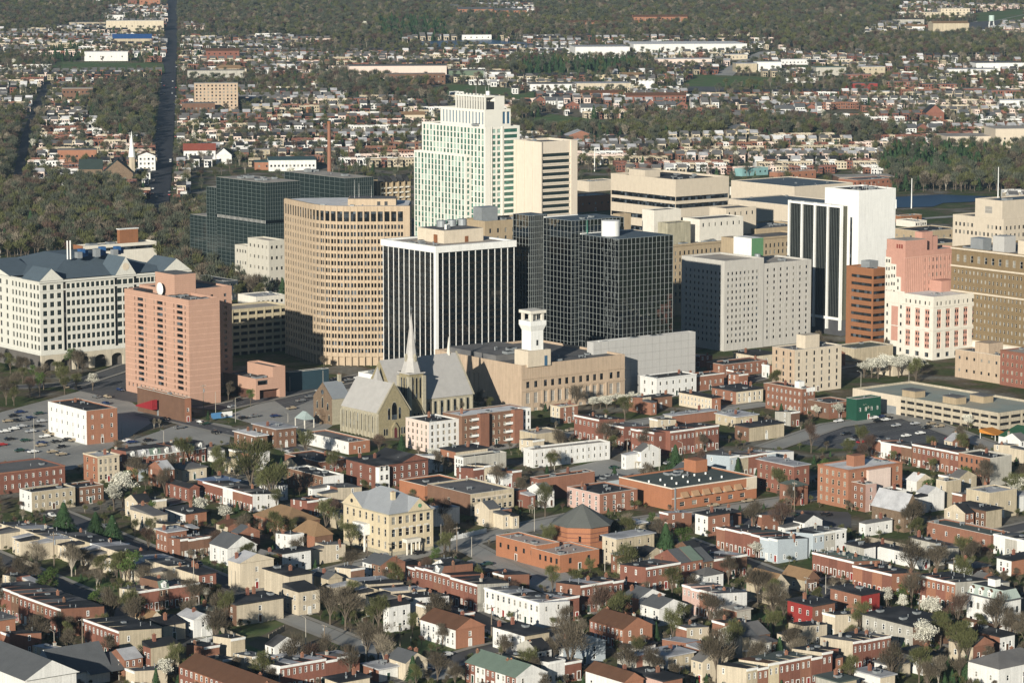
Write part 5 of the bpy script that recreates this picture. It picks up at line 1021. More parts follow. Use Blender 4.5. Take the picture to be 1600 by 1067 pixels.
bld('white two storey house with shutters right of the narrow pink brick house', 1392, 795, 1369, 1416, 768, 'white', 'white', 'black', (3, 2), (2, 2), style='black')
bld('cream flat topped house with a white gambrel neighbour', 1478, 792, 1462, 1501, 752, 'cream', 'tan', 'black', (1, 2), (0, 0), ch=0)
bld('white roofed low house between the shuttered house and the cream flat topped house', 1432, 780, 1416, 1456, 752, 'white', 'cream', 'white', (1, 1), (1, 1), rt='gw')
bld('wide tan stucco house with a silver roof near the right edge', 1545, 812, 1509, 1588, 770, 'tan', 'tan', 'silver', (1, 2), (2, 1), ch=0, cl=2)
bld('grey rubble stone gabled house with a pale roof', 1412, 832, 1362, 1436, 800, 'stone', 'stone', 'silver', (4, 1), (3, 2), (.8, 1.2), rt='gw', rise=6)
bld('white low house with a big brick chimney left of the stone gabled house', 1352, 838, 1342, 1394, 818, 'white', 'white', 'grey', (1, 1), (3, 1), rt='hip')
bld('tall tan blank walled house right of the stone gabled house', 1540, 828, 1490, 1565, 798, 'brown brick', 'tan', 'black', (6, 2), (0, 0), rt='slab', ch=0)
bld('wide low brick workshop with a dark roof below the blank tan house', 1548, 862, 1448, 1577, 836, 'brick', 'brick', 'dark', (5, 1), (3, 1), name='brick_workshop', cat=wh, cl=3, ch=0)
# left middle: brown school complex left of the yellow school
bld('long tan shingled brick school building left of the yellow school', 448, 838, 396, 500, 818, 'orange brick', 'brown brick', 'tan', (6, 2), (6, 2), (1.0, 1.3), 'cream', rt='hip', name='brick_school', cat='school', ch=0, rise=4)
bld('square brick school pavilion with a tan pyramid roof nearest the yellow school', 492, 862, 458, 520, 838, 'orange brick', 'brown brick', 'tan', (1, 1), (1, 1), rt='hip', name='brick_school', cat='school', ch=0, rise=4)
# houses around the three-storey pink and white terrace
bld('pink and white three storey house row with bay fronts left of the orange brick hall', 937, 803, 886, 996, 772, 'pink', 'brick', 'black', (5, 3), (4, 3), (1.3, 1.7), 'white', name='bay_house', cat='house', cl=3, ch=2)
bld('big blank brick flank building with a black roof above the pink and white house', 842, 783, 828, 929, 748, 'red brick', 'brick', 'black', (2, 2), (0, 0), name='brick_block', cat=ob, cl=2)
bld('flat grey roofed house behind the pink and white house row', 940, 770, 920, 985, 752, 'brown brick', 'blue grey', 'grey', (2, 2), (2, 2), rt='slab', cl=3)
bld('weathered cream three storey house with a silver roof left of the dark evergreen', 963, 885, 941, 1022, 842, 'cream', 'tan', 'silver', (2, 3), (4, 3), (1.0, 1.6), 'cream', rt='slab', ch=0)
bld('pale roofed house behind the weathered cream house', 985, 838, 968, 1010, 820, 'tan', 'tan', 'white', (1, 1), (1, 1), rt='slab')
# ---------------------------------------------------------------- the terraces of the lower town
rb_, bk_, bn_ = 'red brick', 'brick', 'brown brick'
terrace('the dark brick row by the shaded left street', 'v', 96, 997, -20, 9, 951, 12, [rb_, rb_, bn_], ['black', 'black', 'grey'], h=8.6, side=bk_)
terrace('the red brick pair with the tan end wall', 'v', 187, 1034, 132, 3, 988, 11.5, [rb_], ['black'], first_end='tan', h=8.8, side='tan')
bld('narrow tan stucco house with a brick front and sloping roof below the red brick pair', 236, 1058, 224, 280, 1012, rb_, 'tan', 'black', (2, 2), (0, 0), rt='shed', ch=1)
terrace('the brown roofed row at the bottom left', 'v', 425, 1128, 280, 6, 1090, 9, ['orange brick', rb_], [('brown', 'gable')], h=6.2, vary=0)
terrace('the cream-gabled brick row facing the vacant lot', 'u', 217, 958, 312, 6, 922, 9.5, [rb_, rb_, bn_], ['grey', 'black', ('green', 'mansard'), 'grey'], first_end='cream', h=6.8)
bld('deep red brick corner house at the far end of the cream-gabled row', 311, 925, 268, 338, 898, 'cream', rb_, 'black', (0, 0), (2, 2), (1.0, 1.7), rt='slab', ch=2)
terrace('the long cream-backed row at lower left', 'v', 262, 916, 92, 10, 882, 9, ['cream', 'cream', 'white', 'tan'], ['black', 'grey', 'silver', 'black'], fac='rear', h=6.4, side='cream')
terrace('the cream backed row at the far left', 'v', 84, 872, -5, 6, 836, 9, ['cream', 'tan', 'cream'], ['silver', 'grey', 'black'], fac='rear', h=6.2, side='cream')
terrace('the brown brick row above the white gabled house', 'u', 282, 874, 331, 4, 842, 10, [bn_, bn_], ['grey', 'black'], h=6.6, side=bk_)
bld('grey roofed brick wing with a pale long roof left of the brown brick row', 262, 868, 244, 292, 832, bk_, bk_, 'silver', (3, 2), (1, 2), rt='slab')
bld('cream house with a grey roof and blossom beside it above the brown brick row', 240, 835, 205, 262, 806, 'cream', 'cream', 'grey', (3, 2), (1, 2), rt='shed')
bld('white and tan house with a black roof above the brown brick row', 290, 825, 258, 323, 803, 'white', 'orange brick', 'black', (3, 2), (1, 2), rt='slab')
bld('white gabled house with a grey shingle roof above the grass plot', 356, 884, 328, 401, 857, 'white', 'white', 'slate', (2, 2), (1, 1), rt='gw', rise=3.6)
bld('tall cream house with a pale shed roof beside the white gabled house', 375, 924, 357, 428, 880, 'cream', 'cream', 'silver', (0, 0), (1, 2), rt='gw', rise=2.5)
bld('brick and brown roofed house left of the white gabled house', 356, 836, 338, 392, 823, 'cream', bk_, 'brown', (1, 1), (1, 1), rt='gw', rise=1.6)
bld('tan gabled cottage with a brown shingle roof on the vacant lot corner', 233, 985, 210, 256, 970, 'cream', 'cream', 'tan', (1, 1), (1, 1), rt='gw', rise=2.6)
bld('cream two storey house with a black roof and low rear wing by the vacant lot', 255, 1003, 236, 290, 978, 'cream', 'cream', 'black', (1, 2), (1, 2), rt='shed')
bld('white house with a striped pale roof by the vacant lot', 303, 997, 278, 333, 968, 'white', 'white', 'silver', (2, 2), (1, 2), rt='gw', rise=1.6)
bld('grey house with a dark roof between the white striped-roof house and the brick corner house', 318, 975, 300, 345, 955, 'grey', 'grey', 'dark', (1, 1), (1, 1), rt='slab')
bld('dark roofed brick and cream house near the grass corner', 370, 978, 340, 443, 945, bn_, 'cream', 'black', (2, 2), (1, 2), rt='slab', ch=2)
bld('orange brick end house with a grey roof at the left edge', -20, 1024, -50, 25, 972, 'orange brick', 'orange brick', 'grey', (1, 2), (2, 2), rt='slab')
b = B('dark_roofed_hall', 'low hall with steep dark shingle roofs and white gables at the bottom left corner', 'hall', 90, 1078, 54, 172, 1056)
MB().box(0, b.Lr, 0, b.Ll, 0, b.h).build('wall', BK['white'], b.root); MB().gable(-.6, b.Lr + .4, 0, b.Ll, b.h, b.h + 6.4, 'x', 0, 1, .6).build('roof', [RF['slate'], BK['white']], b.root); MB().box(2, 4, -.08, 0, .8, 2.4).build('window', GL, b.root)
MB().gable(b.Lr * .55, b.Lr + 4, -2, b.Ll, b.h - .6, b.h + 3, 'x', 0, 1, .4).build('wing_roof', [RF['slate'], BK['white']], b.root)
b = B('dark_roofed_hall', 'long dark shingled hall roof cut by the left edge below the brick end house', 'hall', 40, 1110, -60, 120, 1062)
MB().box(0, b.Lr, 0, b.Ll, 0, b.h).build('wall', BK['white'], b.root); MB().gable(0, b.Lr, -1, b.Ll + 8, b.h, b.h + 4.5, 'y', 0, 1, .6).build('roof', [RF['slate'], BK['white']], b.root)
# bottom centre
bld('white two storey house with a dark roof right of the small brick fronted house', 441, 895, 426, 486, 865, 'brown brick', 'white', 'black', (2, 2), (2, 2), rt='slab', ch=0)
bld('small brick fronted house tight against the white two storey house', 424, 897, 400, 441, 872, 'tan', bk_, 'grey', (2, 2), (1, 2), rt='gw', rise=1.4)
bld('low cream house with a black shed roof in front of the taller cream block', 467, 962, 443, 500, 925, 'cream', 'cream', 'black', (2, 2), (2, 2), rt='shed', ch=0)
bld('tall blank cream block with a black roof behind the low cream house', 452, 940, 413, 488, 900, 'cream', 'cream', 'black', (0, 0), (0, 0), rt='slab', ch=1)
bld('tan house with a grey shingle roof right of the tall cream block', 513, 930, 490, 535, 905, 'tan', 'tan', 'slate', (1, 1), (1, 1), rt='gw', rise=1.8)
terrace('the tall tan-backed row with a white end', 'v', 646, 970, 541, 6, 936, 11, ['cream', 'tan', 'cream', 'tan'], ['black', 'black', 'silver'], fac='rear', first_end='white', side='cream', h=6.6)
bld('white three storey house with a black roof among bare trees', 608, 988, 599, 641, 948, 'white', 'white', 'black', (2, 2), (2, 2), rt='shed')
bld('brown gabled brick building with white siding above the grass', 712, 1014, 657, 757, 984, 'white', 'orange brick', 'brown', (7, 2), (1, 2), rt='gw', rise=2.9, name='gabled_building', cat=ap)
terrace('the three storey row with one mansard house', 'v', 746, 957, 636, 8, 910, 10, [rb_, rb_, rb_, rb_, bk_, rb_, rb_, rb_], ['black', 'black', 'black', 'black', ('slate', 'mansard'), 'black', 'grey', 'black'], first_end='grey', h=8.6)
terrace('the white row with silver roofs in the bottom centre', 'v', 843, 982, 757, 5, 938, 9.5, ['white'], ['silver', 'grey', 'black'], h=7.6, side='white')
bld('white fronted tan house with a black roof left of the bare tree clump', 820, 1026, 770, 858, 993, 'white', 'tan', 'black', (4, 2), (0, 0), rt='slab', ch=2)
terrace('the white gabled row with brick ground floors', 'v', 806, 1090, 727, 5, 1052, 9, [rb_, 'white'], [('green', 'gable')], h=5.6, side='white', vary=0)
terrace('the red row with a white end wall', 'u', 438, 1084, 562, 7, 1041, 9, [rb_], ['black', 'silver', 'black', 'silver', 'black', 'grey', 'silver'], first_end='white', h=7.2)
bld('cream gabled house with a grey roof beside the shaded street', 634, 1064, 606, 668, 1036, 'cream', 'cream', 'slate', (1, 2), (2, 2), rt='gw', rise=2.6, ch=2)
bld('small brick house with a silver roof left of the cream gabled house', 592, 1066, 566, 622, 1046, bk_, 'white', 'silver', (1, 1), (1, 1), rt='slab')
bld('cream house with a black roof at the bottom edge below the small brick house', 530, 1096, 508, 578, 1066, 'cream', 'cream', 'black', (1, 1), (2, 1), rt='slab')
# right of centre
terrace('the red brick row beside the octagon hall car park', 'u', 848, 978, 905, 4, 937, 10, [bk_, rb_], ['silver', 'grey', 'silver', 'black'], h=7.4, side=bk_)
terrace('the tall brick corner block facing the octagon hall', 'u', 907, 960, 974, 4, 914, 10, [rb_], ['black', 'silver', 'black', 'black'], h=8.8, side=bk_, vary=.8)
terrace('the brick row climbing behind the grey gabled houses', 'u', 1009, 926, 1167, 9, 889, 10.5, [rb_, bk_, bn_], ['black', 'black', 'slate', ('slate', 'gable'), ('green', 'gable'), ('slate', 'gable'), 'grey', 'black', 'silver'], h=7.4)
bld('grey gabled brick house with a white rear in the middle of the terraces', 998, 965, 974, 1038, 935, bk_, 'white', 'slate', (1, 2), (1, 2), rt='gw', rise=2.4, ch=2)
bld('white gabled house with a grey roof in front of the grey gabled brick house', 1030, 978, 1000, 1072, 951, 'white', 'white', 'slate', (2, 2), (2, 1), rt='gw', rise=2.4)
terrace('the pinkish three storey row by the bare street trees', 'v', 1120, 970, 1066, 4, 933, 10, ['pink', bk_, 'pink'], ['slate', 'grey'], h=8.2, first_end='white')
bld('white and grey hipped house behind the pinkish row', 1100, 920, 1078, 1130, 900, 'white', 'white', 'grey', (2, 2), (2, 2), rt='hip')
bld('small tan flat roofed house right of the pinkish row', 1151, 985, 1129, 1173, 955, bk_, 'grey', 'gravel', (1, 1), (0, 0), rt='slab', ch=0)
terrace('the long brown roofed brick row among the trees', 'v', 974, 1016, 921, 4, 986, 9, ['orange brick', rb_], [('brown', 'gable')], h=6.2, vary=0)
bld('white block with a black roof at the near end of the brown roofed row', 985, 1032, 974, 1024, 1012, 'white', 'white', 'black', (1, 1), (0, 0), rt='slab', ch=0)
bld('tan house with a silver and black roof behind bare trees', 1044, 1058, 1010, 1084, 1026, 'white', 'tan', 'silver', (3, 2), (2, 2), rt='slab', ch=1)
bld('old grey gabled house almost hidden by bare trees', 880, 1044, 851, 946, 1012, 'white', 'blue grey', 'slate', (2, 2), (2, 2), rt='gw', rise=3)
bld('low brown roofed brick house at the bottom edge among trees', 975, 1098, 915, 1005, 1066, 'white', 'orange brick', 'brown', (4, 1), (1, 1), rt='gw', rise=2.4)
bld('black roofed pinkish brick house at the bottom edge', 1035, 1096, 981, 1066, 1064, 'pink', bk_, 'black', (3, 1), (2, 1), rt='slab')
terrace('the mixed brick row with a cream end', 'u', 1166, 1092, 1300, 8, 1041, 10, ['tan', bk_, 'yellow brick', rb_, rb_, bk_, rb_, rb_], ['black', 'dark', 'brown', 'dark', 'dark', 'dark', 'dark', 'black'], first_end='cream', h=8.2, side='cream')
terrace('the white-windowed row ending in pale blue', 'v', 1215, 880, 1119, 7, 850, 11, ['blue grey', 'blue grey', rb_, rb_, rb_, rb_, bk_], ['black', 'black', 'black', 'dark'], first_end='blue grey', h=7.6)
bld('green mansard house and white shop at the top of the white-windowed brick row', 1106, 838, 1086, 1140, 806, 'white', bk_, 'black', (2, 2), (2, 2), rt='slab')
bld('brick gabled house with a black roof right of the green mansard house', 1128, 826, 1108, 1158, 804, 'yellow brick', bk_, 'black', (3, 2), (1, 2), rt='slab')
terrace('the pale blue and white bay house row', 'u', 1270, 872, 1322, 3, 838, 11, ['blue grey', 'grey', 'white'], ['black', 'slate', 'grey'], h=8)
bld('long low white building with a black roof above the green roofed row', 1440, 890, 1361, 1453, 868, 'white', 'white', 'black', (1, 1), (2, 1), rt='slab', name='white_workshop', cat=wh, ch=1)
bld('grey mansard shed left of the long low white building', 1350, 880, 1322, 1368, 856, 'grey', 'white', 'black', (1, 1), (0, 0), rt='slab', ch=0)
bld('grey siding house with a black roof right of the long low white building', 1462, 866, 1422, 1470, 848, 'grey', 'blue grey', 'black', (2, 1), (1, 1), rt='slab')
terrace('the orange brick row with the green roof', 'v', 1334, 908, 1269, 5, 886, 10, [rb_], ['green'], h=6.2, vary=0, side=bk_)
terrace('the black-roofed row beside the green-roofed row', 'v', 1393, 934, 1332, 4, 902, 10, [rb_, 'orange brick'], ['black'], h=7.4, vary=.1, side='orange brick', first_end='orange brick')
terrace('the grey-ended brick row by the mansion', 'v', 1492, 955, 1432, 4, 917, 12, ['orange brick', rb_], ['black'], first_end='grey', h=8.8, vary=.1)
bld('dark red painted house with a broken black roof', 1269, 988, 1230, 1304, 947, 'bright red', bk_, 'black', (3, 2), (3, 2), rt='slab')
bld('bright red house with a black roof right of the dark red painted house', 1345, 968, 1297, 1374, 930, bk_, 'bright red', 'black', (3, 2), (1, 2), rt='slab')
bld('tan shingle roofed house left of the bright red houses', 1258, 925, 1222, 1280, 907, 'tan', 'brown brick', 'tan', (1, 1), (2, 1), rt='gw', rise=3)
bld('brown gabled bungalow behind bare trees left of the bright red houses', 1205, 945, 1166, 1232, 918, 'tan', 'cream', 'tan', (1, 1), (1, 1), rt='gw', rise=4)
bld('long pale grey building with a black flat roof among blossom trees', 1426, 1016, 1347, 1486, 979, 'grey', bn_, 'black', (6, 2), (1, 1), rt='slab', name='grey_apartments', cat=ap, cl=4, ch=0)
terrace('the brick row with a big cream flank', 'u', 1332, 1050, 1391, 4, 1006, 11, [rb_], ['grey', 'black', 'black'], first_end='cream', h=8.6, side='cream')
b = bld('white mansard mansion with a roof cupola near the right edge', 1566, 995, 1510, 1594, 940, 'white', 'white', 'slate', (5, 2), (3, 2), (1.1, 1.9), 'black', rt='slab', name='mansard_mansion', cat='mansion', ch=2)
m = MB(); L, W, h = b.Lr, b.Ll, b.h; e_ = 1.1
for q_ in (((0, 0), (L, 0), (L - e_, e_), (e_, e_)), ((L, 0), (L, W), (L - e_, W - e_), (L - e_, e_)), ((L, W), (0, W), (e_, W - e_), (L - e_, W - e_)), ((0, W), (0, 0), (e_, e_), (e_, W - e_))): m.face([(*q_[0], h + .35), (*q_[1], h + .35), (*q_[2], h + 3.1), (*q_[3], h + 3.1)])
m.build('mansard_roof', mat('pale green slate', (.36, .42, .38), var=.12, rows=1.5), b.root); b.box('mansard_top', e_, L - e_, e_, W - e_, h + .35, h + 3.15, RBLK)
cu = MB().box(L * .35, L * .65, W * .4, W * .6, h + 3.1, h + 5.4, 0); cu.box(L * .35 - .3, L * .65 + .3, W * .4 - .3, W * .6 + .3, h + 5.4, h + 5.8, 1); cu.build('cupola', [WHITE, RBLK], b.root)
for k in range(4): y = W * (k + .5) / 4; d = MB().box(-.1, 1, y - .7, y + .7, h + .5, h + 2.1, 0); d.gable(-.2, 1.3, y - .9, y + .9, h + 2.1, h + 2.9, 'x', 1, 0); d.build('dormer', [WHITE, RBRN], b.root); link('window', win_mesh(.8, 1.2, 'plain'), b.root, (-.12, y, h + .8), -math.pi / 2)
MB().box(-2.6, 0, 0, W, 3.1, 3.4).build('porch_roof', RBRN, b.root)
for k in range(7): y = W * k / 6; MB().cyl(-2.4, min(W - .2, y + .2), 0, 3.1, .14, 6).build('porch_post', WHITE, b.root)
bld('white curved roof house with a cream back right of the cream side wall row', 1390, 1062, 1366, 1422, 1040, 'white', 'cream', 'grey', (1, 1), (0, 0), rt='slab', ch=0)
bld('low white house with a silver roof right of the mixed brick row', 1375, 1088, 1334, 1398, 1058, 'white', 'cream', 'silver', (2, 1), (1, 1), rt='slab')
bld('cream house with a black sloping roof right of the blossom tree', 1442, 1055, 1408, 1467, 1028, 'white', 'tan', 'black', (1, 1), (1, 1), rt='shed')
bld('low grey house with a black roof at the very bottom right of centre', 1310, 1098, 1274, 1338, 1066, 'grey', 'tan', 'dark', (1, 1), (1, 1), rt='slab')
bld('brick and cream gabled house with a black lean to roof near the right edge', 1520, 1040, 1482, 1552, 1010, 'cream', bk_, 'black', (2, 1), (2, 1), rt='gw', rise=2.4)
bld('tan house with a black roof behind the gabled cream house', 1562, 1020, 1512, 1585, 995, bk_, 'white', 'black', (2, 1), (2, 1), rt='slab')
bld('white house with a pale grey hipped roof in the bottom right corner', 1560, 1078, 1512, 1640, 1045, 'white', 'white', 'grey', (2, 1), (3, 1), rt='hip', rise=3)
bld('brick house with a white front near the right edge below the long brick workshop', 1580, 900, 1557, 1625, 876, 'white', 'orange brick', 'black', (2, 2), (0, 0), rt='slab')
terrace('the grey and white row below the workshop', 'v', 1625, 880, 1552, 4, 852, 9, ['grey', 'white'], ['black', 'slate'], h=6.4)
bld('low black roofed house in the yard left of the brick house with a white front', 1520, 905, 1482, 1545, 888, 'white', bn_, 'slate', (2, 1), (1, 1), rt='slab')
bld('cream house at the right edge above the blank tan house', 1590, 800, 1570, 1640, 775, 'cream', 'white', 'silver', (1, 1), (2, 1), rt='slab')
# ---------------------------------------------------------------- small houses squeezed between the terraces
fr = random.Random(17); NF0 = len(FRONTS)
def free_box(x, y, a, x0, x1, y0, y1):
    c, s = math.cos(a), math.sin(a)
    for u in (x0, (x0 + x1) / 2, x1):
        for v in (y0, (y0 + y1) / 2, y1):
            px, py = x + u * c - v * s, y + u * s + v * c
            for fx, fy, fa, a0, a1, b0, b1 in FOOT + FRONTS[:NF0]:
                dx, dy = px - fx, py - fy
                if dx * dx + dy * dy > 9000: continue
                cc, ss = math.cos(fa), math.sin(fa); p, q = dx * cc + dy * ss, -dx * ss + dy * cc
                if a0 - .6 < p < a1 + .6 and b0 - .6 < q < b1 + .6: return False
    return True
WHERE = [((-20, 850, 420, 1080), 'at lower left'), ((420, 850, 850, 1080), 'in the lower middle'), ((850, 830, 1240, 1080), 'right of the lower middle'), ((1240, 700, 1610, 1080), 'at lower right'), ((180, 720, 640, 850), 'left of the yellow school'), ((640, 700, 1240, 830), 'around the orange brick hall'), ((1000, 570, 1300, 690), 'below the grey hotel slab')]
LANES = [((-60, 848), (300, 1008), 8), ((60, 790), (470, 962), 8), ((445, 962), (615, 1028), 7), ((360, 935), (905, 806), 9), ((720, 848), (960, 960), 8), ((560, 1075), (900, 985), 8), ((900, 828), (1420, 748), 9), ((1060, 842), (1600, 1045), 7), ((1040, 970), (1650, 812), 7), ((230, 645), (700, 770), 9), ((560, 730), (1200, 630), 8), ((1200, 700), (1440, 645), 9)]
KEEP = [[(765, 835), (965, 835), (965, 912), (765, 905)], [(960, 765), (1210, 765), (1210, 818), (1040, 818)], [(525, 835), (700, 835), (700, 895), (525, 895)], [(460, 635), (650, 635), (650, 705), (460, 705)], [(1000, 590), (1100, 590), (1100, 632), (1000, 632)], [(335, 1000), (430, 960), (560, 1022), (380, 1040)], [(560, 1010), (680, 975), (770, 1010), (610, 1050)], [(735, 872), (910, 902), (790, 925), (712, 890)], [(790, 775), (868, 730), (1050, 730), (1000, 762)], [(1055, 725), (1128, 698), (1145, 712)], [(1120, 825), (1210, 790), (1335, 800), (1330, 832)], [(1230, 690), (1420, 645), (1530, 684), (1380, 708)], [(180, 700), (300, 656), (362, 664), (358, 700)], [(500, 870), (640, 865), (620, 900), (500, 905)]]
for (x0, y0, x1, y1), wh_ in WHERE:
    n = 0
    for t in range(900):
        if n >= 12: break
        px, py = fr.uniform(x0, x1), fr.uniform(y0, y1); x, y, z = G(px, py); a = R(A0) - (math.pi / 2 if fr.random() < .5 else 0); k = fr.choice([1, 1, 2]); w, d = fr.uniform(4.4, 6), fr.uniform(8, 11); rear = fr.random() < .4
        if any(inside_px(px, py, q) for q in KEEP) if False else any(sum(1 for i in range(len(q)) if ((q[i][1] > py) != (q[(i + 1) % len(q)][1] > py)) and px < q[i][0] + (py - q[i][1]) / (q[(i + 1) % len(q)][1] - q[i][1]) * (q[(i + 1) % len(q)][0] - q[i][0])) % 2 for q in KEEP): continue
        if not free_box(x, y, a, -1, w * k + 1, -7 if rear else -2, d + 1): continue
        bad = False
        for p, q, hw in LANES:
            P, Q = G(*p), G(*q); dx, dy = Q[0] - P[0], Q[1] - P[1]; cx_, cy_ = x + (w * k / 2) * math.cos(a) - d / 2 * math.sin(a), y + (w * k / 2) * math.sin(a) + d / 2 * math.cos(a); tt = max(0, min(1, ((cx_ - P[0]) * dx + (cy_ - P[1]) * dy) / (dx * dx + dy * dy)))
            if math.hypot(cx_ - P[0] - dx * tt, cy_ - P[1] - dy * tt) < hw + 5: bad = True; break
        if bad: continue
        for i in range(k):
            wl = fr.choice(['white', 'cream', 'red brick', 'brick', 'tan', 'brown brick', 'white', 'grey', 'cream']); rf = fr.choice(['black', 'black', 'grey', 'silver', 'slate']); st = 'gable' if fr.random() < .3 else 'flat'
            row_house((x + i * w * math.cos(a), y + i * w * math.sin(a), 0), a, w - .02, d, fr.uniform(5.4, 6.8), 2, wl, wl if fr.random() < .6 else fr.choice(['cream', 'grey', 'brick']), rf, f'small {wl} house with {rf} {st} roof among terraces {wh_}', f'small {wl} houses with {rf} {st} roofs {wh_}', int(x * 31 + y * 7) % 9999 + i, 'rear' if rear else 'front', ('l' if i == 0 else '') + ('e' if i == k - 1 else ''), st, 'white')
        n += 1
# ---------------------------------------------------------------- low blocks just behind the towers
def low(label, xc, yb, xl, xr, yt, wl, roof, r=(0, 0), l=(0, 0), cat='warehouse', cl=4, name=None, win=(1.6, 1.6)): return bld(label, xc, yb, xl, xr, yt, wl, wl, roof, l, r, win, 'dark', name=name or cat.replace(' ', '_'), cat=cat, ch=0, cl=cl, door=False)
low('long beige warehouse with a dark blue roof behind the white striped tower', 1241, 335, 1142, 1332, 292, BEIGE, RBLU, (2, 1), cl=5)
low('lower beige warehouse with a blue grey roof nearer the white striped tower', 1242, 362, 1135, 1330, 322, BEIGE, RBLU, (6, 1), cl=3)
low('white hall with small windows left of the lower beige warehouse', 1178, 345, 1132, 1205, 326, OFFW, RGRY, (4, 1), (3, 1), cat='hall')
low('white roofed depot right of the cream banded block', 1190, 310, 1140, 1250, 297, OFFW, RWHT, (6, 1))
low('pale sheds with striped roof bands left of the cream banded block', 920, 300, 900, 962, 284, BEIGE, RLT, (0, 0), (0, 0))
low('weathered brick hall left of the cream banded block', 905, 332, 880, 956, 307, BRNB, RLT, (5, 1), (2, 1), cat='hall')
low('flat tan station block below the pond', 1440, 382, 1395, 1500, 362, TAN, RBLK, (6, 1), (4, 1), cat='station')
low('long dark roofed shed below the pond at the right', 1430, 400, 1385, 1520, 384, TAN, RBLK, (8, 1), (3, 1))
low('small brown shed by the pond mast', 1408, 348, 1396, 1440, 338, BRNB, RGRY, (3, 1))
low('white low plant beside the pond road', 1430, 356, 1400, 1448, 346, OFFW, RLT, (5, 1))
low('red brick mill block behind the white striped tower roof', 1340, 300, 1310, 1405, 282, REDB, RGRY, (9, 2), (4, 2), cat='mill')
low('orange brick roofed store far behind the cream banded block', 1215, 283, 1202, 1275, 270, BK['orange brick'], RGRY, (6, 1), cat='store')
low('teal painted hall beyond the cream banded block', 1160, 276, 1148, 1200, 264, mat('teal paint', (.20, .36, .36)), RGRY, (5, 1), cat='hall')
low('white court building between the tan blocks behind the hotel slab', 1220, 372, 1180, 1262, 352, CREAM, RLT, (8, 1), (4, 1), cat='office building')
low('cream low court right of the pond road', 1530, 372, 1500, 1580, 352, BEIGE, RLT, (8, 1), (3, 1), cat='office building')
low('dark office strip behind the pale pavilion office and garage', 350, 470, 300, 372, 440, mat('dark blue office wall', (.03, .04, .05)), RBLK, (8, 3), (4, 3), cat='office building')
low('low brown retail block with a rusty roof left of the curved tower', 400, 462, 380, 446, 446, TAN, mat('rusty brown roof', (.12, .06, .05), var=.3), (6, 1), cat='shop')
low('pale wing with a bright roof behind the garage', 400, 482, 372, 445, 464, OFFW, RSIL, (6, 1), cat='office building')
low('low tan brick hall behind the pale shed', 940, 360, 905, 985, 345, TAN, RGRY, (8, 1), (3, 1), cat='hall')
low('low dark blue walled block right of the brick podium', 452, 612, 446, 514, 582, mat('dark blue panel', (.02, .045, .06)), RBLK, (0, 0), (0, 0), cl=2)
low('white glazed entrance hall at the foot of the striped tower', 596, 612, 560, 625, 588, WHITE, RWHT, (9, 1), (5, 1), cat='entrance hall', win=(1.0, 2.2))
# ---------------------------------------------------------------- the ground, roads, lots, grass, water
def landmat():
    m = bpy.data.materials.new('open ground'); m.use_nodes = True; t = m.node_tree; N, L = t.nodes, t.links; p = N['Principled BSDF']; p.inputs['Roughness'].default_value = .95; p.inputs['Specular IOR Level'].default_value = .1
    tc = N.new('ShaderNodeTexCoord')
    def ramp(scale, cols, det=4):
        n = N.new('ShaderNodeTexNoise'); n.inputs['Scale'].default_value = scale; n.inputs['Detail'].default_value = det; L.new(tc.outputs['Object'], n.inputs['Vector'])
        r = N.new('ShaderNodeValToRGB'); L.new(n.outputs[0], r.inputs[0]); e = r.color_ramp.elements
        while len(e) < len(cols): e.new(.5)
        for k, (pos, c) in enumerate(cols): e[k].position = pos; e[k].color = (*c, 1)
        return r.outputs[0]
    a = ramp(.035, [(.36, (.20, .19, .16)), (.46, (.13, .105, .07)), (.53, (.08, .095, .038)), (.60, (.062, .088, .028)), (.72, (.17, .15, .10))])
    b = ramp(.5, [(.3, (.6, .6, .6)), (.7, (1.35, 1.35, 1.35))])
    mx = N.new('ShaderNodeMix'); mx.data_type = 'RGBA'; mx.blend_type = 'MULTIPLY'; mx.inputs[0].default_value = .8; L.new(a, mx.inputs[6]); L.new(b, mx.inputs[7]); L.new(mx.outputs[2], p.inputs['Base Color']); return m
LAND = landmat()
m = MB(); ys = [-600, -200, 200, 600, 900, 1200, 1500, 1800, 2100, 2400, 2600, 2750, 2900, 3100, 3300, 3500, 3700, 3900, 4100, 4300, 4500, 4700, 4900, 5100, 5300, 5450, 5600, 5900, 6400, 7500, 9500, 14000]; g = []
for y in ys:
    r_ = []
    for i in range(41): x = (i - 20) / 20 * (800 + max(y, 0) * .5); r_.append(len(m.v)); m.v.append((x, y, terr(x, y)))
    g.append(r_)
for j in range(len(ys) - 1):
    for i in range(40): m.f.append((g[j][i], g[j][i + 1], g[j + 1][i + 1], g[j + 1][i])); m.m.append(0)
m.build('ground', LAND, kind='structure')
ASPH = mat('asphalt', (.10, .10, .105), var=.2, scale=.08, fine=.15, tint=(.075, .075, .075)); OLDA = mat('worn asphalt', (.36, .35, .32), var=.15, scale=.05, tint=(.27, .265, .245)); CONC = mat('concrete path', (.33, .31, .27), var=.12, scale=.2)
GRASS = mat('grass', (.080, .135, .036), var=.3, scale=.08, fine=.3, tint=(.14, .135, .06)); DIRT = mat('bare earth', (.15, .125, .085), var=.3, scale=.1, tint=(.10, .095, .045)); LINE = mat('road paint', (.6, .59, .55), var=.2)
WATER = mat('dark blue water', (.012, .045, .10), rough=.45, var=.1, spec=.3)
ROADS = []                                     # kept clear of trees: pixel polygons
LIFT = [0.0]
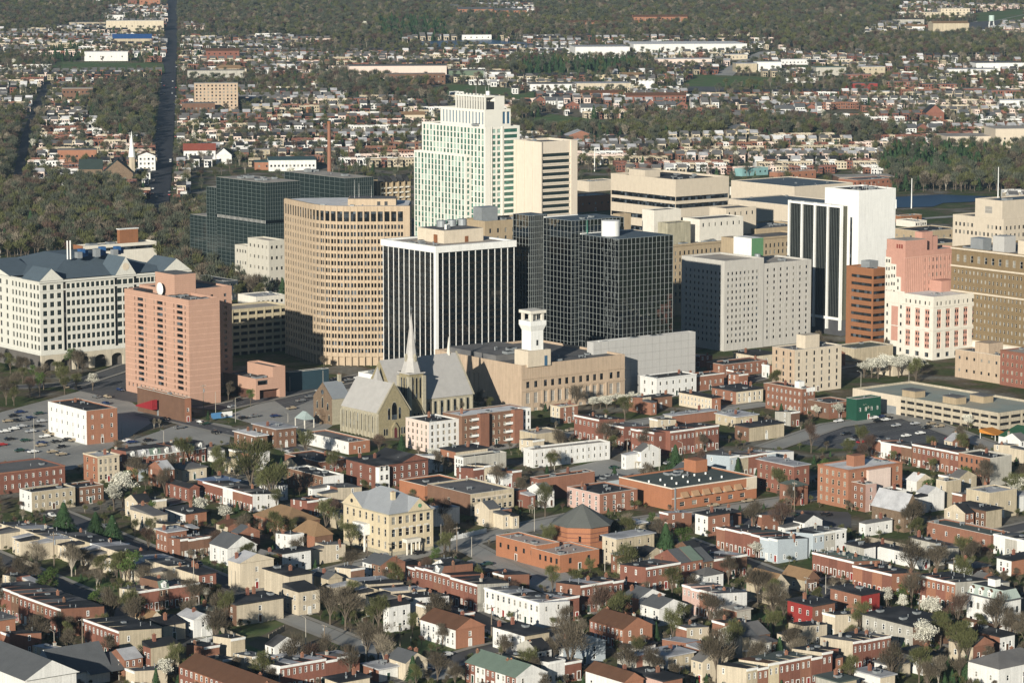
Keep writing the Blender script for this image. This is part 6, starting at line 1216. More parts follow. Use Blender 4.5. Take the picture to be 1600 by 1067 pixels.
def patch(name, poly, mt, dz=None, step=None, keep=True):
    """a sheet laid over the land, given by its outline seen in the photo"""
    if keep: ROADS.append(poly)
    LIFT[0] += .003; dz = dz or .03 + LIFT[0]
    y0, y1 = min(p[1] for p in poly), max(p[1] for p in poly); n = max(2, min(40, int((y1 - y0) / (step or 5)) + 1)); mb = MB(); rows = []
    for k in range(n + 1):
        y = y0 + (y1 - y0) * min(.9995, max(.0005, k / n)); xs = []
        for i in range(len(poly)):
            (xa, ya), (xb, yb) = poly[i], poly[(i + 1) % len(poly)]
            if (ya > y) != (yb > y): xs.append(xa + (y - ya) / (yb - ya) * (xb - xa))
        if len(xs) < 2: continue
        a, b = min(xs), max(xs); r_ = []
        for c in range(9): X = G(a + (b - a) * c / 8, y); r_.append((X[0], X[1], X[2] + dz))
        rows.append(r_)
    for ra, rb in zip(rows, rows[1:]):
        for c in range(8): mb.face([ra[c], rb[c], rb[c + 1], ra[c + 1]])
    return mb.build(name, mt, kind='structure')
def road(name, pts, w, mt, dz=None, path=0, dash=False):
    """a road of real width along pixel points, with pavements a step higher and a broken centre line"""
    LIFT[0] += .003; dz = dz or .06 + LIFT[0]; P = [G(*p) for p in pts]; fine = []
    for a, b in zip(P, P[1:]):
        n = max(1, int(math.dist(a, b) / 40))
        for k in range(n): x, y = a[0] + (b[0] - a[0]) * k / n, a[1] + (b[1] - a[1]) * k / n; fine.append((x, y, terr(x, y)))
    fine.append(P[-1])
    def strip(o0, o1, z, s0=0.0):
        mb = MB(); prev = None
        for i, p in enumerate(fine):
            q = fine[min(i + 1, len(fine) - 1)]; o = fine[max(i - 1, 0)]; dx, dy = q[0] - o[0], q[1] - o[1]; l = math.hypot(dx, dy) or 1; nx, ny = dy / l, -dx / l
            cur = ((p[0] + nx * o0, p[1] + ny * o0, p[2] + z), (p[0] + nx * o1, p[1] + ny * o1, p[2] + z))
            if prev: mb.face([prev[0], prev[1], cur[1], cur[0]])
            prev = cur
        return mb
    strip(w / 2, -w / 2, dz).build(name, mt, kind='structure')
    if path:
        for s in (1, -1): strip(s * (w / 2 + path) if s > 0 else -w / 2, w / 2 if s > 0 else -w / 2 - path, dz + .12).build('pavement', CONC, kind='structure')
    if dash:
        mb = MB()
        for a, b in zip(fine, fine[1:]):
            l = math.dist(a, b); n = max(1, int(l / 9)); dx, dy = (b[0] - a[0]) / l, (b[1] - a[1]) / l
            for k in range(n): t = (k + .2) / n * l; x, y, z = a[0] + dx * t, a[1] + dy * t, a[2] + (b[2] - a[2]) * t / l + dz + .01; mb.face([(x + dy * .1, y - dx * .1, z), (x + dx * 3 + dy * .1, y + dy * 3 - dx * .1, z), (x + dx * 3 - dy * .1, y + dy * 3 + dx * .1, z), (x - dy * .1, y + dx * .1, z)])
        mb.build('road_marking', LINE, kind='structure')
    for a, b in zip(pts, pts[1:]): ROADS.append(('line', a, b, w / 2 + 1.5))
patch('parking_lot', [(-40, 655), (132, 609), (205, 628), (245, 655), (190, 690), (110, 735), (70, 738), (-40, 720)], OLDA)
patch('parking_lot', [(180, 697), (300, 656), (362, 664), (358, 694), (240, 712), (190, 712)], OLDA)
patch('parking_lot', [(352, 650), (500, 594), (560, 600), (520, 665), (475, 690), (430, 672)], OLDA)
patch('parking_lot', [(1235, 690), (1300, 658), (1420, 648), (1530, 684), (1490, 706), (1380, 704), (1290, 700)], ASPH)
patch('parking_lot', [(800, 772), (868, 736), (950, 716), (1045, 742), (1000, 758), (880, 768)], OLDA)
patch('parking_lot', [(1058, 722), (1128, 700), (1140, 712), (1070, 738)], ASPH)
patch('parking_lot', [(735, 872), (790, 866), (910, 902), (870, 922), (790, 920), (712, 890)], OLDA)
patch('parking_lot', [(1120, 825), (1210, 795), (1330, 800), (1330, 830), (1200, 838)], ASPH)
patch('parking_lot', [(100, 605), (200, 560), (330, 640), (200, 628)], ASPH)
patch('plaza', [(420, 620), (600, 572), (640, 590), (520, 612), (450, 640)], ASPH)
patch('grass', [(335, 1000), (430, 965), (520, 980), (560, 1022), (470, 1040), (380, 1035)], GRASS); patch('vacant_lot', [(385, 1005), (450, 972), (500, 985), (500, 1015), (420, 1022)], DIRT)
patch('grass', [(560, 1010), (680, 975), (770, 1010), (700, 1050), (610, 1050)], GRASS, keep=False); patch('grass', [(300, 880), (340, 862), (365, 895), (335, 905)], GRASS, keep=False)
patch('grass', [(100, 900), (200, 905), (240, 950), (160, 960)], GRASS, keep=False); patch('grass', [(1160, 960), (1260, 950), (1260, 1010), (1150, 1040)], GRASS, keep=False); patch('grass', [(1390, 960), (1480, 990), (1450, 1040), (1380, 1020)], GRASS, keep=False)
def stalls(poly, off=0.0):                      # stall lines painted on a lot
    mb = MB(); P = [G(*p) for p in poly]; ca_, sa_ = math.cos(R(A0)), math.sin(R(A0)); U = [p[0] * ca_ + p[1] * sa_ for p in P]; V = [-p[0] * sa_ + p[1] * ca_ for p in P]; v = min(V)
    while v < max(V):
        u = min(U)
        while u < max(U):
            ok = all(inside(*proj(a * ca_ - b * sa_, a * sa_ + b * ca_, 0), poly) for a, b in ((u - 1, v - 1), (u + 1, v + 6)))
            if ok: q = [(u - .08, v), (u + .08, v), (u + .08, v + 5), (u - .08, v + 5)]; mb.face([(a * ca_ - b * sa_, a * sa_ + b * ca_, LIFT[0] + .09) for a, b in q])
            u += 2.75
        v += 5.2 if off else 12.5; off = 0 if off else 0
    if mb.f: mb.build('stall_marking', mat('faded road paint', (.50, .49, .45), var=.3), kind='structure')
def inside(px, py, poly):
    c = False
    for i in range(len(poly)):
        (xa, ya), (xb, yb) = poly[i], poly[(i + 1) % len(poly)]
        if (ya > py) != (yb > py) and px < xa + (py - ya) / (yb - ya) * (xb - xa): c = not c
    return c
for q_ in ROADS[:7]: stalls(q_)
road('street', [(-60, 848), (120, 925), (300, 1008)], 8.5, ASPH, path=2); road('street', [(60, 790), (340, 905), (470, 962)], 8, ASPH, path=2); road('street', [(445, 962), (615, 1028), (700, 1060)], 7, OLDA, path=2)
road('street', [(360, 935), (560, 885), (700, 852), (800, 828), (905, 806)], 10, OLDA, path=2.4, dash=True); road('street', [(720, 848), (830, 905), (960, 960)], 8, OLDA, path=2); road('street', [(560, 1075), (760, 1016), (900, 985)], 9, ASPH, path=2)
road('street', [(600, 900), (770, 978), (900, 1035)], 8, ASPH, path=2); road('street', [(900, 828), (1060, 806), (1270, 776), (1420, 748)], 10, OLDA, path=2.4, dash=True); road('street', [(1060, 842), (1230, 905), (1400, 968), (1600, 1045)], 8, ASPH, path=2)
road('street', [(1040, 970), (1250, 905), (1480, 850), (1650, 812)], 8, ASPH, path=2); road('street', [(230, 645), (390, 682), (520, 718), (700, 770)], 9, ASPH, path=2.4, dash=True); road('street', [(330, 640), (470, 610), (620, 578)], 11, ASPH, path=2.5, dash=True)
road('street', [(560, 730), (700, 712), (830, 690), (1000, 660), (1200, 630)], 9, OLDA, path=2); road('street', [(1200, 700), (1300, 665), (1440, 645)], 9, OLDA, path=2); road('street', [(1420, 650), (1530, 690), (1700, 745)], 9, OLDA, path=2)
road('street', [(-60, 610), (120, 600), (210, 570)], 10, ASPH, path=2); road('street', [(1000, 625), (1200, 588), (1330, 570)], 9, ASPH, path=2); road('street', [(200, 800), (330, 770), (470, 735)], 7, ASPH, path=1.6)
road('avenue', [(243, 345), (254, 250), (262, 150), (266, 80), (268, 30), (270, -12)], 17, mat('dark asphalt', (.035, .037, .045), var=.3, scale=.03), dz=.5); road('side_street', [(22, 300), (40, 215), (60, 160), (75, 130)], 8, MATS['dark asphalt'], dz=.4)  # avenue shade from trees and buildings put into a darker, bluer asphalt colour
road('highway', [(1090, 150), (1140, 112), (1175, 92), (1200, 82)], 22, OLDA, dz=.6); road('highway', [(1330, 62), (1480, 48), (1600, 22)], 26, OLDA, dz=.8); road('street', [(1400, 345), (1620, 330)], 10, OLDA, dz=.3)
patch('pond', [(1392, 326), (1398, 309), (1470, 305), (1562, 309), (1556, 315), (1475, 318), (1455, 325)], WATER, .5, 2); patch('reservoir', [(648, 66), (760, 63), (838, 70), (830, 78), (660, 74)], mat('blue water sheet', (.02, .06, .13), rough=.3, var=.1), 1.0, 2)
for pl in ([(1065, 138), (1080, 118), (1210, 122), (1210, 136)], [(640, 150), (700, 132), (800, 140), (800, 158)], [(70, 116), (90, 98), (255, 100), (258, 116)], [(800, 195), (860, 180), (960, 192), (1000, 205), (840, 212)], [(1520, 22), (1600, 15), (1600, 40), (1530, 40)], [(800, 150), (835, 145), (835, 160), (800, 165)], [(1220, 105), (1262, 103), (1262, 112), (1215, 114)], [(940, 120), (820, 125), (800, 120), (930, 114)]): patch('meadow', pl, GRASS, 1.0, 2)
patch('asphalt_yard', [(1430, 60), (1460, 40), (1570, 33), (1560, 48), (1500, 60)], ASPH, 1.2, 2); patch('asphalt_yard', [(1000, 142), (1010, 136), (1150, 138), (1140, 146)], ASPH, 1.2, 2); patch('bare_slope', [(835, 168), (900, 163), (990, 178), (900, 185)], DIRT, 1.0, 2); patch('bare_slope', [(1260, 178), (1330, 172), (1370, 185), (1290, 190)], DIRT, 1.0, 2)
# ---------------------------------------------------------------- trees
def bark(name, col): return mat(name, col, var=.2, scale=1.0, spec=.1)
def twigm(name, col, var=.3):
    """twigs and leaves: each piece its own shade"""
    if name in MATS: return MATS[name]
    m = bpy.data.materials.new(name); m.use_nodes = True; MATS[name] = m; N, L = m.node_tree.nodes, m.node_tree.links; p = N['Principled BSDF']; p.inputs['Roughness'].default_value = .9; p.inputs['Specular IOR Level'].default_value = .1
    g = N.new('ShaderNodeNewGeometry'); o = N.new('ShaderNodeObjectInfo'); a = N.new('ShaderNodeMath'); a.operation = 'MULTIPLY_ADD'; L.new(g.outputs['Random Per Island'], a.inputs[0]); a.inputs[1].default_value = var * 2; a.inputs[2].default_value = 1 - var
    b = N.new('ShaderNodeMath'); b.operation = 'MULTIPLY_ADD'; L.new(o.outputs['Random'], b.inputs[0]); b.inputs[1].default_value = .5; L.new(a.outputs[0], b.inputs[2]); s = N.new('ShaderNodeMath'); s.operation = 'SUBTRACT'; L.new(b.outputs[0], s.inputs[0]); s.inputs[1].default_value = .25
    v = N.new('ShaderNodeVectorMath'); v.operation = 'SCALE'; v.inputs[0].default_value = col; L.new(s.outputs[0], v.inputs['Scale']); L.new(v.outputs[0], p.inputs['Base Color']); return m
BARK = bark('grey brown bark', (.13, .105, .08)); PALEB = bark('pale bark', (.36, .32, .26))
TW = {'bare': twigm('bare twigs', (.108, .090, .065)), 'olive': twigm('budding twigs', (.100, .104, .044)), 'red': twigm('reddish twigs', (.100, .066, .050)), 'blossom': twigm('white blossom', (.62, .60, .50), .2), 'ever': twigm('evergreen needles', (.040, .075, .032)), 'pale': twigm('pale twigs', (.20, .17, .125)), 'hill': twigm('hill wood twigs', (.082, .090, .062)), 'green': twigm('young green leaves', (.07, .11, .03))}
def rv(r):
    z = r.uniform(-1, 1); t = r.uniform(0, 6.2832); q = math.sqrt(1 - z * z); return q * math.cos(t), q * math.sin(t), z
def tree_meshes(kind, seed, n=1500, tw=.06, tl=.9, far=False):
    """trunk with limbs; crown of many separate twig or leaf faces gathered in uneven clumps. Height 10 m"""
    r = random.Random(seed); tk = MB(); cr = MB(); sides = 4 if far else 6
    if kind == 'ever':
        tk.tube((0, 0, -.3), (0, 0, 6), .28, .1, sides)
        for k in range(n):
            z = r.uniform(.05, 1) ** 1.1; R_ = (1 - z) * 2.5 * r.uniform(.55, 1.12) + .12; t = r.uniform(0, 6.2832); x, y, h = R_ * math.cos(t), R_ * math.sin(t), .7 + z * 9.3
            l = tl * (.5 + (1 - z) * .9); w = tw; dx, dy = math.cos(t), math.sin(t); cr.face([(x - dy * w, y + dx * w, h + .2), (x + dy * w, y - dx * w, h + .2), (x + dx * l * .6, y + dy * l * .6, h - l * .35)])
        return tk.data('trunk', [BARK]), cr.data('crown', [TW['ever']])
    H = 3.0 if kind == 'blossom' else r.uniform(2.4, 3.2); tk.tube((0, 0, -.3), (0, 0, H), .26, .2, sides); clumps = []; wide = 2.7 if kind == 'blossom' else r.uniform(3.0, 3.8)
    nb = 5 if far else 8
    for k in range(nb):
        t = k * 2.4 + r.uniform(-.4, .4); up = r.uniform(.35, 1.0); d = wide * r.uniform(.5, .8) * (1.15 - up * .6); e = (d * math.cos(t), d * math.sin(t), H + 1.2 + up * (8.3 - H)); s0 = H * r.uniform(.75, 1)
        mid = (e[0] * .45, e[1] * .45, s0 + (e[2] - s0) * .55); tk.tube((0, 0, s0), mid, .15, .1, sides, cap=False); tk.tube(mid, e, .1, .03, sides, cap=False); clumps.append((*e, r.uniform(1.2, 1.9)))
        if not far:
            for j in range(3): q = rv(r); f = (e[0] + q[0] * 1.5, e[1] + q[1] * 1.5, e[2] + abs(q[2]) * 1.2); tk.tube(mid if j == 0 else e, f, .05, .015, 4, cap=False); clumps.append((*f, r.uniform(.8, 1.3)))
    clumps.append((0, 0, 8.6, 1.5)); clumps.append((0, 0, 6.6, 1.8))
    tot = sum(c[3] ** 2 for c in clumps)
    for cx, cy, cz, cr_ in clumps:
        for k in range(int(n * cr_ ** 2 / tot)):
            q = rv(r); f = cr_ * r.random() ** .45; x, y, z = cx + q[0] * f, cy + q[1] * f, cz + q[2] * f * .85
            if z < H * .8: continue
            if kind in ('blossom', 'green'):
                a, b = rv(r), rv(r); s = tl * r.uniform(.5, 1.2); cr.face([(x, y, z), (x + a[0] * s, y + a[1] * s, z + a[2] * s), (x + b[0] * s, y + b[1] * s, z + b[2] * s)])
            else:
                o = (x - cx * .3 + r.uniform(-1, 1), y - cy * .3 + r.uniform(-1, 1), abs(z - 4) * .5 + r.uniform(.2, 2)); l = math.sqrt(sum(c * c for c in o)); s = tl * r.uniform(.5, 1.3); o = tuple(c / l * s for c in o); w = rv(r)
                cr.face([(x + w[0] * tw, y + w[1] * tw, z + w[2] * tw), (x - w[0] * tw, y - w[1] * tw, z - w[2] * tw), (x + o[0], y + o[1], z + o[2])])
    return tk.data('trunk', [PALEB if kind == 'pale' else BARK]), cr.data('crown', [TW[kind]])
KINDS = {}
for kd, n_, tw_, tl_, k_ in (('bare', 2600, .045, 1.1, 4), ('olive', 2800, .06, .9, 2), ('red', 2400, .045, 1.0, 1), ('pale', 2200, .05, 1.1, 1), ('blossom', 2400, 0, .42, 3), ('ever', 1700, .16, 1.0, 2), ('green', 1800, 0, .40, 1)):
    KINDS[kd] = [tree_meshes(kd, 11 * i + len(kd), n_, tw_, tl_) for i in range(k_)]
def inside(px, py, poly):
    c = False
    for i in range(len(poly)):
        (xa, ya), (xb, yb) = poly[i], poly[(i + 1) % len(poly)]
        if (ya > py) != (yb > py) and px < xa + (py - ya) / (yb - ya) * (xb - xa): c = not c
    return c
FCELL = {}
def index_foot():
    FCELL.clear()
    for q in FOOT:
        c, s = math.cos(q[2]), math.sin(q[2]); P = [(q[0] + u * c - v * s, q[1] + u * s + v * c) for u in (q[3], q[4]) for v in (q[5], q[6])]
        for i in range(int((min(p[0] for p in P) - 8) // 40), int((max(p[0] for p in P) + 8) // 40) + 1):
            for j in range(int((min(p[1] for p in P) - 8) // 40), int((max(p[1] for p in P) + 8) // 40) + 1): FCELL.setdefault((i, j), []).append(q)
def taken(x, y, mg=1.2):
    if len(FOOT) != FCELL.get('n'): index_foot(); FCELL['n'] = len(FOOT)
    for fx, fy, a, x0, x1, y0, y1 in FCELL.get((int(x // 40), int(y // 40)), ()):
        dx, dy = x - fx, y - fy
        c, s = math.cos(a), math.sin(a); u, v = dx * c + dy * s, -dx * s + dy * c
        if x0 - mg < u < x1 + mg and y0 - mg < v < y1 + mg: return True
    return False
GC = {}
def GG(p):
    if p not in GC: GC[p] = G(*p)
    return GC[p]
def on_road(x, y):
    px, py = proj(x, y, 0)
    for q in ROADS:
        if q[0] == 'line':
            a, b = GG(q[1]), GG(q[2]); dx, dy = b[0] - a[0], b[1] - a[1]; t = max(0, min(1, ((x - a[0]) * dx + (y - a[1]) * dy) / (dx * dx + dy * dy)))
            if math.hypot(x - a[0] - dx * t, y - a[1] - dy * t) < q[3]: return True
        elif inside(px, py, q): return True
    return False
NAMES = {'bare': 'bare_tree', 'olive': 'budding_tree', 'red': 'bare_tree', 'pale': 'bare_tree', 'blossom': 'blossom_tree', 'ever': 'evergreen_tree', 'green': 'leafy_tree'}
TREES = []
def tree(kd, x, y, h, label, group=None, wide=1.0, r=rnd):
    t, c = r.choice(KINDS[kd]); root = empty(NAMES[kd], (x, y, terr(x, y)), r.uniform(0, 6.28), label, 'tree', group); s = h / 10; root.scale = (s * wide, s * wide, s)
    link('trunk', t, root); link('crown', c, root); TREES.append((x, y)); return root
def tree_px(kd, px, py, top, label, wide=1.0, group=None):
    x, y, z = G(px, py); return tree(kd, x, y, max(2.5, height_at(x, y, top) - z), label, group, wide)
# trees that stand out in the photo
for kd, px, py, top, wide, lab in (
    ('blossom', 192, 792, 742, 1.25, 'big white blossom tree below the tall cream house by the parking lot'), ('blossom', 178, 798, 760, 1.1, 'smaller white blossom tree left of the big one below the cream bay house'),
    ('blossom', 312, 812, 778, 1.2, 'white blossom tree left of the pair below the brick gabled house'), ('blossom', 352, 822, 790, 1.2, 'white blossom tree beside the red and white row'),
    ('blossom', 258, 1072, 1030, 1.0, 'round white blossom tree at the bottom edge by the narrow tan stucco house'), ('blossom', 1385, 955, 918, .8, 'left of two upright white blossom trees in front of the orange brick row'),
    ('blossom', 1410, 962, 930, .8, 'right of two upright white blossom trees in front of the orange brick row'), ('blossom', 1455, 978, 934, 1.2, 'wide white blossom tree between the orange brick row and the pale grey building'),
    ('blossom', 1445, 1028, 975, 1.25, 'large white blossom tree in front of the long pale grey building'), ('blossom', 1310, 655, 628, 1.1, 'white blossom tree before the green painted shop'),
    ('blossom', 1347, 655, 628, 1.1, 'white blossom tree right of the green painted shop'), ('blossom', 1275, 655, 632, .9, 'small white blossom tree left of the green painted shop'), ('blossom', 1236, 660, 636, 1.0, 'white blossom tree at the brown brick corner by the dark lot'),
    ('blossom', 1512, 672, 648, 1.1, 'white blossom tree before the parking garage openings'), ('blossom', 1362, 590, 560, 1.3, 'left white blossom tree of the hedge below the pink-panelled building'),
    ('blossom', 1390, 588, 556, 1.3, 'middle white blossom tree of the hedge below the pink-panelled building'), ('blossom', 1420, 585, 556, 1.3, 'right white blossom tree of the hedge below the pink-panelled building'),
    ('blossom', 938, 640, 618, 1.3, 'left white blossom tree at the foot of the tan stone building'), ('blossom', 962, 638, 614, 1.3, 'middle white blossom tree at the foot of the tan stone building'), ('blossom', 988, 636, 612, 1.3, 'right white blossom tree at the foot of the tan stone building'),
    ('blossom', 1590, 790, 745, 1.1, 'white blossom tree at the right edge by the wide tan stucco house'), ('blossom', 676, 725, 700, 1.1, 'pale blossom tree in front of the pale pink apartments'), ('blossom', 1180, 875, 845, 1.0, 'white blossom tree before the white-windowed brick row'),
    ('blossom', 322, 940, 918, .9, 'small blossom tree before the deep red brick corner house'), ('blossom', 398, 445, 422, 1.3, 'white blossom tree below the cream punched office'), ('blossom', 145, 610, 585, 1.2, 'pale blossom tree at the foot of the pale pavilion office'),
    ('ever', 1040, 880, 818, 1.25, 'tall dark evergreen tree right of the weathered cream house'), ('ever', 1055, 735, 695, 1.3, 'dark evergreen tree below the bay fronted brick row'), ('ever', 960, 758, 730, 1.3, 'small cone shaped evergreen by the long white block car park'),
    ('ever', 150, 845, 800, 1.5, 'dark evergreen clump behind the cream backed rows'), ('ever', 100, 835, 785, 1.5, 'dark evergreen left of the clump behind the cream backed rows'), ('ever', 176, 850, 805, 1.5, 'dark evergreen right of the clump behind the cream backed rows'),
    ('olive', 392, 778, 698, 1.35, 'large olive green tree beside the silver roofed brick houses'), ('olive', 425, 790, 730, 1.3, 'lower olive green tree right of the large olive green one'),
    ('bare', 1010, 710, 672, 1.3, 'round dark tree in front of the tall brick row'), ('bare', 938, 688, 660, 1.2, 'round dark tree before the first brick row of the terraces'), ('bare', 968, 700, 668, 1.2, 'round dark tree between the two brick rows'),
    ('red', 1220, 838, 790, 1.3, 'round reddish bare tree beside the dark car park'), ('red', 232, 862, 828, 1.2, 'pinkish red bare tree left of the brown brick row'), ('ever', 1395, 1018, 1003, 1.4, 'small dark evergreen by the brick row with a cream wall'),
    ('bare', 1425, 905, 848, 1.25, 'big bare tree in front of the long low white building'), ('bare', 1555, 1000, 935, 1.0, 'tall bare tree in front of the white mansard mansion'), ('bare', 890, 1058, 975, 1.1, 'tall bare tree before the old grey gabled house'), ('bare', 1120, 1070, 995, 1.2, 'widest bare tree at the bottom right of centre'),
    ('bare', 540, 985, 920, 1.2, 'bare tree on the grass by the tan backed row'), ('bare', 690, 985, 935, 1.2, 'bare reddish tree over the brown gabled building'), ('pale', 60, 905, 850, 1.0, 'pale bare tree before the cream backs at the far left'), ('pale', 112, 900, 852, 1.0, 'pale bare tree among the cream rear wings')):
    tree_px(kd, px, py, top, lab, wide)
for kd, row, where in (('blossom', [(1350, 590, 564, 1.4), (1372, 592, 560, 1.4), (1382, 584, 556, 1.3), (1404, 590, 558, 1.4), (1412, 582, 556, 1.3), (1432, 586, 560, 1.3), (1442, 580, 562, 1.2)], 'in the dense hedge below the pink-panelled building'), ('blossom', [(926, 642, 622, 1.3), (948, 644, 620, 1.3), (974, 642, 618, 1.3), (998, 638, 616, 1.3)], 'in the hedge at the foot of the tan stone building')):
    for px, py, top, wide in row: tree_px(kd, px, py, top, f'white blossom tree {where}', wide, f'white blossom trees {where}')
# trees that nothing tells apart, by kind and area; FREE spots between the buildings
ROADS += [[(560, 846), (690, 838), (690, 885), (590, 890)], [(560, 660), (650, 660), (640, 700), (560, 700)]]
AREAS = [('among the lower left terraces', (-20, 860, 480, 1090), 60), ('among the lower middle terraces', (480, 860, 900, 1090), 46), ('among the lower right terraces', (900, 830, 1620, 1090), 76), ('between the school and the church', (180, 700, 640, 860), 34),
         ('around the orange brick hall', (640, 700, 1240, 850), 26), ('below the dark parking lot', (1240, 700, 1620, 840), 24), ('around the pale pavilion office', (-20, 560, 200, 640), 26), ('at the foot of the towers', (330, 540, 1620, 660), 26), ('before the cream punched office', (366, 452, 442, 478), 9)]
for where, (x0, y0, x1, y1), cnt in AREAS:
    k = tries = 0
    while k < cnt and tries < cnt * 60:
        tries += 1; px, py = rnd.uniform(x0, x1), rnd.uniform(y0, y1); x, y, z = G(px, py)
        if taken(x, y, 1.0) or on_road(x, y): continue
        if any((x - a) ** 2 + (y - b) ** 2 < 9 for a, b in TREES[-60:]): continue
        kd = rnd.choices(['bare', 'olive', 'red', 'pale', 'ever', 'green'], [36, 34, 7, 9, 6, 8])[0]; h = rnd.uniform(5.5, 11.5) if kd != 'ever' else rnd.uniform(4, 9)
        lb = {'bare': 'bare brown street and yard tree', 'olive': 'budding olive green tree', 'red': 'bare reddish brown tree', 'pale': 'bare pale barked tree', 'ever': 'small dark green evergreen', 'green': 'small fresh green tree'}[kd]
        tree(kd, x, y, h, f'{lb} {where}', f'{lb}s {where}', rnd.uniform(.8, 1.15)); k += 1
# ---------------------------------------------------------------- woods and far neighbourhood trees: what nobody could count
wc = bpy.data.collections.new('woodland kinds')
WK = []
for i, (kd, n_) in enumerate((('bare', 420), ('hill', 420), ('red', 400), ('olive', 420), ('pale', 360), ('ever', 420), ('blossom', 380))):
    t, c = tree_meshes(kd, 90 + i, n_, .16 if kd != 'ever' else .4, 1.5 if kd not in ('blossom',) else .9, True)
    mb = MB(); mats = []
    for me in (t, c):
        o = len(mb.v); mb.v += [tuple(v.co) for v in me.vertices]; k = len(mats); mats.append(me.materials[0])
        for p in me.polygons: mb.f.append(tuple(o + q for q in p.vertices)); mb.m.append(k)
    wo = bpy.data.objects.new('woodland_tree_%d' % i, mb.data('woodland_tree', mats)); wc.objects.link(wo); WK.append(wo)
def woods(name, pts):
    me = bpy.data.meshes.new(name); me.from_pydata([p[:3] for p in pts], [], []); o = link(name, me, kind='stuff')
    for nm, ty, k in (('size', 'FLOAT', 3), ('turn', 'FLOAT', 4), ('kind_index', 'INT', 5)):
        a = me.attributes.new(nm, ty, 'POINT'); a.data.foreach_set('value', [p[k] for p in pts])
    g = bpy.data.node_groups.get('plant woods')
    if not g:
        g = bpy.data.node_groups.new('plant woods', 'GeometryNodeTree'); g.interface.new_socket('Geometry', in_out='INPUT', socket_type='NodeSocketGeometry'); g.interface.new_socket('Geometry', in_out='OUTPUT', socket_type='NodeSocketGeometry'); N, L = g.nodes, g.links
        gi, go = N.new('NodeGroupInput'), N.new('NodeGroupOutput'); ip = N.new('GeometryNodeInstanceOnPoints'); ci = N.new('GeometryNodeCollectionInfo'); ci.inputs['Collection'].default_value = wc; ci.inputs['Separate Children'].default_value = True; ci.inputs['Reset Children'].default_value = True
        def na(nm, ty): n = N.new('GeometryNodeInputNamedAttribute'); n.data_type = ty; n.inputs['Name'].default_value = nm; return n.outputs[0]
        cx = N.new('ShaderNodeCombineXYZ'); L.new(na('turn', 'FLOAT'), cx.inputs[2]); L.new(cx.outputs[0], ip.inputs['Rotation']); L.new(na('size', 'FLOAT'), ip.inputs['Scale']); L.new(na('kind_index', 'INT'), ip.inputs['Instance Index'])
        ip.inputs['Pick Instance'].default_value = True; L.new(gi.outputs[0], ip.inputs['Points']); L.new(ci.outputs[0], ip.inputs['Instance']); L.new(ip.outputs[0], go.inputs[0])
    md = o.modifiers.new('plant', 'NODES'); md.node_group = g; return o
# ---------------------------------------------------------------- the far town
AF = 6.3
def fbld(label, xl, xr, yb, yt, dep, wl, roof='grey', wins=(0, 0), rt='flat', rise=3, name='far_building', cat='building', win=(1.6, 1.8), style='dark', a=AF, group=None):
    b = B(name, label, cat, xl, yb, xl, xr, yt, a, group); b.Ll = dep; FOOT[-1] = (b.P[0], b.P[1], b.a, 0, b.Lr, -30, dep); wm = BK[wl] if isinstance(wl, str) else wl; rm = RF[roof] if isinstance(roof, str) else roof; L, h = b.Lr, b.h
    hs = grid(.5, L - .5, wins[0], min(win[0], L / max(1, wins[0]) * .6), .5, h - .6, wins[1], min(win[1], h / max(1, wins[1]) * .6)) if wins[0] else []
    mb = MB(); wall_faces(mb, L, dep, -4, h, {'r': hs}, .3); mb.build('wall', wm, b.root)
    if rt == 'flat': MB().box(-.2, L + .2, -.2, dep + .2, h, h + .4).build('roof', rm, b.root)
    elif rt == 'gu': MB().gable(-.5, L + .5, 0, dep, h, h + rise, 'x', 0, 1, .4).build('roof', [rm, wm], b.root)
    elif rt == 'gw': MB().gable(0, L, -.5, dep, h, h + rise, 'y', 0, 1, .4).build('roof', [rm, wm], b.root)
    else: MB().hip(-.5, L + .5, -.5, dep + .5, h, h + rise).build('roof', rm, b.root)
    for q in hs: b.win('r', q, style, depth=.3)
    b.done(); return b
ap, wh, ob, ch_, hs_ = 'apartment block', 'warehouse', 'office building', 'church', 'house'
brd, brn = 'red brick', 'brown brick'
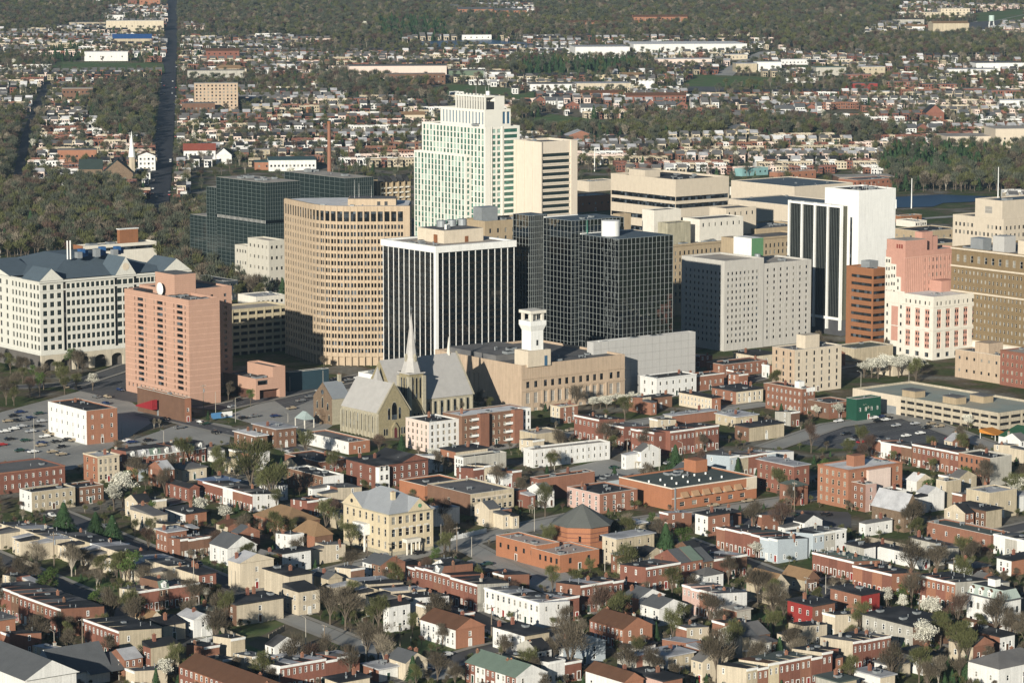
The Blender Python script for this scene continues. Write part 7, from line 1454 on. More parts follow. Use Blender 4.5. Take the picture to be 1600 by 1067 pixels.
fb = [('tan brick apartment slab with a grid of balconies beside the long avenue', 304, 372, 174, 131, 16, TANW, 'gravel', (11, 8), ap), ('long low brown building at the foot of the tan apartment slab', 284, 336, 178, 162, 16, brn, 'grey', (8, 1), ob), ('grey roofed long hall above the tan apartment slab', 293, 383, 122, 111, 20, 'grey', 'grey', (8, 1), wh),
      ('brick block with an orange front right of the avenue', 322, 374, 97, 80, 20, brd, 'brown', (6, 2), ob), ('brick school block with pale pilasters left of the white steeple', 90, 151, 254, 235, 16, 'orange brick', 'grey', (5, 1), 'school'), ('wide brick building with a grey roof left of the avenue', 97, 145, 158, 139, 20, brn, 'gravel', (8, 2), ob),
      ('white modern building left of the cemetery meadow', 132, 200, 96, 82, 22, 'white', 'white', (4, 1), ob), ('long tan commercial building left of the avenue top', 166, 256, 50, 33, 22, 'cream', 'silver', (10, 1), 'shop'), ('upper white block on the long tan commercial building site', 168, 193, 33, 24, 14, 'white', 'grey', (4, 1), 'shop'),
      ('tan low building left of the long commercial building', 108, 165, 45, 36, 22, 'tan', 'gravel', (7, 1), 'shop'), ('small red brick block at the top by the avenue', 200, 214, 11, 1, 14, brd, 'grey', (2, 2), ob), ('wide orange brick block at the top by the avenue', 218, 250, 12, 0, 18, 'orange brick', 'gravel', (5, 2), ob), ('white tower block at the top edge', 146, 156, 10, -8, 12, 'white', 'white', (2, 3), ob),
      ('long pink brown warehouse wall with a grey roof beyond the tree belt', 546, 698, 124, 104, 40, 'pale pink', 'grey', (0, 0), wh), ('dark brick factory front below the long pink warehouse', 602, 696, 133, 116, 14, brn, 'grey', (14, 2), 'factory'), ('green sided hall right of the long pink warehouse', 700, 758, 122, 111, 26, mat('dull green siding', (.12, .16, .11)), 'grey', (0, 0), wh), ('white hall with a grey roof right of the green sided hall', 759, 798, 124, 113, 26, 'white', 'grey', (4, 1), wh),
      ('brick low building left of the long pink warehouse', 470, 512, 123, 115, 18, brd, 'gravel', (4, 1), ob), ('long brick apartment range on the hill top', 716, 770, 27, 15, 16, 'orange brick', 'slate', (10, 3), ap), ('right hand brick apartment range on the hill top', 773, 823, 29, 17, 16, 'orange brick', 'slate', (10, 3), ap), ('cream end block left of the hill top apartment range', 704, 716, 19, 10, 14, 'cream', 'slate', (2, 2), ap),
      ('white club house above the blue reservoir', 722, 768, 63, 55, 14, 'white', 'grey', (5, 1), ob), ('big white warehouse box right of the reservoir', 899, 984, 92, 74, 60, 'white', 'silver', (0, 0), wh), ('cream lean to at the foot of the white warehouse box', 921, 955, 91, 84, 10, 'cream', 'gravel', (6, 1), wh), ('very long white factory with a pale roof', 990, 1167, 84, 70, 90, 'white', 'white', (0, 0), 'factory'),
      ('pink long shed below the white factory', 1028, 1112, 104, 93, 30, 'pale pink', 'silver', (8, 1), wh), ('tan shed with a white half right of the highway curve', 1150, 1183, 114, 100, 24, 'tan', 'silver', (0, 0), wh), ('white shed joined to the tan shed by the highway', 1183, 1221, 113, 98, 24, 'white', 'white', (0, 0), wh), ('low white depot at the left of the meadow', 828, 900, 143, 132, 36, 'white', 'grey', (6, 1), wh), ('long pale roofed depot by the storage tanks', 900, 986, 142, 131, 34, 'cream', 'silver', (10, 1), wh),
      ('yellow and dark depot behind the storage tanks', 935, 968, 124, 117, 16, 'yellow brick', 'black', (4, 1), wh), ('brown roofed depot behind the storage tanks', 970, 1005, 124, 118, 16, 'cream', 'tan', (4, 1), wh), ('long red brick terrace block in front of the depot', 980, 1072, 162, 150, 14, brd, 'brown', (20, 2), ap), ('red roofed brick apartments on the wooded slope', 880, 974, 45, 36, 16, 'orange brick', 'brown', (14, 2), ap), ('brick apartments with three blocks on the wooded slope', 990, 1074, 41, 27, 16, 'orange brick', 'brown', (12, 3), ap),
      ('low cream building among the upper woods', 1105, 1172, 57, 51, 24, 'cream', 'grey', (8, 1), ob), ('cream hospital block on the right hill', 1428, 1470, 28, 20, 24, 'cream', 'gravel', (8, 2), ob), ('taller cream hospital block on the right hill', 1470, 1515, 27, 14, 24, 'cream', 'gravel', (8, 3), ob), ('tan store block beside the asphalt yard', 1458, 1514, 51, 37, 30, 'tan', 'tan', (0, 0), 'store'), ('dark roofed sheds left of the tan store block', 1402, 1444, 40, 31, 24, 'grey', 'black', (4, 1), 'store'),
      ('pale shed behind the asphalt yard', 1410, 1445, 48, 42, 18, 'white', 'tan', (3, 1), 'store'), ('pink brown store at the right edge', 1568, 1610, 59, 49, 24, 'tan', 'gravel', (0, 0), 'store'), ('bright red building right of the meadow', 1324, 1371, 141, 131, 18, 'bright red', 'grey', (0, 0), 'store'), ('brick sign block by the right hand depot', 1312, 1321, 77, 68, 8, 'orange brick', 'gravel', (1, 2), ob),
      ('low white depot left of the bright red building', 1228, 1282, 130, 123, 18, 'white', 'gravel', (6, 1), wh), ('yellow bus depot by the meadow', 1260, 1332, 101, 94, 14, 'cream', 'white', (6, 1), wh), ('tan block right of the yellow depot', 1345, 1383, 120, 105, 20, 'tan', 'silver', (4, 2), ob), ('white plant with a flat roof at the right edge', 1525, 1600, 112, 99, 40, 'white', 'grey', (4, 1), wh), ('long tan plant at the right edge', 1555, 1650, 232, 202, 40, BEIGE, 'gravel', (10, 1), ob), ('cream wing of the long tan plant', 1480, 1556, 230, 214, 40, BEIGE, 'gravel', (5, 1), ob),
      ('white houses block below the dark roofed church', 1360, 1398, 202, 191, 12, 'white', 'black', (8, 2), ap), ('second white houses block below the dark roofed church', 1402, 1432, 198, 191, 12, 'white', 'black', (6, 2), ap), ('grey long brick terrace at the far right', 1502, 1540, 150, 139, 14, brd, 'grey', (10, 2), ap), ('brick terrace left of the far right terrace', 1320, 1362, 128, 117, 14, brd, 'grey', (10, 2), ap), ('tan school with a low roof right of the white tower', 1312, 1400, 292, 278, 30, brn, 'gravel', (6, 1), ob),
      ('low teal roofed school left of the tall brick chimney', 420, 494, 268, 251, 40, 'white', mat('teal roof', (.05, .10, .10), var=.1), (12, 1), 'school'), ('orange fronted wing of the teal roofed school', 398, 424, 266, 254, 24, 'orange brick', mat('teal roof', 0), (2, 1), 'school'), ('tan house with an orange roof left of the white stepped tower', 626, 664, 190, 180, 16, 'cream', 'tan', (6, 1), hs_), ('tan flat building above the teal roofed school', 396, 422, 248, 235, 20, 'tan', 'gravel', (4, 2), ob), ('white and yellow low depot above the meadow', 1220, 1268, 102, 94, 20, 'white', 'white', (8, 1), wh), ('grey green barn right of the yellow depot', 1275, 1322, 119, 106, 30, 'grey', 'green', (5, 1), wh), ('long grey roofed brick row right of the bright red building', 1384, 1440, 137, 128, 14, brd, 'grey', (14, 2), ap), ('second long grey roofed brick row at the far right', 1441, 1503, 141, 132, 14, brd, 'grey', (14, 2), ap), ('third long grey roofed brick row at the far right edge', 1546, 1620, 152, 142, 14, brd, 'grey', (14, 2), ap),
      ('white low plant below the far right brick rows', 1562, 1620, 169, 158, 26, 'white', 'white', (8, 1), wh), ('cream strip of shops below the bright red building', 1366, 1398, 152, 144, 18, 'cream', 'white', (7, 1), 'shop'), ('long pale roofed depot above the far right woods', 1480, 1560, 118, 109, 30, 'white', 'silver', (8, 1), wh), ('low white depot right of the reservoir shore', 842, 892, 84, 77, 24, 'white', 'white', (6, 1), wh), ('long orange brick range behind the gabled park houses', 905, 975, 154, 146, 14, 'orange brick', 'brown', (16, 2), ap), ('pale hall below the long white factory at its right end', 1130, 1168, 94, 86, 24, 'cream', 'silver', (6, 1), wh), ('brick block on the slope above the chimney', 553, 572, 163, 154, 14, brd, 'grey', (3, 2), ob)]
for lab, xl, xr, yb, yt, dep, wl, rf, wn, ct in fb: fbld(lab, xl, xr, yb, yt, dep, wl, rf, wn, 'gu' if rf in ('slate', 'tan', 'brown') else 'flat', cat=ct, name={'church': 'church', hs_: 'house', 'school': 'school', wh: 'warehouse', ap: 'apartment_block', 'factory': 'factory', 'store': 'store', 'shop': 'shop'}.get(ct, 'office_building'))
REDR = mat('dark red tile', (.22, .06, .04), var=.15)
fbld('white church hall with a dark red gabled roof right of the avenue', 287, 337, 250, 236, 14, 'white', REDR, (7, 1), 'gu', 6, 'church_hall', ch_, (1.2, 3)); fbld('white gabled house right of the red roofed church hall', 338, 362, 257, 243, 20, 'white', 'grey', (2, 1), 'gw', 6, 'house', hs_)
fbld('blue roofed brick school beside the avenue', 176, 237, 72, 61, 26, 'tan', mat('bright blue roof', (.02, .075, .22), var=.1), (10, 1), 'gu', 6, 'school', 'school'); fbld('dark green gabled church below the steeple', 124, 160, 282, 265, 14, STONED, mat('dark green slate', (.03, .045, .04)), (4, 1), 'gu', 8, 'stone_church', ch_); fbld('taller dark gabled church nave beside the steeple', 160, 208, 286, 272, 30, STONED, mat('dark green slate', 0), (2, 1), 'gw', 11, 'stone_church', ch_)
fbld('tall white house with an orange ground floor right of the steeple', 216, 243, 268, 244, 14, 'white', 'brown', (4, 3), 'gw', 3, 'house', hs_); fbld('tan gabled hall with an orange roof by the avenue', 334, 385, 115, 108, 16, 'cream', 'tan', (5, 1), 'hip', 4, 'hall', 'hall'); fbld('dark roofed gabled church at the far right', 1447, 1475, 190, 177, 18, brd, 'black', (3, 1), 'gw', 8, 'church', ch_)
fbld('orange roofed pavilion on the park slope', 987, 1001, 197, 192, 10, 'tan', 'green', (0, 0), 'hip', 3, 'pavilion', 'pavilion'); fbld('tan house with a hipped grey roof in the park', 1138, 1172, 210, 202, 18, 'yellow brick', 'slate', (5, 1), 'hip', 4, 'house', hs_); fbld('wide pale roofed hall right of the beige slab tower', 886, 930, 222, 213, 26, 'brick', 'silver', (4, 1), 'gw', 5, 'hall', 'hall')
b = B('white_steeple', 'slim white church steeple beside the dark gabled church', 'steeple', 206, 284, 202, 211, 246); MB().box(0, b.Lr, 0, b.Ll, 0, b.h).build('tower', BK['cream'], b.root); cx, cy = b.Lr / 2, b.Ll / 2; MB().tube((cx, cy, b.h), (cx, cy, b.z(205)), 3.0, .05, 8).build('spire', WHITE, b.root)
b = B('brick_chimney', 'very tall slim red brick factory chimney left of the white stepped tower', 'chimney', 514, 300, 511, 518, 190); MB().tube((1.6, 1.6, 0), (1.6, 1.6, b.h - 2), 1.9, 1.2, 14).build('shaft', BK['brick'], b.root); MB().tube((1.6, 1.6, b.h - 2), (1.6, 1.6, b.h), 1.5, 1.5, 14).build('cap', BRNB, b.root)
b = B('brick_stack', 'short square orange brick stack among far houses', 'chimney', 481, 184, 479, 486, 169); MB().box(0, b.Lr, 0, b.Ll, 0, b.h).build('shaft', ORB, b.root); MB().box(-.3, b.Lr + .3, -.3, b.Ll + .3, b.h, b.h + .8).build('cap', BRNB, b.root)
for k in range(4): x, y, z = G(1000 + k * 6.2, 140); t = empty('storage_tank', (x, y, z), 0, 'white upright storage tank in the row of four by the depot', 'tank', 'white storage tanks'); MB().cyl(0, 0, 0, 9, 3.4, 16).build('shell', WHITE, t); MB().tube((0, 0, 9), (0, 0, 10.6), 3.4, .3, 16).build('top', WHITE, t)
x, y, z = G(1549, 46); t = empty('water_tower', (x, y, z), 0, 'pale green water tower on the right hill', 'water tower'); MB().cyl(0, 0, 12, 20, 4, 14).build('tank', mat('pale green paint', (.45, .55, .5)), t); [MB().tube((4 * sx, 4 * sy, 0), (2.6 * sx, 2.6 * sy, 13), .4, .4, 6).build('leg', WHITE, t) for sx in (-1, 1) for sy in (-1, 1)]
# gabled brick houses with white fronts along the park
for k, (xl, xr, yb, yt) in enumerate([(836, 852, 165, 157), (853, 872, 165, 158), (872, 880, 172, 158), (884, 906, 172, 165), (908, 930, 178, 169), (930, 948, 180, 170), (1012, 1022, 174, 162), (1023, 1040, 172, 165), (1041, 1056, 172, 165), (1057, 1074, 172, 165), (1212, 1240, 178, 171), (1243, 1258, 177, 168), (1260, 1276, 176, 169), (1277, 1284, 178, 166), (1410, 1432, 208, 201), (1433, 1450, 207, 200), (1452, 1472, 206, 200), (1500, 1514, 186, 178), (1556, 1574, 184, 178), (1540, 1556, 190, 182)]):
    fbld('gabled house in a row along the far park edge', xl, xr, yb, yt, 11, 'white' if k % 3 else brd, 'slate', (4, 2), 'gw' if k % 3 == 0 else 'gu', 4, 'gabled_house', hs_, group='gabled houses along the far park')
# ---------------------------------------------------------------- rows of far houses and the woods between them
WOODS = [[(-60, 292), (60, 300), (110, 292), (190, 300), (240, 335), (330, 330), (300, 405), (430, 425), (445, 470), (300, 470), (230, 400), (-60, 410)], [(-60, -20), (168, -20), (166, 24), (100, 46), (60, 50), (-60, 50)], [(275, -20), (705, -20), (705, 10), (840, 32), (840, 62), (650, 62), (600, 72), (450, 62), (330, 47), (275, 40)],
         [(830, -20), (1430, -20), (1395, 30), (1330, 62), (1240, 66), (840, 62)], [(1200, 64), (1330, 62), (1620, 56), (1620, 92), (1380, 92), (1320, 84), (1230, 80)], [(800, 96), (1012, 98), (1000, 116), (830, 124), (790, 120)], [(470, 118), (545, 122), (700, 136), (700, 166), (570, 158), (500, 142)],
         [(800, 172), (900, 186), (1130, 190), (1160, 214), (1000, 224), (800, 214)], [(1160, 186), (1400, 206), (1420, 220), (1160, 214)], [(1370, 262), (1400, 236), (1620, 240), (1620, 310), (1395, 304)], [(105, 144), (262, 140), (258, 222), (160, 215)], [(-20, 190), (60, 170), (60, 215), (30, 290), (-20, 290)]]
EVER = [[(590, 35), (700, 36), (700, 62), (595, 64)], [(800, 98), (1000, 100), (990, 114), (830, 122)], [(1380, 240), (1540, 245), (1540, 275), (1380, 280)], [(75, 75), (125, 75), (125, 100), (75, 100)], [(205, 80), (260, 80), (258, 96), (208, 96)], [(295, 85), (340, 85), (340, 102), (295, 102)]]
OPEN = [q for q in ROADS if q[0] != 'line' and q[0][1] < 345] + [[(1390, 300), (1570, 300), (1560, 335), (1380, 335)]]
LINES = [q for q in ROADS if q[0] == 'line' and min(q[1][1], q[2][1]) < 345]
def clear(x, y, px, py):
    if any(inside(px, py, q) for q in OPEN): return False
    for q in LINES:
        a, b = GG(q[1]), GG(q[2]); dx, dy = b[0] - a[0], b[1] - a[1]; t = max(0, min(1, ((x - a[0]) * dx + (y - a[1]) * dy) / (dx * dx + dy * dy)))
        if math.hypot(x - a[0] - dx * t, y - a[1] - dy * t) < q[3] + 1: return False
    return True
ca, sa = math.cos(R(AF)), math.sin(R(AF)); mm = MB(); fm = [BK['white'], BK['cream'], BK['red brick'], BK['brick'], BK['pale pink'], BK['tan'], BK['grey'], RBLK, RGRY, RSIL, RWHT, GL, RBRN]
near = []; far_rows = []
rr = random.Random(5); v = 1930.0
while v < 5200:
    k = -1400.0
    while k < 1400:
        n = rr.randrange(5, 16); w = 5.2; base = rr.choices([0, 1, 2, 3, 4, 5], [30, 18, 14, 15, 10, 13])[0]; roof = rr.choice([7, 7, 8, 8, 8, 9]); h = rr.uniform(5.4, 7); det = rr.random() < (.15 if v < 3000 else .4); gap = rr.uniform(6, 34)
        for i in range(n):
            lu = k + i * (w if not det else 11); x, y = lu * ca - v * sa, lu * sa + v * ca
            if abs(x) > y * .18 + 30: continue
            z = terr(x, y); px, py = proj(x, y, z)
            if py < 150 and (math.sin(x / 90 + v / 130) + math.sin(v / 77 - x / 150) < -.8 or px > 900 and rr.random() < .35): continue
            if py > 330 or py < 8 or any(inside(px, py, q) for q in WOODS) or not clear(x, y, px, py) or taken(x, y, 6): continue
            if (py > 262 and 285 < px < 960) or (py > 275 and px > 940 and px < 1420): continue
            far_rows.append((py, x, y, z, w if not det else 7, h + rr.uniform(-.3, .5), base if rr.random() < .7 else rr.randrange(6), roof if rr.random() < .6 else rr.choice([7, 8, 8, 9, 9, 10]), det, rr.random()))
        k += n * (w if not det else 11) + gap
    v += rr.choice([17, 24, 30, 38]) * (1 if v < 3200 else 1.35)
far_rows.sort(key=lambda q: -q[0])
HM = {}
def far_house(mb, w, h, c, rf, det, q, o=(0, 0, 0), d=9.5):
    X, Y, Z = o; T = lambda a, b, e: (X + a * ca - b * sa, Y + a * sa + b * ca, Z + e); i = len(mb.v)
    def f(pts, m): mb.face([T(*p) for p in pts], m)
    f([(0, 0, -2), (w, 0, -2), (w, 0, h), (0, 0, h)], c); f([(w, 0, -2), (w, d, -2), (w, d, h), (w, 0, h)], c); f([(0, d, -2), (0, 0, -2), (0, 0, h), (0, d, h)], c); f([(w, d, -2), (0, d, -2), (0, d, h), (w, d, h)], c)
    if det: f([(-.4, -.4, h), (w + .4, -.4, h), (w + .4, d / 2, h + 2.8), (-.4, d / 2, h + 2.8)], rf); f([(w + .4, d + .4, h), (-.4, d + .4, h), (-.4, d / 2, h + 2.8), (w + .4, d / 2, h + 2.8)], rf); f([(w, 0, h), (w, d, h), (w, d / 2, h + 2.7)], c); f([(0, d, h), (0, 0, h), (0, d / 2, h + 2.7)], c)
    else: f([(-.05, -.2, h), (w + .05, -.2, h), (w + .05, d, h - .5), (-.05, d, h - .5)], rf)
    if q > .35: e = w * .55; f([(0, -4.5, -2), (e, -4.5, -2), (e, -4.5, h - 1.6), (0, -4.5, h - 1.6)], c); f([(e, -4.5, -2), (e, 0, -2), (e, 0, h - 1.2), (e, -4.5, h - 1.6)], c); f([(0, 0, -2), (0, -4.5, -2), (0, -4.5, h - 1.6), (0, 0, h - 1.2)], c); f([(0, -4.6, h - 1.6), (e, -4.6, h - 1.6), (e, 0, h - 1.2), (0, 0, h - 1.2)], rf)
    y = -4.53 if q > .35 else -.03
    for z in (1.2, h - 2.9):
        for a in ((w * .12, w * .44) if q > .35 else (w * .14, w * .60)): f([(a, y, z), (a + w * (.24 if q <= .35 else .2), y, z), (a + w * (.24 if q <= .35 else .2), y, z + 1.6), (a, y, z + 1.6)], 11)
        if q > .35: f([(w * .68, -.03, z), (w * .9, -.03, z), (w * .9, -.03, z + 1.6), (w * .68, -.03, z + 1.6)], 11)
NMF = {0: 'white', 1: 'cream', 2: 'red brick', 3: 'brick', 4: 'pale pink', 5: 'tan'}; NMR = {7: 'black', 8: 'grey', 9: 'silver', 10: 'white'}
NEARN = 0
for py, x, y, z, w, h, c, rf, det, q in far_rows[:NEARN]:
    hk = round(h * 2) / 2; key = (w, hk, c, rf, det, q > .35)
    if key not in HM:
        mb = MB(); d_ = 9.5; far_house(mb, w, hk, 0, 1, det, q)
        for t in range(len(mb.m)): mb.m[t] = {0: 0, 1: 1, 11: 2}[mb.m[t]]
        HM[key] = (mb, fm[c], fm[rf])
        parts = {}
        for fi, f_ in enumerate(mb.f):
            nm = ('wall', 'roof', 'window')[mb.m[fi]]; p = parts.setdefault(nm, [] if nm == 'window' else MB())
            if nm == 'window': o = MB(); o.face([mb.v[t] for t in f_]); p.append(o.data('window', [GL]))
            else: p.face([mb.v[t] for t in f_])
        HM[key] = (parts['wall'].data('wall', [fm[c]]), parts['roof'].data('roof', [fm[rf]]), parts['window'])
    wl_, rf_, ws_ = HM[key]; side = 'left of the avenue' if proj(x, y, z)[0] < 265 else 'right of the avenue'
    t = empty('row_house', (x, y, z), 0, f'small {NMF[c]} house with {NMR[rf]} roof in the far rows {side}', 'house', f'{NMF[c]} houses with {NMR[rf]} roofs in the far rows {side}'); link('wall', wl_, t); link('roof', rf_, t)
    for me in ws_: link('window', me, t)
for py, x, y, z, w, h, c, rf, det, q in far_rows[NEARN:]: far_house(mm, w, h, c, rf, det, q, (x, y, z))
mm.build('distant_row_houses', fm, kind='stuff')
print('far houses', len(far_rows))
FH = set((int((q[1] + 3) // 8), int((q[2] - d_) // 8)) for q in far_rows for d_ in (-4, 4, 11))
pw, pn, pv = [], [], []
y = 1500.0
while y < 5900:
    st = 8.5 if y < 3000 else 10.5; x = -y * .19 - 40
    while x < y * .19 + 40:
        X, Y = x + rr.uniform(-st, st) * .5, y + rr.uniform(-st, st) * .5; x += st; Z = terr(X, Y); px, py = proj(X, Y, Z)
        if py < -14 or py > 480: continue
        wd = any(inside(px, py, q) for q in WOODS); ev = any(inside(px, py, q) for q in EVER)
        if not wd:
            p = .7 if py < 330 else .0
            if py > 262 and 300 < px: p = .10 if py < 330 else 0
            if py < 60: p = .5
            if rr.random() > p: continue
        if not clear(X, Y, px, py): continue
        if py > 300 and not wd: continue
        if not wd and (int(X // 8), int(Y // 8)) in FH: continue
        if taken(X, Y, 3 if wd else 2): continue
        cl = math.sin(X / 61 + 2 * math.sin(Y / 97)) + math.sin(Y / 143 + X / 210)
        ki = 5 if (ev and rr.random() < .8) or rr.random() < .05 else rr.choices([0, 1, 2, 3, 4, 6], [20, 36, 7 + 8 * (cl < -.6), 34 + 30 * (cl > .6), 9, 1.2 if not wd else .1])[0]
        s = rr.uniform(.8, 1.35) * (1.1 if wd else .85); (pv if (wd and py > 280) else pw if wd else pn).append((X, Y, Z - .3, s, rr.uniform(0, 6.28), ki))
    y += st
woods('valley_woods', pv); woods('hill_woods', pw); woods('neighbourhood_trees', pn); print('trees', len(pv), len(pw), len(pn))
# low bushes and saplings in the yards of the lower town
pb = []
while len(pb) < 2300:
    px, py = rr.uniform(-40, 1640), 640 + 460 * rr.random() ** .8; x, y, z = G(px, py)
    if taken(x, y, .3) or on_road(x, y): continue
    pb.append((x, y, -.4, rr.uniform(.16, .42), rr.uniform(0, 6.28), rr.choices([0, 2, 3, 4, 5], [22, 6, 40, 10, 14])[0]))
woods('undergrowth', pb)
# ---------------------------------------------------------------- cars, poles, lamps
CARC = {'black': (.012, .012, .014), 'silver': (.36, .37, .38), 'white': (.68, .68, .66), 'dark blue': (.015, .03, .09), 'red': (.30, .02, .02), 'dark green': (.02, .05, .035), 'grey': (.13, .135, .14), 'tan': (.32, .26, .18)}
TYRE = mat('tyre rubber', (.015, .015, .015)); CG = glass('car glass', (.01, .012, .015), .05)
def car_proto(col):
    pm = bpy.data.materials.new(col + ' car paint'); pm.use_nodes = True; p = pm.node_tree.nodes['Principled BSDF']; p.inputs['Base Color'].default_value = (*CARC[col], 1); p.inputs['Roughness'].default_value = .3; p.inputs['Coat Weight'].default_value = .5
    prof = [(-2.2, .45), (2.2, .45), (2.25, .75), (1.95, .92), (1.0, 1.0), (.45, 1.42), (-1.1, 1.45), (-1.75, 1.02), (-2.2, .98), (-2.27, .7)]; m = MB(); k = .84
    lo = [(x, -k, z) for x, z in prof]; hi = [(x, k, z) for x, z in prof]; ins = lambda pts, s: [(x, y * (1 if z < 1.05 else .84), z) for x, y, z in pts]
    lo, hi = ins(lo, 0), ins(hi, 0); n = len(prof)
    for i in range(n): j = (i + 1) % n; m.face([lo[i], hi[i], hi[j], lo[j]][::-1])
    m.face(lo[:4] + [lo[4], lo[5], lo[6], lo[7], lo[8], lo[9]]); m.face(hi[::-1]); body = m.data('body', [pm]); g = MB()
    for s in (-1, 1): g.face([(.85, s * .80, 1.03), (.42, s * .722, 1.37), (-1.05, s * .722, 1.39), (-1.6, s * .80, 1.05)][::-s])
    g.face([(.98, -.74, 1.03), (.98, .74, 1.03), (.5, .64, 1.40), (.5, -.64, 1.40)]); g.face([(-1.72, .74, 1.06), (-1.72, -.74, 1.06), (-1.16, -.64, 1.42), (-1.16, .64, 1.42)]); gl = g.data('glass', [CG]); wl = MB().tube((0, -.1, 0), (0, .1, 0), .32, .32, 10).data('wheel', [TYRE])
    lt = MB().box(0, .05, -.2, .2, -.08, .08).data('headlight', [mat('lamp glass', (.6, .6, .55), rough=.2)]); return body, gl, wl, lt
CARS = {c: car_proto(c) for c in CARC}
def car(col, x, y, ang, label, group=None):
    body, gl, wl, lt = CARS[col]; t = empty('parked_car', (x, y, .13), ang, label, 'car', group); link('body', body, t); link('glass', gl, t)
    for a in (-1.4, 1.4):
        for s in (-.78, .78): link('wheel', wl, t, (a, s, .32))
    for s in (-.6, .6): link('headlight', lt, t, (2.2, s, .68))
cr = random.Random(3)
LOTS = [('the lit lot left of the white walled block', [(22, 672), (40, 690), (58, 668), (70, 684), (30, 706), (52, 708), (75, 676), (95, 700), (20, 652), (44, 655), (96, 712), (12, 660), (34, 668), (48, 676), (64, 698), (82, 708), (38, 658), (8, 676), (15, 688), (66, 660), (88, 692), (30, 646), (60, 648)], R(A0)), ('the white walled block', [(78, 679), (84, 681), (106, 689), (116, 690), (66, 694)], R(A0)), ('the upper lot below the pale pavilion office', [(120, 628), (134, 630), (165, 632), (25, 659), (150, 622), (168, 622), (102, 607), (122, 608), (188, 611)], R(A0 + 90)), ('the curved lot', [(200, 691), (206, 693), (232, 690), (280, 670), (170, 688), (320, 664)], R(A0)),
        ('the lot left of the church', [(430, 652), (380, 655), (398, 652), (470, 628), (484, 622), (455, 640), (500, 612), (515, 606), (530, 600), (545, 596), (560, 592)], R(A0)), ('the dark lot at the right', [(1400, 667), (1416, 683), (1438, 679), (1310, 660), (1328, 690), (1350, 692), (1370, 690), (1390, 693), (1490, 690), (1468, 668), (1455, 664), (1365, 655), (1378, 653), (1388, 655), (1372, 660), (1384, 658), (1448, 670), (1430, 664), (1340, 684), (1322, 680)], R(A0)), ('the small car park by the long white block', [(960, 733), (1008, 733), (1015, 735), (1045, 726), (1003, 720), (870, 756), (812, 752), (806, 750)], R(A0)),
        ('the car park below the octagon hall', [(820, 905), (790, 900), (760, 884)], R(A0)), ('the dark car park behind the white-windowed row', [(1250, 815), (1270, 818), (1220, 812), (1195, 824), (1290, 806), (1240, 806)], R(A0 + 90))]
for where, sp, an in LOTS:
    for px, py in sp: c = cr.choice(['black', 'black', 'silver', 'white', 'dark blue', 'grey', 'tan', 'dark green']); x, y, z = G(px, py); car(c, x, y, an + (math.pi if cr.random() < .5 else 0) + cr.uniform(-.05, .05), f'{c} car parked in {where}', f'{c} cars parked in {where}')
for px, py, c, an, lab in ((537, 771, 'red', A0, 'red car below the bay tower of the brick institution'), (609, 1004, 'dark blue', A0, 'blue car on the grass drive above the shaded street'), (758, 1003, 'black', A0, 'black van like car beside the brown gabled building'), (1346, 693, 'red', A0, 'red car at the near edge of the dark lot'), (1372, 690, 'red', A0, 'second red car at the near edge of the dark lot by the brick row'), (1484, 688, 'red', A0, 'red car by the orange awning'), (3, 697, 'red', A0, 'red car at the left edge of the lit lot'), (655, 866, 'black', A0, 'black car in front of the school portico')): x, y, z = G(px, py); car(c, x, y, R(an), lab)
for a, b, n, off in (((0, 895), (290, 1004), 12, 4.2), ((90, 803), (330, 900), 10, 3.9), ((400, 925), (640, 867), 6, 4.6), ((640, 917), (760, 973), 7, 3.6), ((1080, 850), (1380, 960), 14, 3.8), ((1060, 963), (1460, 856), 10, 3.8), ((940, 820), (1240, 780), 7, 4.6), ((250, 650), (660, 758), 12, 4.2), ((340, 638), (600, 582), 9, 4.6), ((580, 727), (990, 662), 10, 4.2), ((600, 1062), (740, 1022), 4, 4.0)):
    P, Q = G(*a), G(*b); an = math.atan2(Q[1] - P[1], Q[0] - P[0])
    for k in range(n):
        if cr.random() < .2: continue
        t = (k + cr.uniform(.2, .8)) / n; s = cr.choice([-1, 1]); x, y = P[0] + (Q[0] - P[0]) * t - math.sin(an) * off * s, P[1] + (Q[1] - P[1]) * t + math.cos(an) * off * s
        if taken(x, y, 1.5): continue
        c = cr.choice(['black', 'silver', 'white', 'dark blue', 'grey', 'tan']); car(c, x, y, an + (math.pi if s > 0 else 0), f'{c} car parked along a street of the lower town', f'{c} cars parked along the lower town streets')
ac = MB(); pr = random.Random(8)                 # far traffic on the long avenue, a few specks each
P, Q = G(254, 330), G(267, 60)
for k in range(46):
    t = pr.random() ** 1.5; s = pr.choice([-8.6, -5, 4.6, 8.6]); x, y = P[0] + (Q[0] - P[0]) * t + s, P[1] + (Q[1] - P[1]) * t; c = pr.choice(['white', 'silver', 'black', 'grey', 'red']); body, gl, wl, lt = CARS[c]
    if on_road(x, y) or True: o = empty('parked_car', (x, y, terr(x, y) + .55), math.pi / 2, f'tiny {c} car on the long avenue', 'car', f'tiny {c} cars on the long avenue'); link('body', body, o); link('glass', gl, o)
WOOD = mat('pole wood', (.20, .16, .12), var=.2); PALEW = mat('pale pole', (.42, .39, .33), var=.15)
pole_m = MB().tube((0, 0, -.3), (0, 0, 11), .2, .13, 7).data('pole', [WOOD]); arm_m = MB().box(-1.3, 1.3, -.08, .08, 10.1, 10.3).data('crossarm', [WOOD]); tr_m = MB().cyl(.38, 0, 7.9, 9.1, .33, 10).data('transformer', [METAL]); ins_m = MB().cyl(0, 0, 10.3, 10.55, .06, 6).data('insulator', [WHITE])
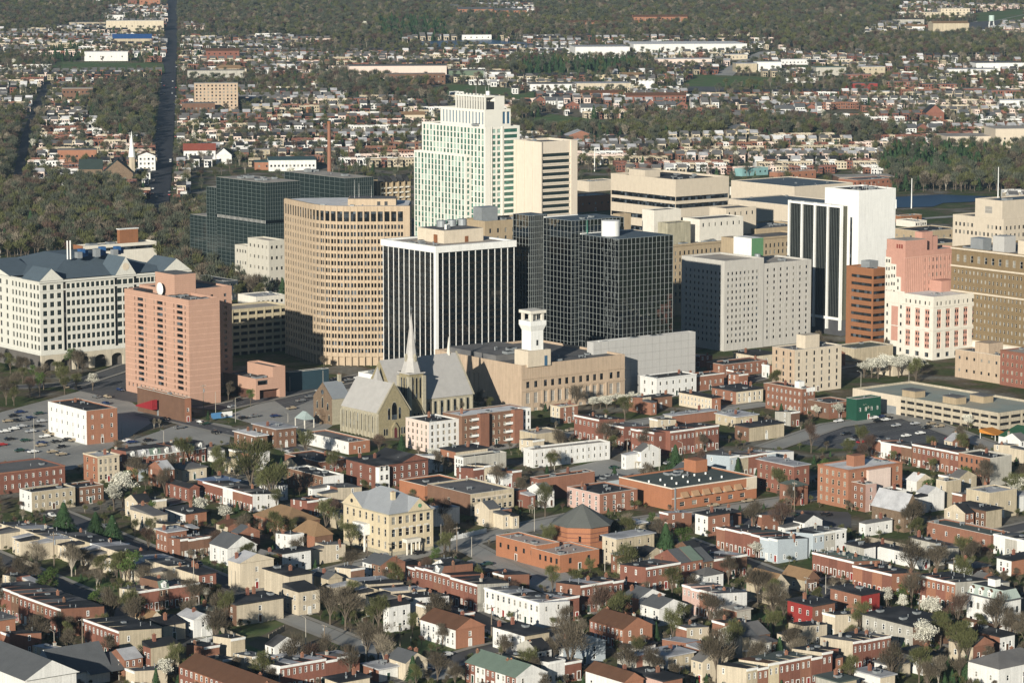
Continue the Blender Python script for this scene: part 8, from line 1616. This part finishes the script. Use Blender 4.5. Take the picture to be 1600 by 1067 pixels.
lp_m = MB().tube((0, 0, -.1), (0, 0, 9.2), .13, .08, 7).data('pole', [PALEW]); la_m = MB().tube((0, 0, 9.1), (2.0, 0, 9.5), .06, .05, 5).data('arm', [PALEW]); lh_m = MB().box(1.9, 2.6, -.15, .15, 9.42, 9.6).data('lamp_head', [METAL])
for i, (px, py, tp, kd, lab) in enumerate(((574, 890, 840, 1, 'wooden utility pole in front of the yellow school'), (714, 870, 822, 1, 'utility pole with a transformer at the school corner'), (737, 870, 832, 0, 'pale pole right of the school corner pole'), (689, 852, 812, 0, 'pale pole beside the yellow school flank'), (478, 1010, 963, 2, 'street lamp beside the vacant lot lane'), (566, 1005, 963, 2, 'street lamp on the grass by the tan backed row'), (507, 1008, 975, 1, 'utility pole at the bend of the vacant lot lane'), (642, 1015, 990, 0, 'pale pole on the grass before the shaded street'),
    (572, 1040, 1008, 2, 'street lamp above the red brick row with a white end'), (768, 1000, 945, 1, 'utility pole by the white row end'), (945, 900, 845, 0, 'pale pole before the orange annex'), (873, 975, 930, 0, 'pale pole before the silver roofed brick row'), (835, 830, 790, 2, 'street lamp left of the octagon hall'), (1030, 735, 690, 0, 'pale pole by the small car park'), (1066, 730, 690, 2, 'street lamp at the striped parking strip'), (980, 722, 684, 1, 'utility pole by the round dark trees'), (1241, 800, 752, 1, 'utility pole left of the orange brown apartments'), (1168, 868, 820, 0, 'pale pole before the white-windowed row'),
    (1290, 928, 892, 0, 'pale pole between the red house and the orange row'), (1361, 955, 918, 0, 'thick pale pole beside the bright red house'), (1436, 965, 935, 1, 'utility pole at the blossom trees'), (85, 905, 830, 1, 'utility pole by the cream backed rows'), (178, 850, 814, 1, 'utility pole among the dark evergreens'), (303, 925, 858, 0, 'pole at the brown brick row'), (362, 925, 884, 0, 'pole beside the cream shed-roofed house'), (129, 1008, 965, 1, 'utility pole at the tall end wall of the dark brick row'), (85, 1020, 985, 2, 'street lamp by the dark brick row corner'), (186, 1062, 1035, 2, 'street lamp at the bottom edge by the red brick pair'),
    (54, 722, 640, 0, 'very tall thin pole in the lit parking lot'), (191, 685, 655, 0, 'pole behind the white walled block'), (256, 700, 672, 2, 'street lamp in the curved lot'), (318, 645, 600, 1, 'utility pole before the pink brick apartments'), (337, 648, 605, 0, 'pale pole right of the pink brick apartments'), (368, 660, 620, 2, 'street lamp by the blue fence'), (450, 660, 645, 2, 'street lamp in the lot left of the church'), (453, 612, 584, 0, 'pale pole before the curved tower'), (505, 625, 570, 0, 'thin pole beside the church chapel'), (212, 600, 560, 2, 'street lamp before the pavilion office arcade'), (1345, 610, 580, 2, 'street lamp on the hedge by the parking garage'), (1420, 605, 575, 0, 'pale pole behind the parking garage'), (1260, 940, 900, 1, 'utility pole before the pinkish row'), (1490, 900, 870, 1, 'utility pole by the low black roofed house'), (1120, 905, 870, 1, 'utility pole behind the pinkish row'), (625, 1010, 975, 1, 'utility pole left of the white three storey house'), (1165, 1005, 960, 1, 'utility pole among the bare trees at the bottom'))):
    x, y, z = G(px, py); t = empty('street_lamp' if kd == 2 else 'utility_pole', (x, y, z), R(A0) if i % 2 else R(A0 + 90), lab, 'street lamp' if kd == 2 else 'utility pole'); h = height_at(x, y, tp); s = h / (9.6 if kd == 2 else 11); t.scale = (1, 1, s)
    if kd == 2: link('pole', lp_m, t); link('arm', la_m, t); link('lamp_head', lh_m, t)
    else:
        link('pole', pole_m if kd else lp_m, t)
        if kd: link('crossarm', arm_m, t); link('transformer', tr_m, t); [link('insulator', ins_m, t, (k, 0, 0)) for k in (-1.1, -.4, .4, 1.1)]
for px, py, tp, lab in ((1424, 326, 279, 'tall white light mast beside the pond'), (1341, 308, 292, 'short white pole left of the pond'), (929, 268, 231, 'white mast among far houses right of the beige slab tower'), (893, 268, 248, 'thin white mast beside the beige slab tower'), (1400, 326, 312, 'small white pole at the pond edge')): x, y, z = G(px, py); t = empty('light_mast', (x, y, z), 0, lab, 'mast'); MB().tube((0, 0, 0), (0, 0, height_at(x, y, tp) - z), .45, .3, 6).build('shaft', WHITE, t)
# fences in the yards
FW = mat('grey board fence', (.30, .26, .20), var=.2, rand=.2)
for i, (px, py, qx, qy, lab) in enumerate(((470, 905, 500, 893, 'fence beside the white two storey house'), (340, 985, 375, 1000, 'board fence below the dark roofed brick and cream house'), (420, 1000, 445, 985, 'board fence at the grass by the low cream house'), (705, 845, 760, 832, 'brown fence at the school corner'), (30, 878, 60, 890, 'white board fence by the shaded street'), (118, 898, 140, 888, 'white fence behind the cream rear wings'), (300, 1010, 332, 1002, 'fence below the white striped roof house'), (1060, 985, 1098, 978, 'pale fence by the white gabled house'), (700, 1050, 726, 1062, 'tan board fence by the shaded street'), (1310, 855, 1345, 848, 'wall behind the grey mansard shed'), (1352, 845, 1440, 862, 'pale wall below the stone gabled house'))):
    a, b = G(px, py), G(qx, qy); an = math.atan2(b[1] - a[1], b[0] - a[0]); l = math.dist(a, b); t = empty('fence', a, an, lab, 'fence'); MB().box(0, l, -.05, .05, .05, 1.7).build('boards', FW if i % 3 else WHITE, t)
    for k in range(int(l / 3) + 1): MB().box(k * 3 - .07, k * 3 + .07, -.1, .1, 0, 1.85).build('post', FW if i % 3 else WHITE, t)
b = B('blue_site_fence', 'blue and white site fence below the pink brick apartments', 'fence', 330, 655, 312, 363, 640); m = MB().box(0, b.Lr, 0, .1, 0, 2.6); m.build('boards', mat('blue board', (.08, .22, .42)), b.root); b.box('white_board', b.Lr * .5, b.Lr, -.06, -.01, .5, 2.6, WHITE)
b = B('orange_awning', 'orange canvas awning at the edge of the dark parking lot', 'awning', 1555, 690, 1530, 1575, 676); MB().prism([(0, 0), (b.Lr, 0), (b.Lr, b.Ll), (0, b.Ll)], 2.6, [2.7, 2.7, 4.2, 4.2]).build('canopy', mat('orange canvas', (.55, .22, .04)), b.root); [MB().box(x - .1, x + .1, y - .1, y + .1, 0, 2.6).build('post', WHITE, b.root) for x in (.3, b.Lr - .3) for y in (.3, b.Ll - .3)]
bld('green roofed restaurant with a white gable at the right edge', 1590, 700, 1560, 1650, 686, 'white', 'white', mat('bright green roof', (.03, .10, .05)), (2, 1), (2, 1), rt='gw', rise=3.5, name='restaurant', cat='restaurant', ch=0)
# ---------------------------------------------------------------- the air
hz = bpy.data.materials.new('thin haze'); hz.use_nodes = True; N = hz.node_tree.nodes; N.remove(N['Principled BSDF']); pv_ = N.new('ShaderNodeVolumePrincipled'); pv_.inputs['Density'].default_value = .000035; pv_.inputs['Color'].default_value = (.56, .78, 1, 1); pv_.inputs['Anisotropy'].default_value = .2
hz.node_tree.links.new(pv_.outputs[0], N['Material Output'].inputs['Volume']); MB().box(-9000, 9000, -700, 15000, -6, 320).build('haze', hz, kind='stuff')
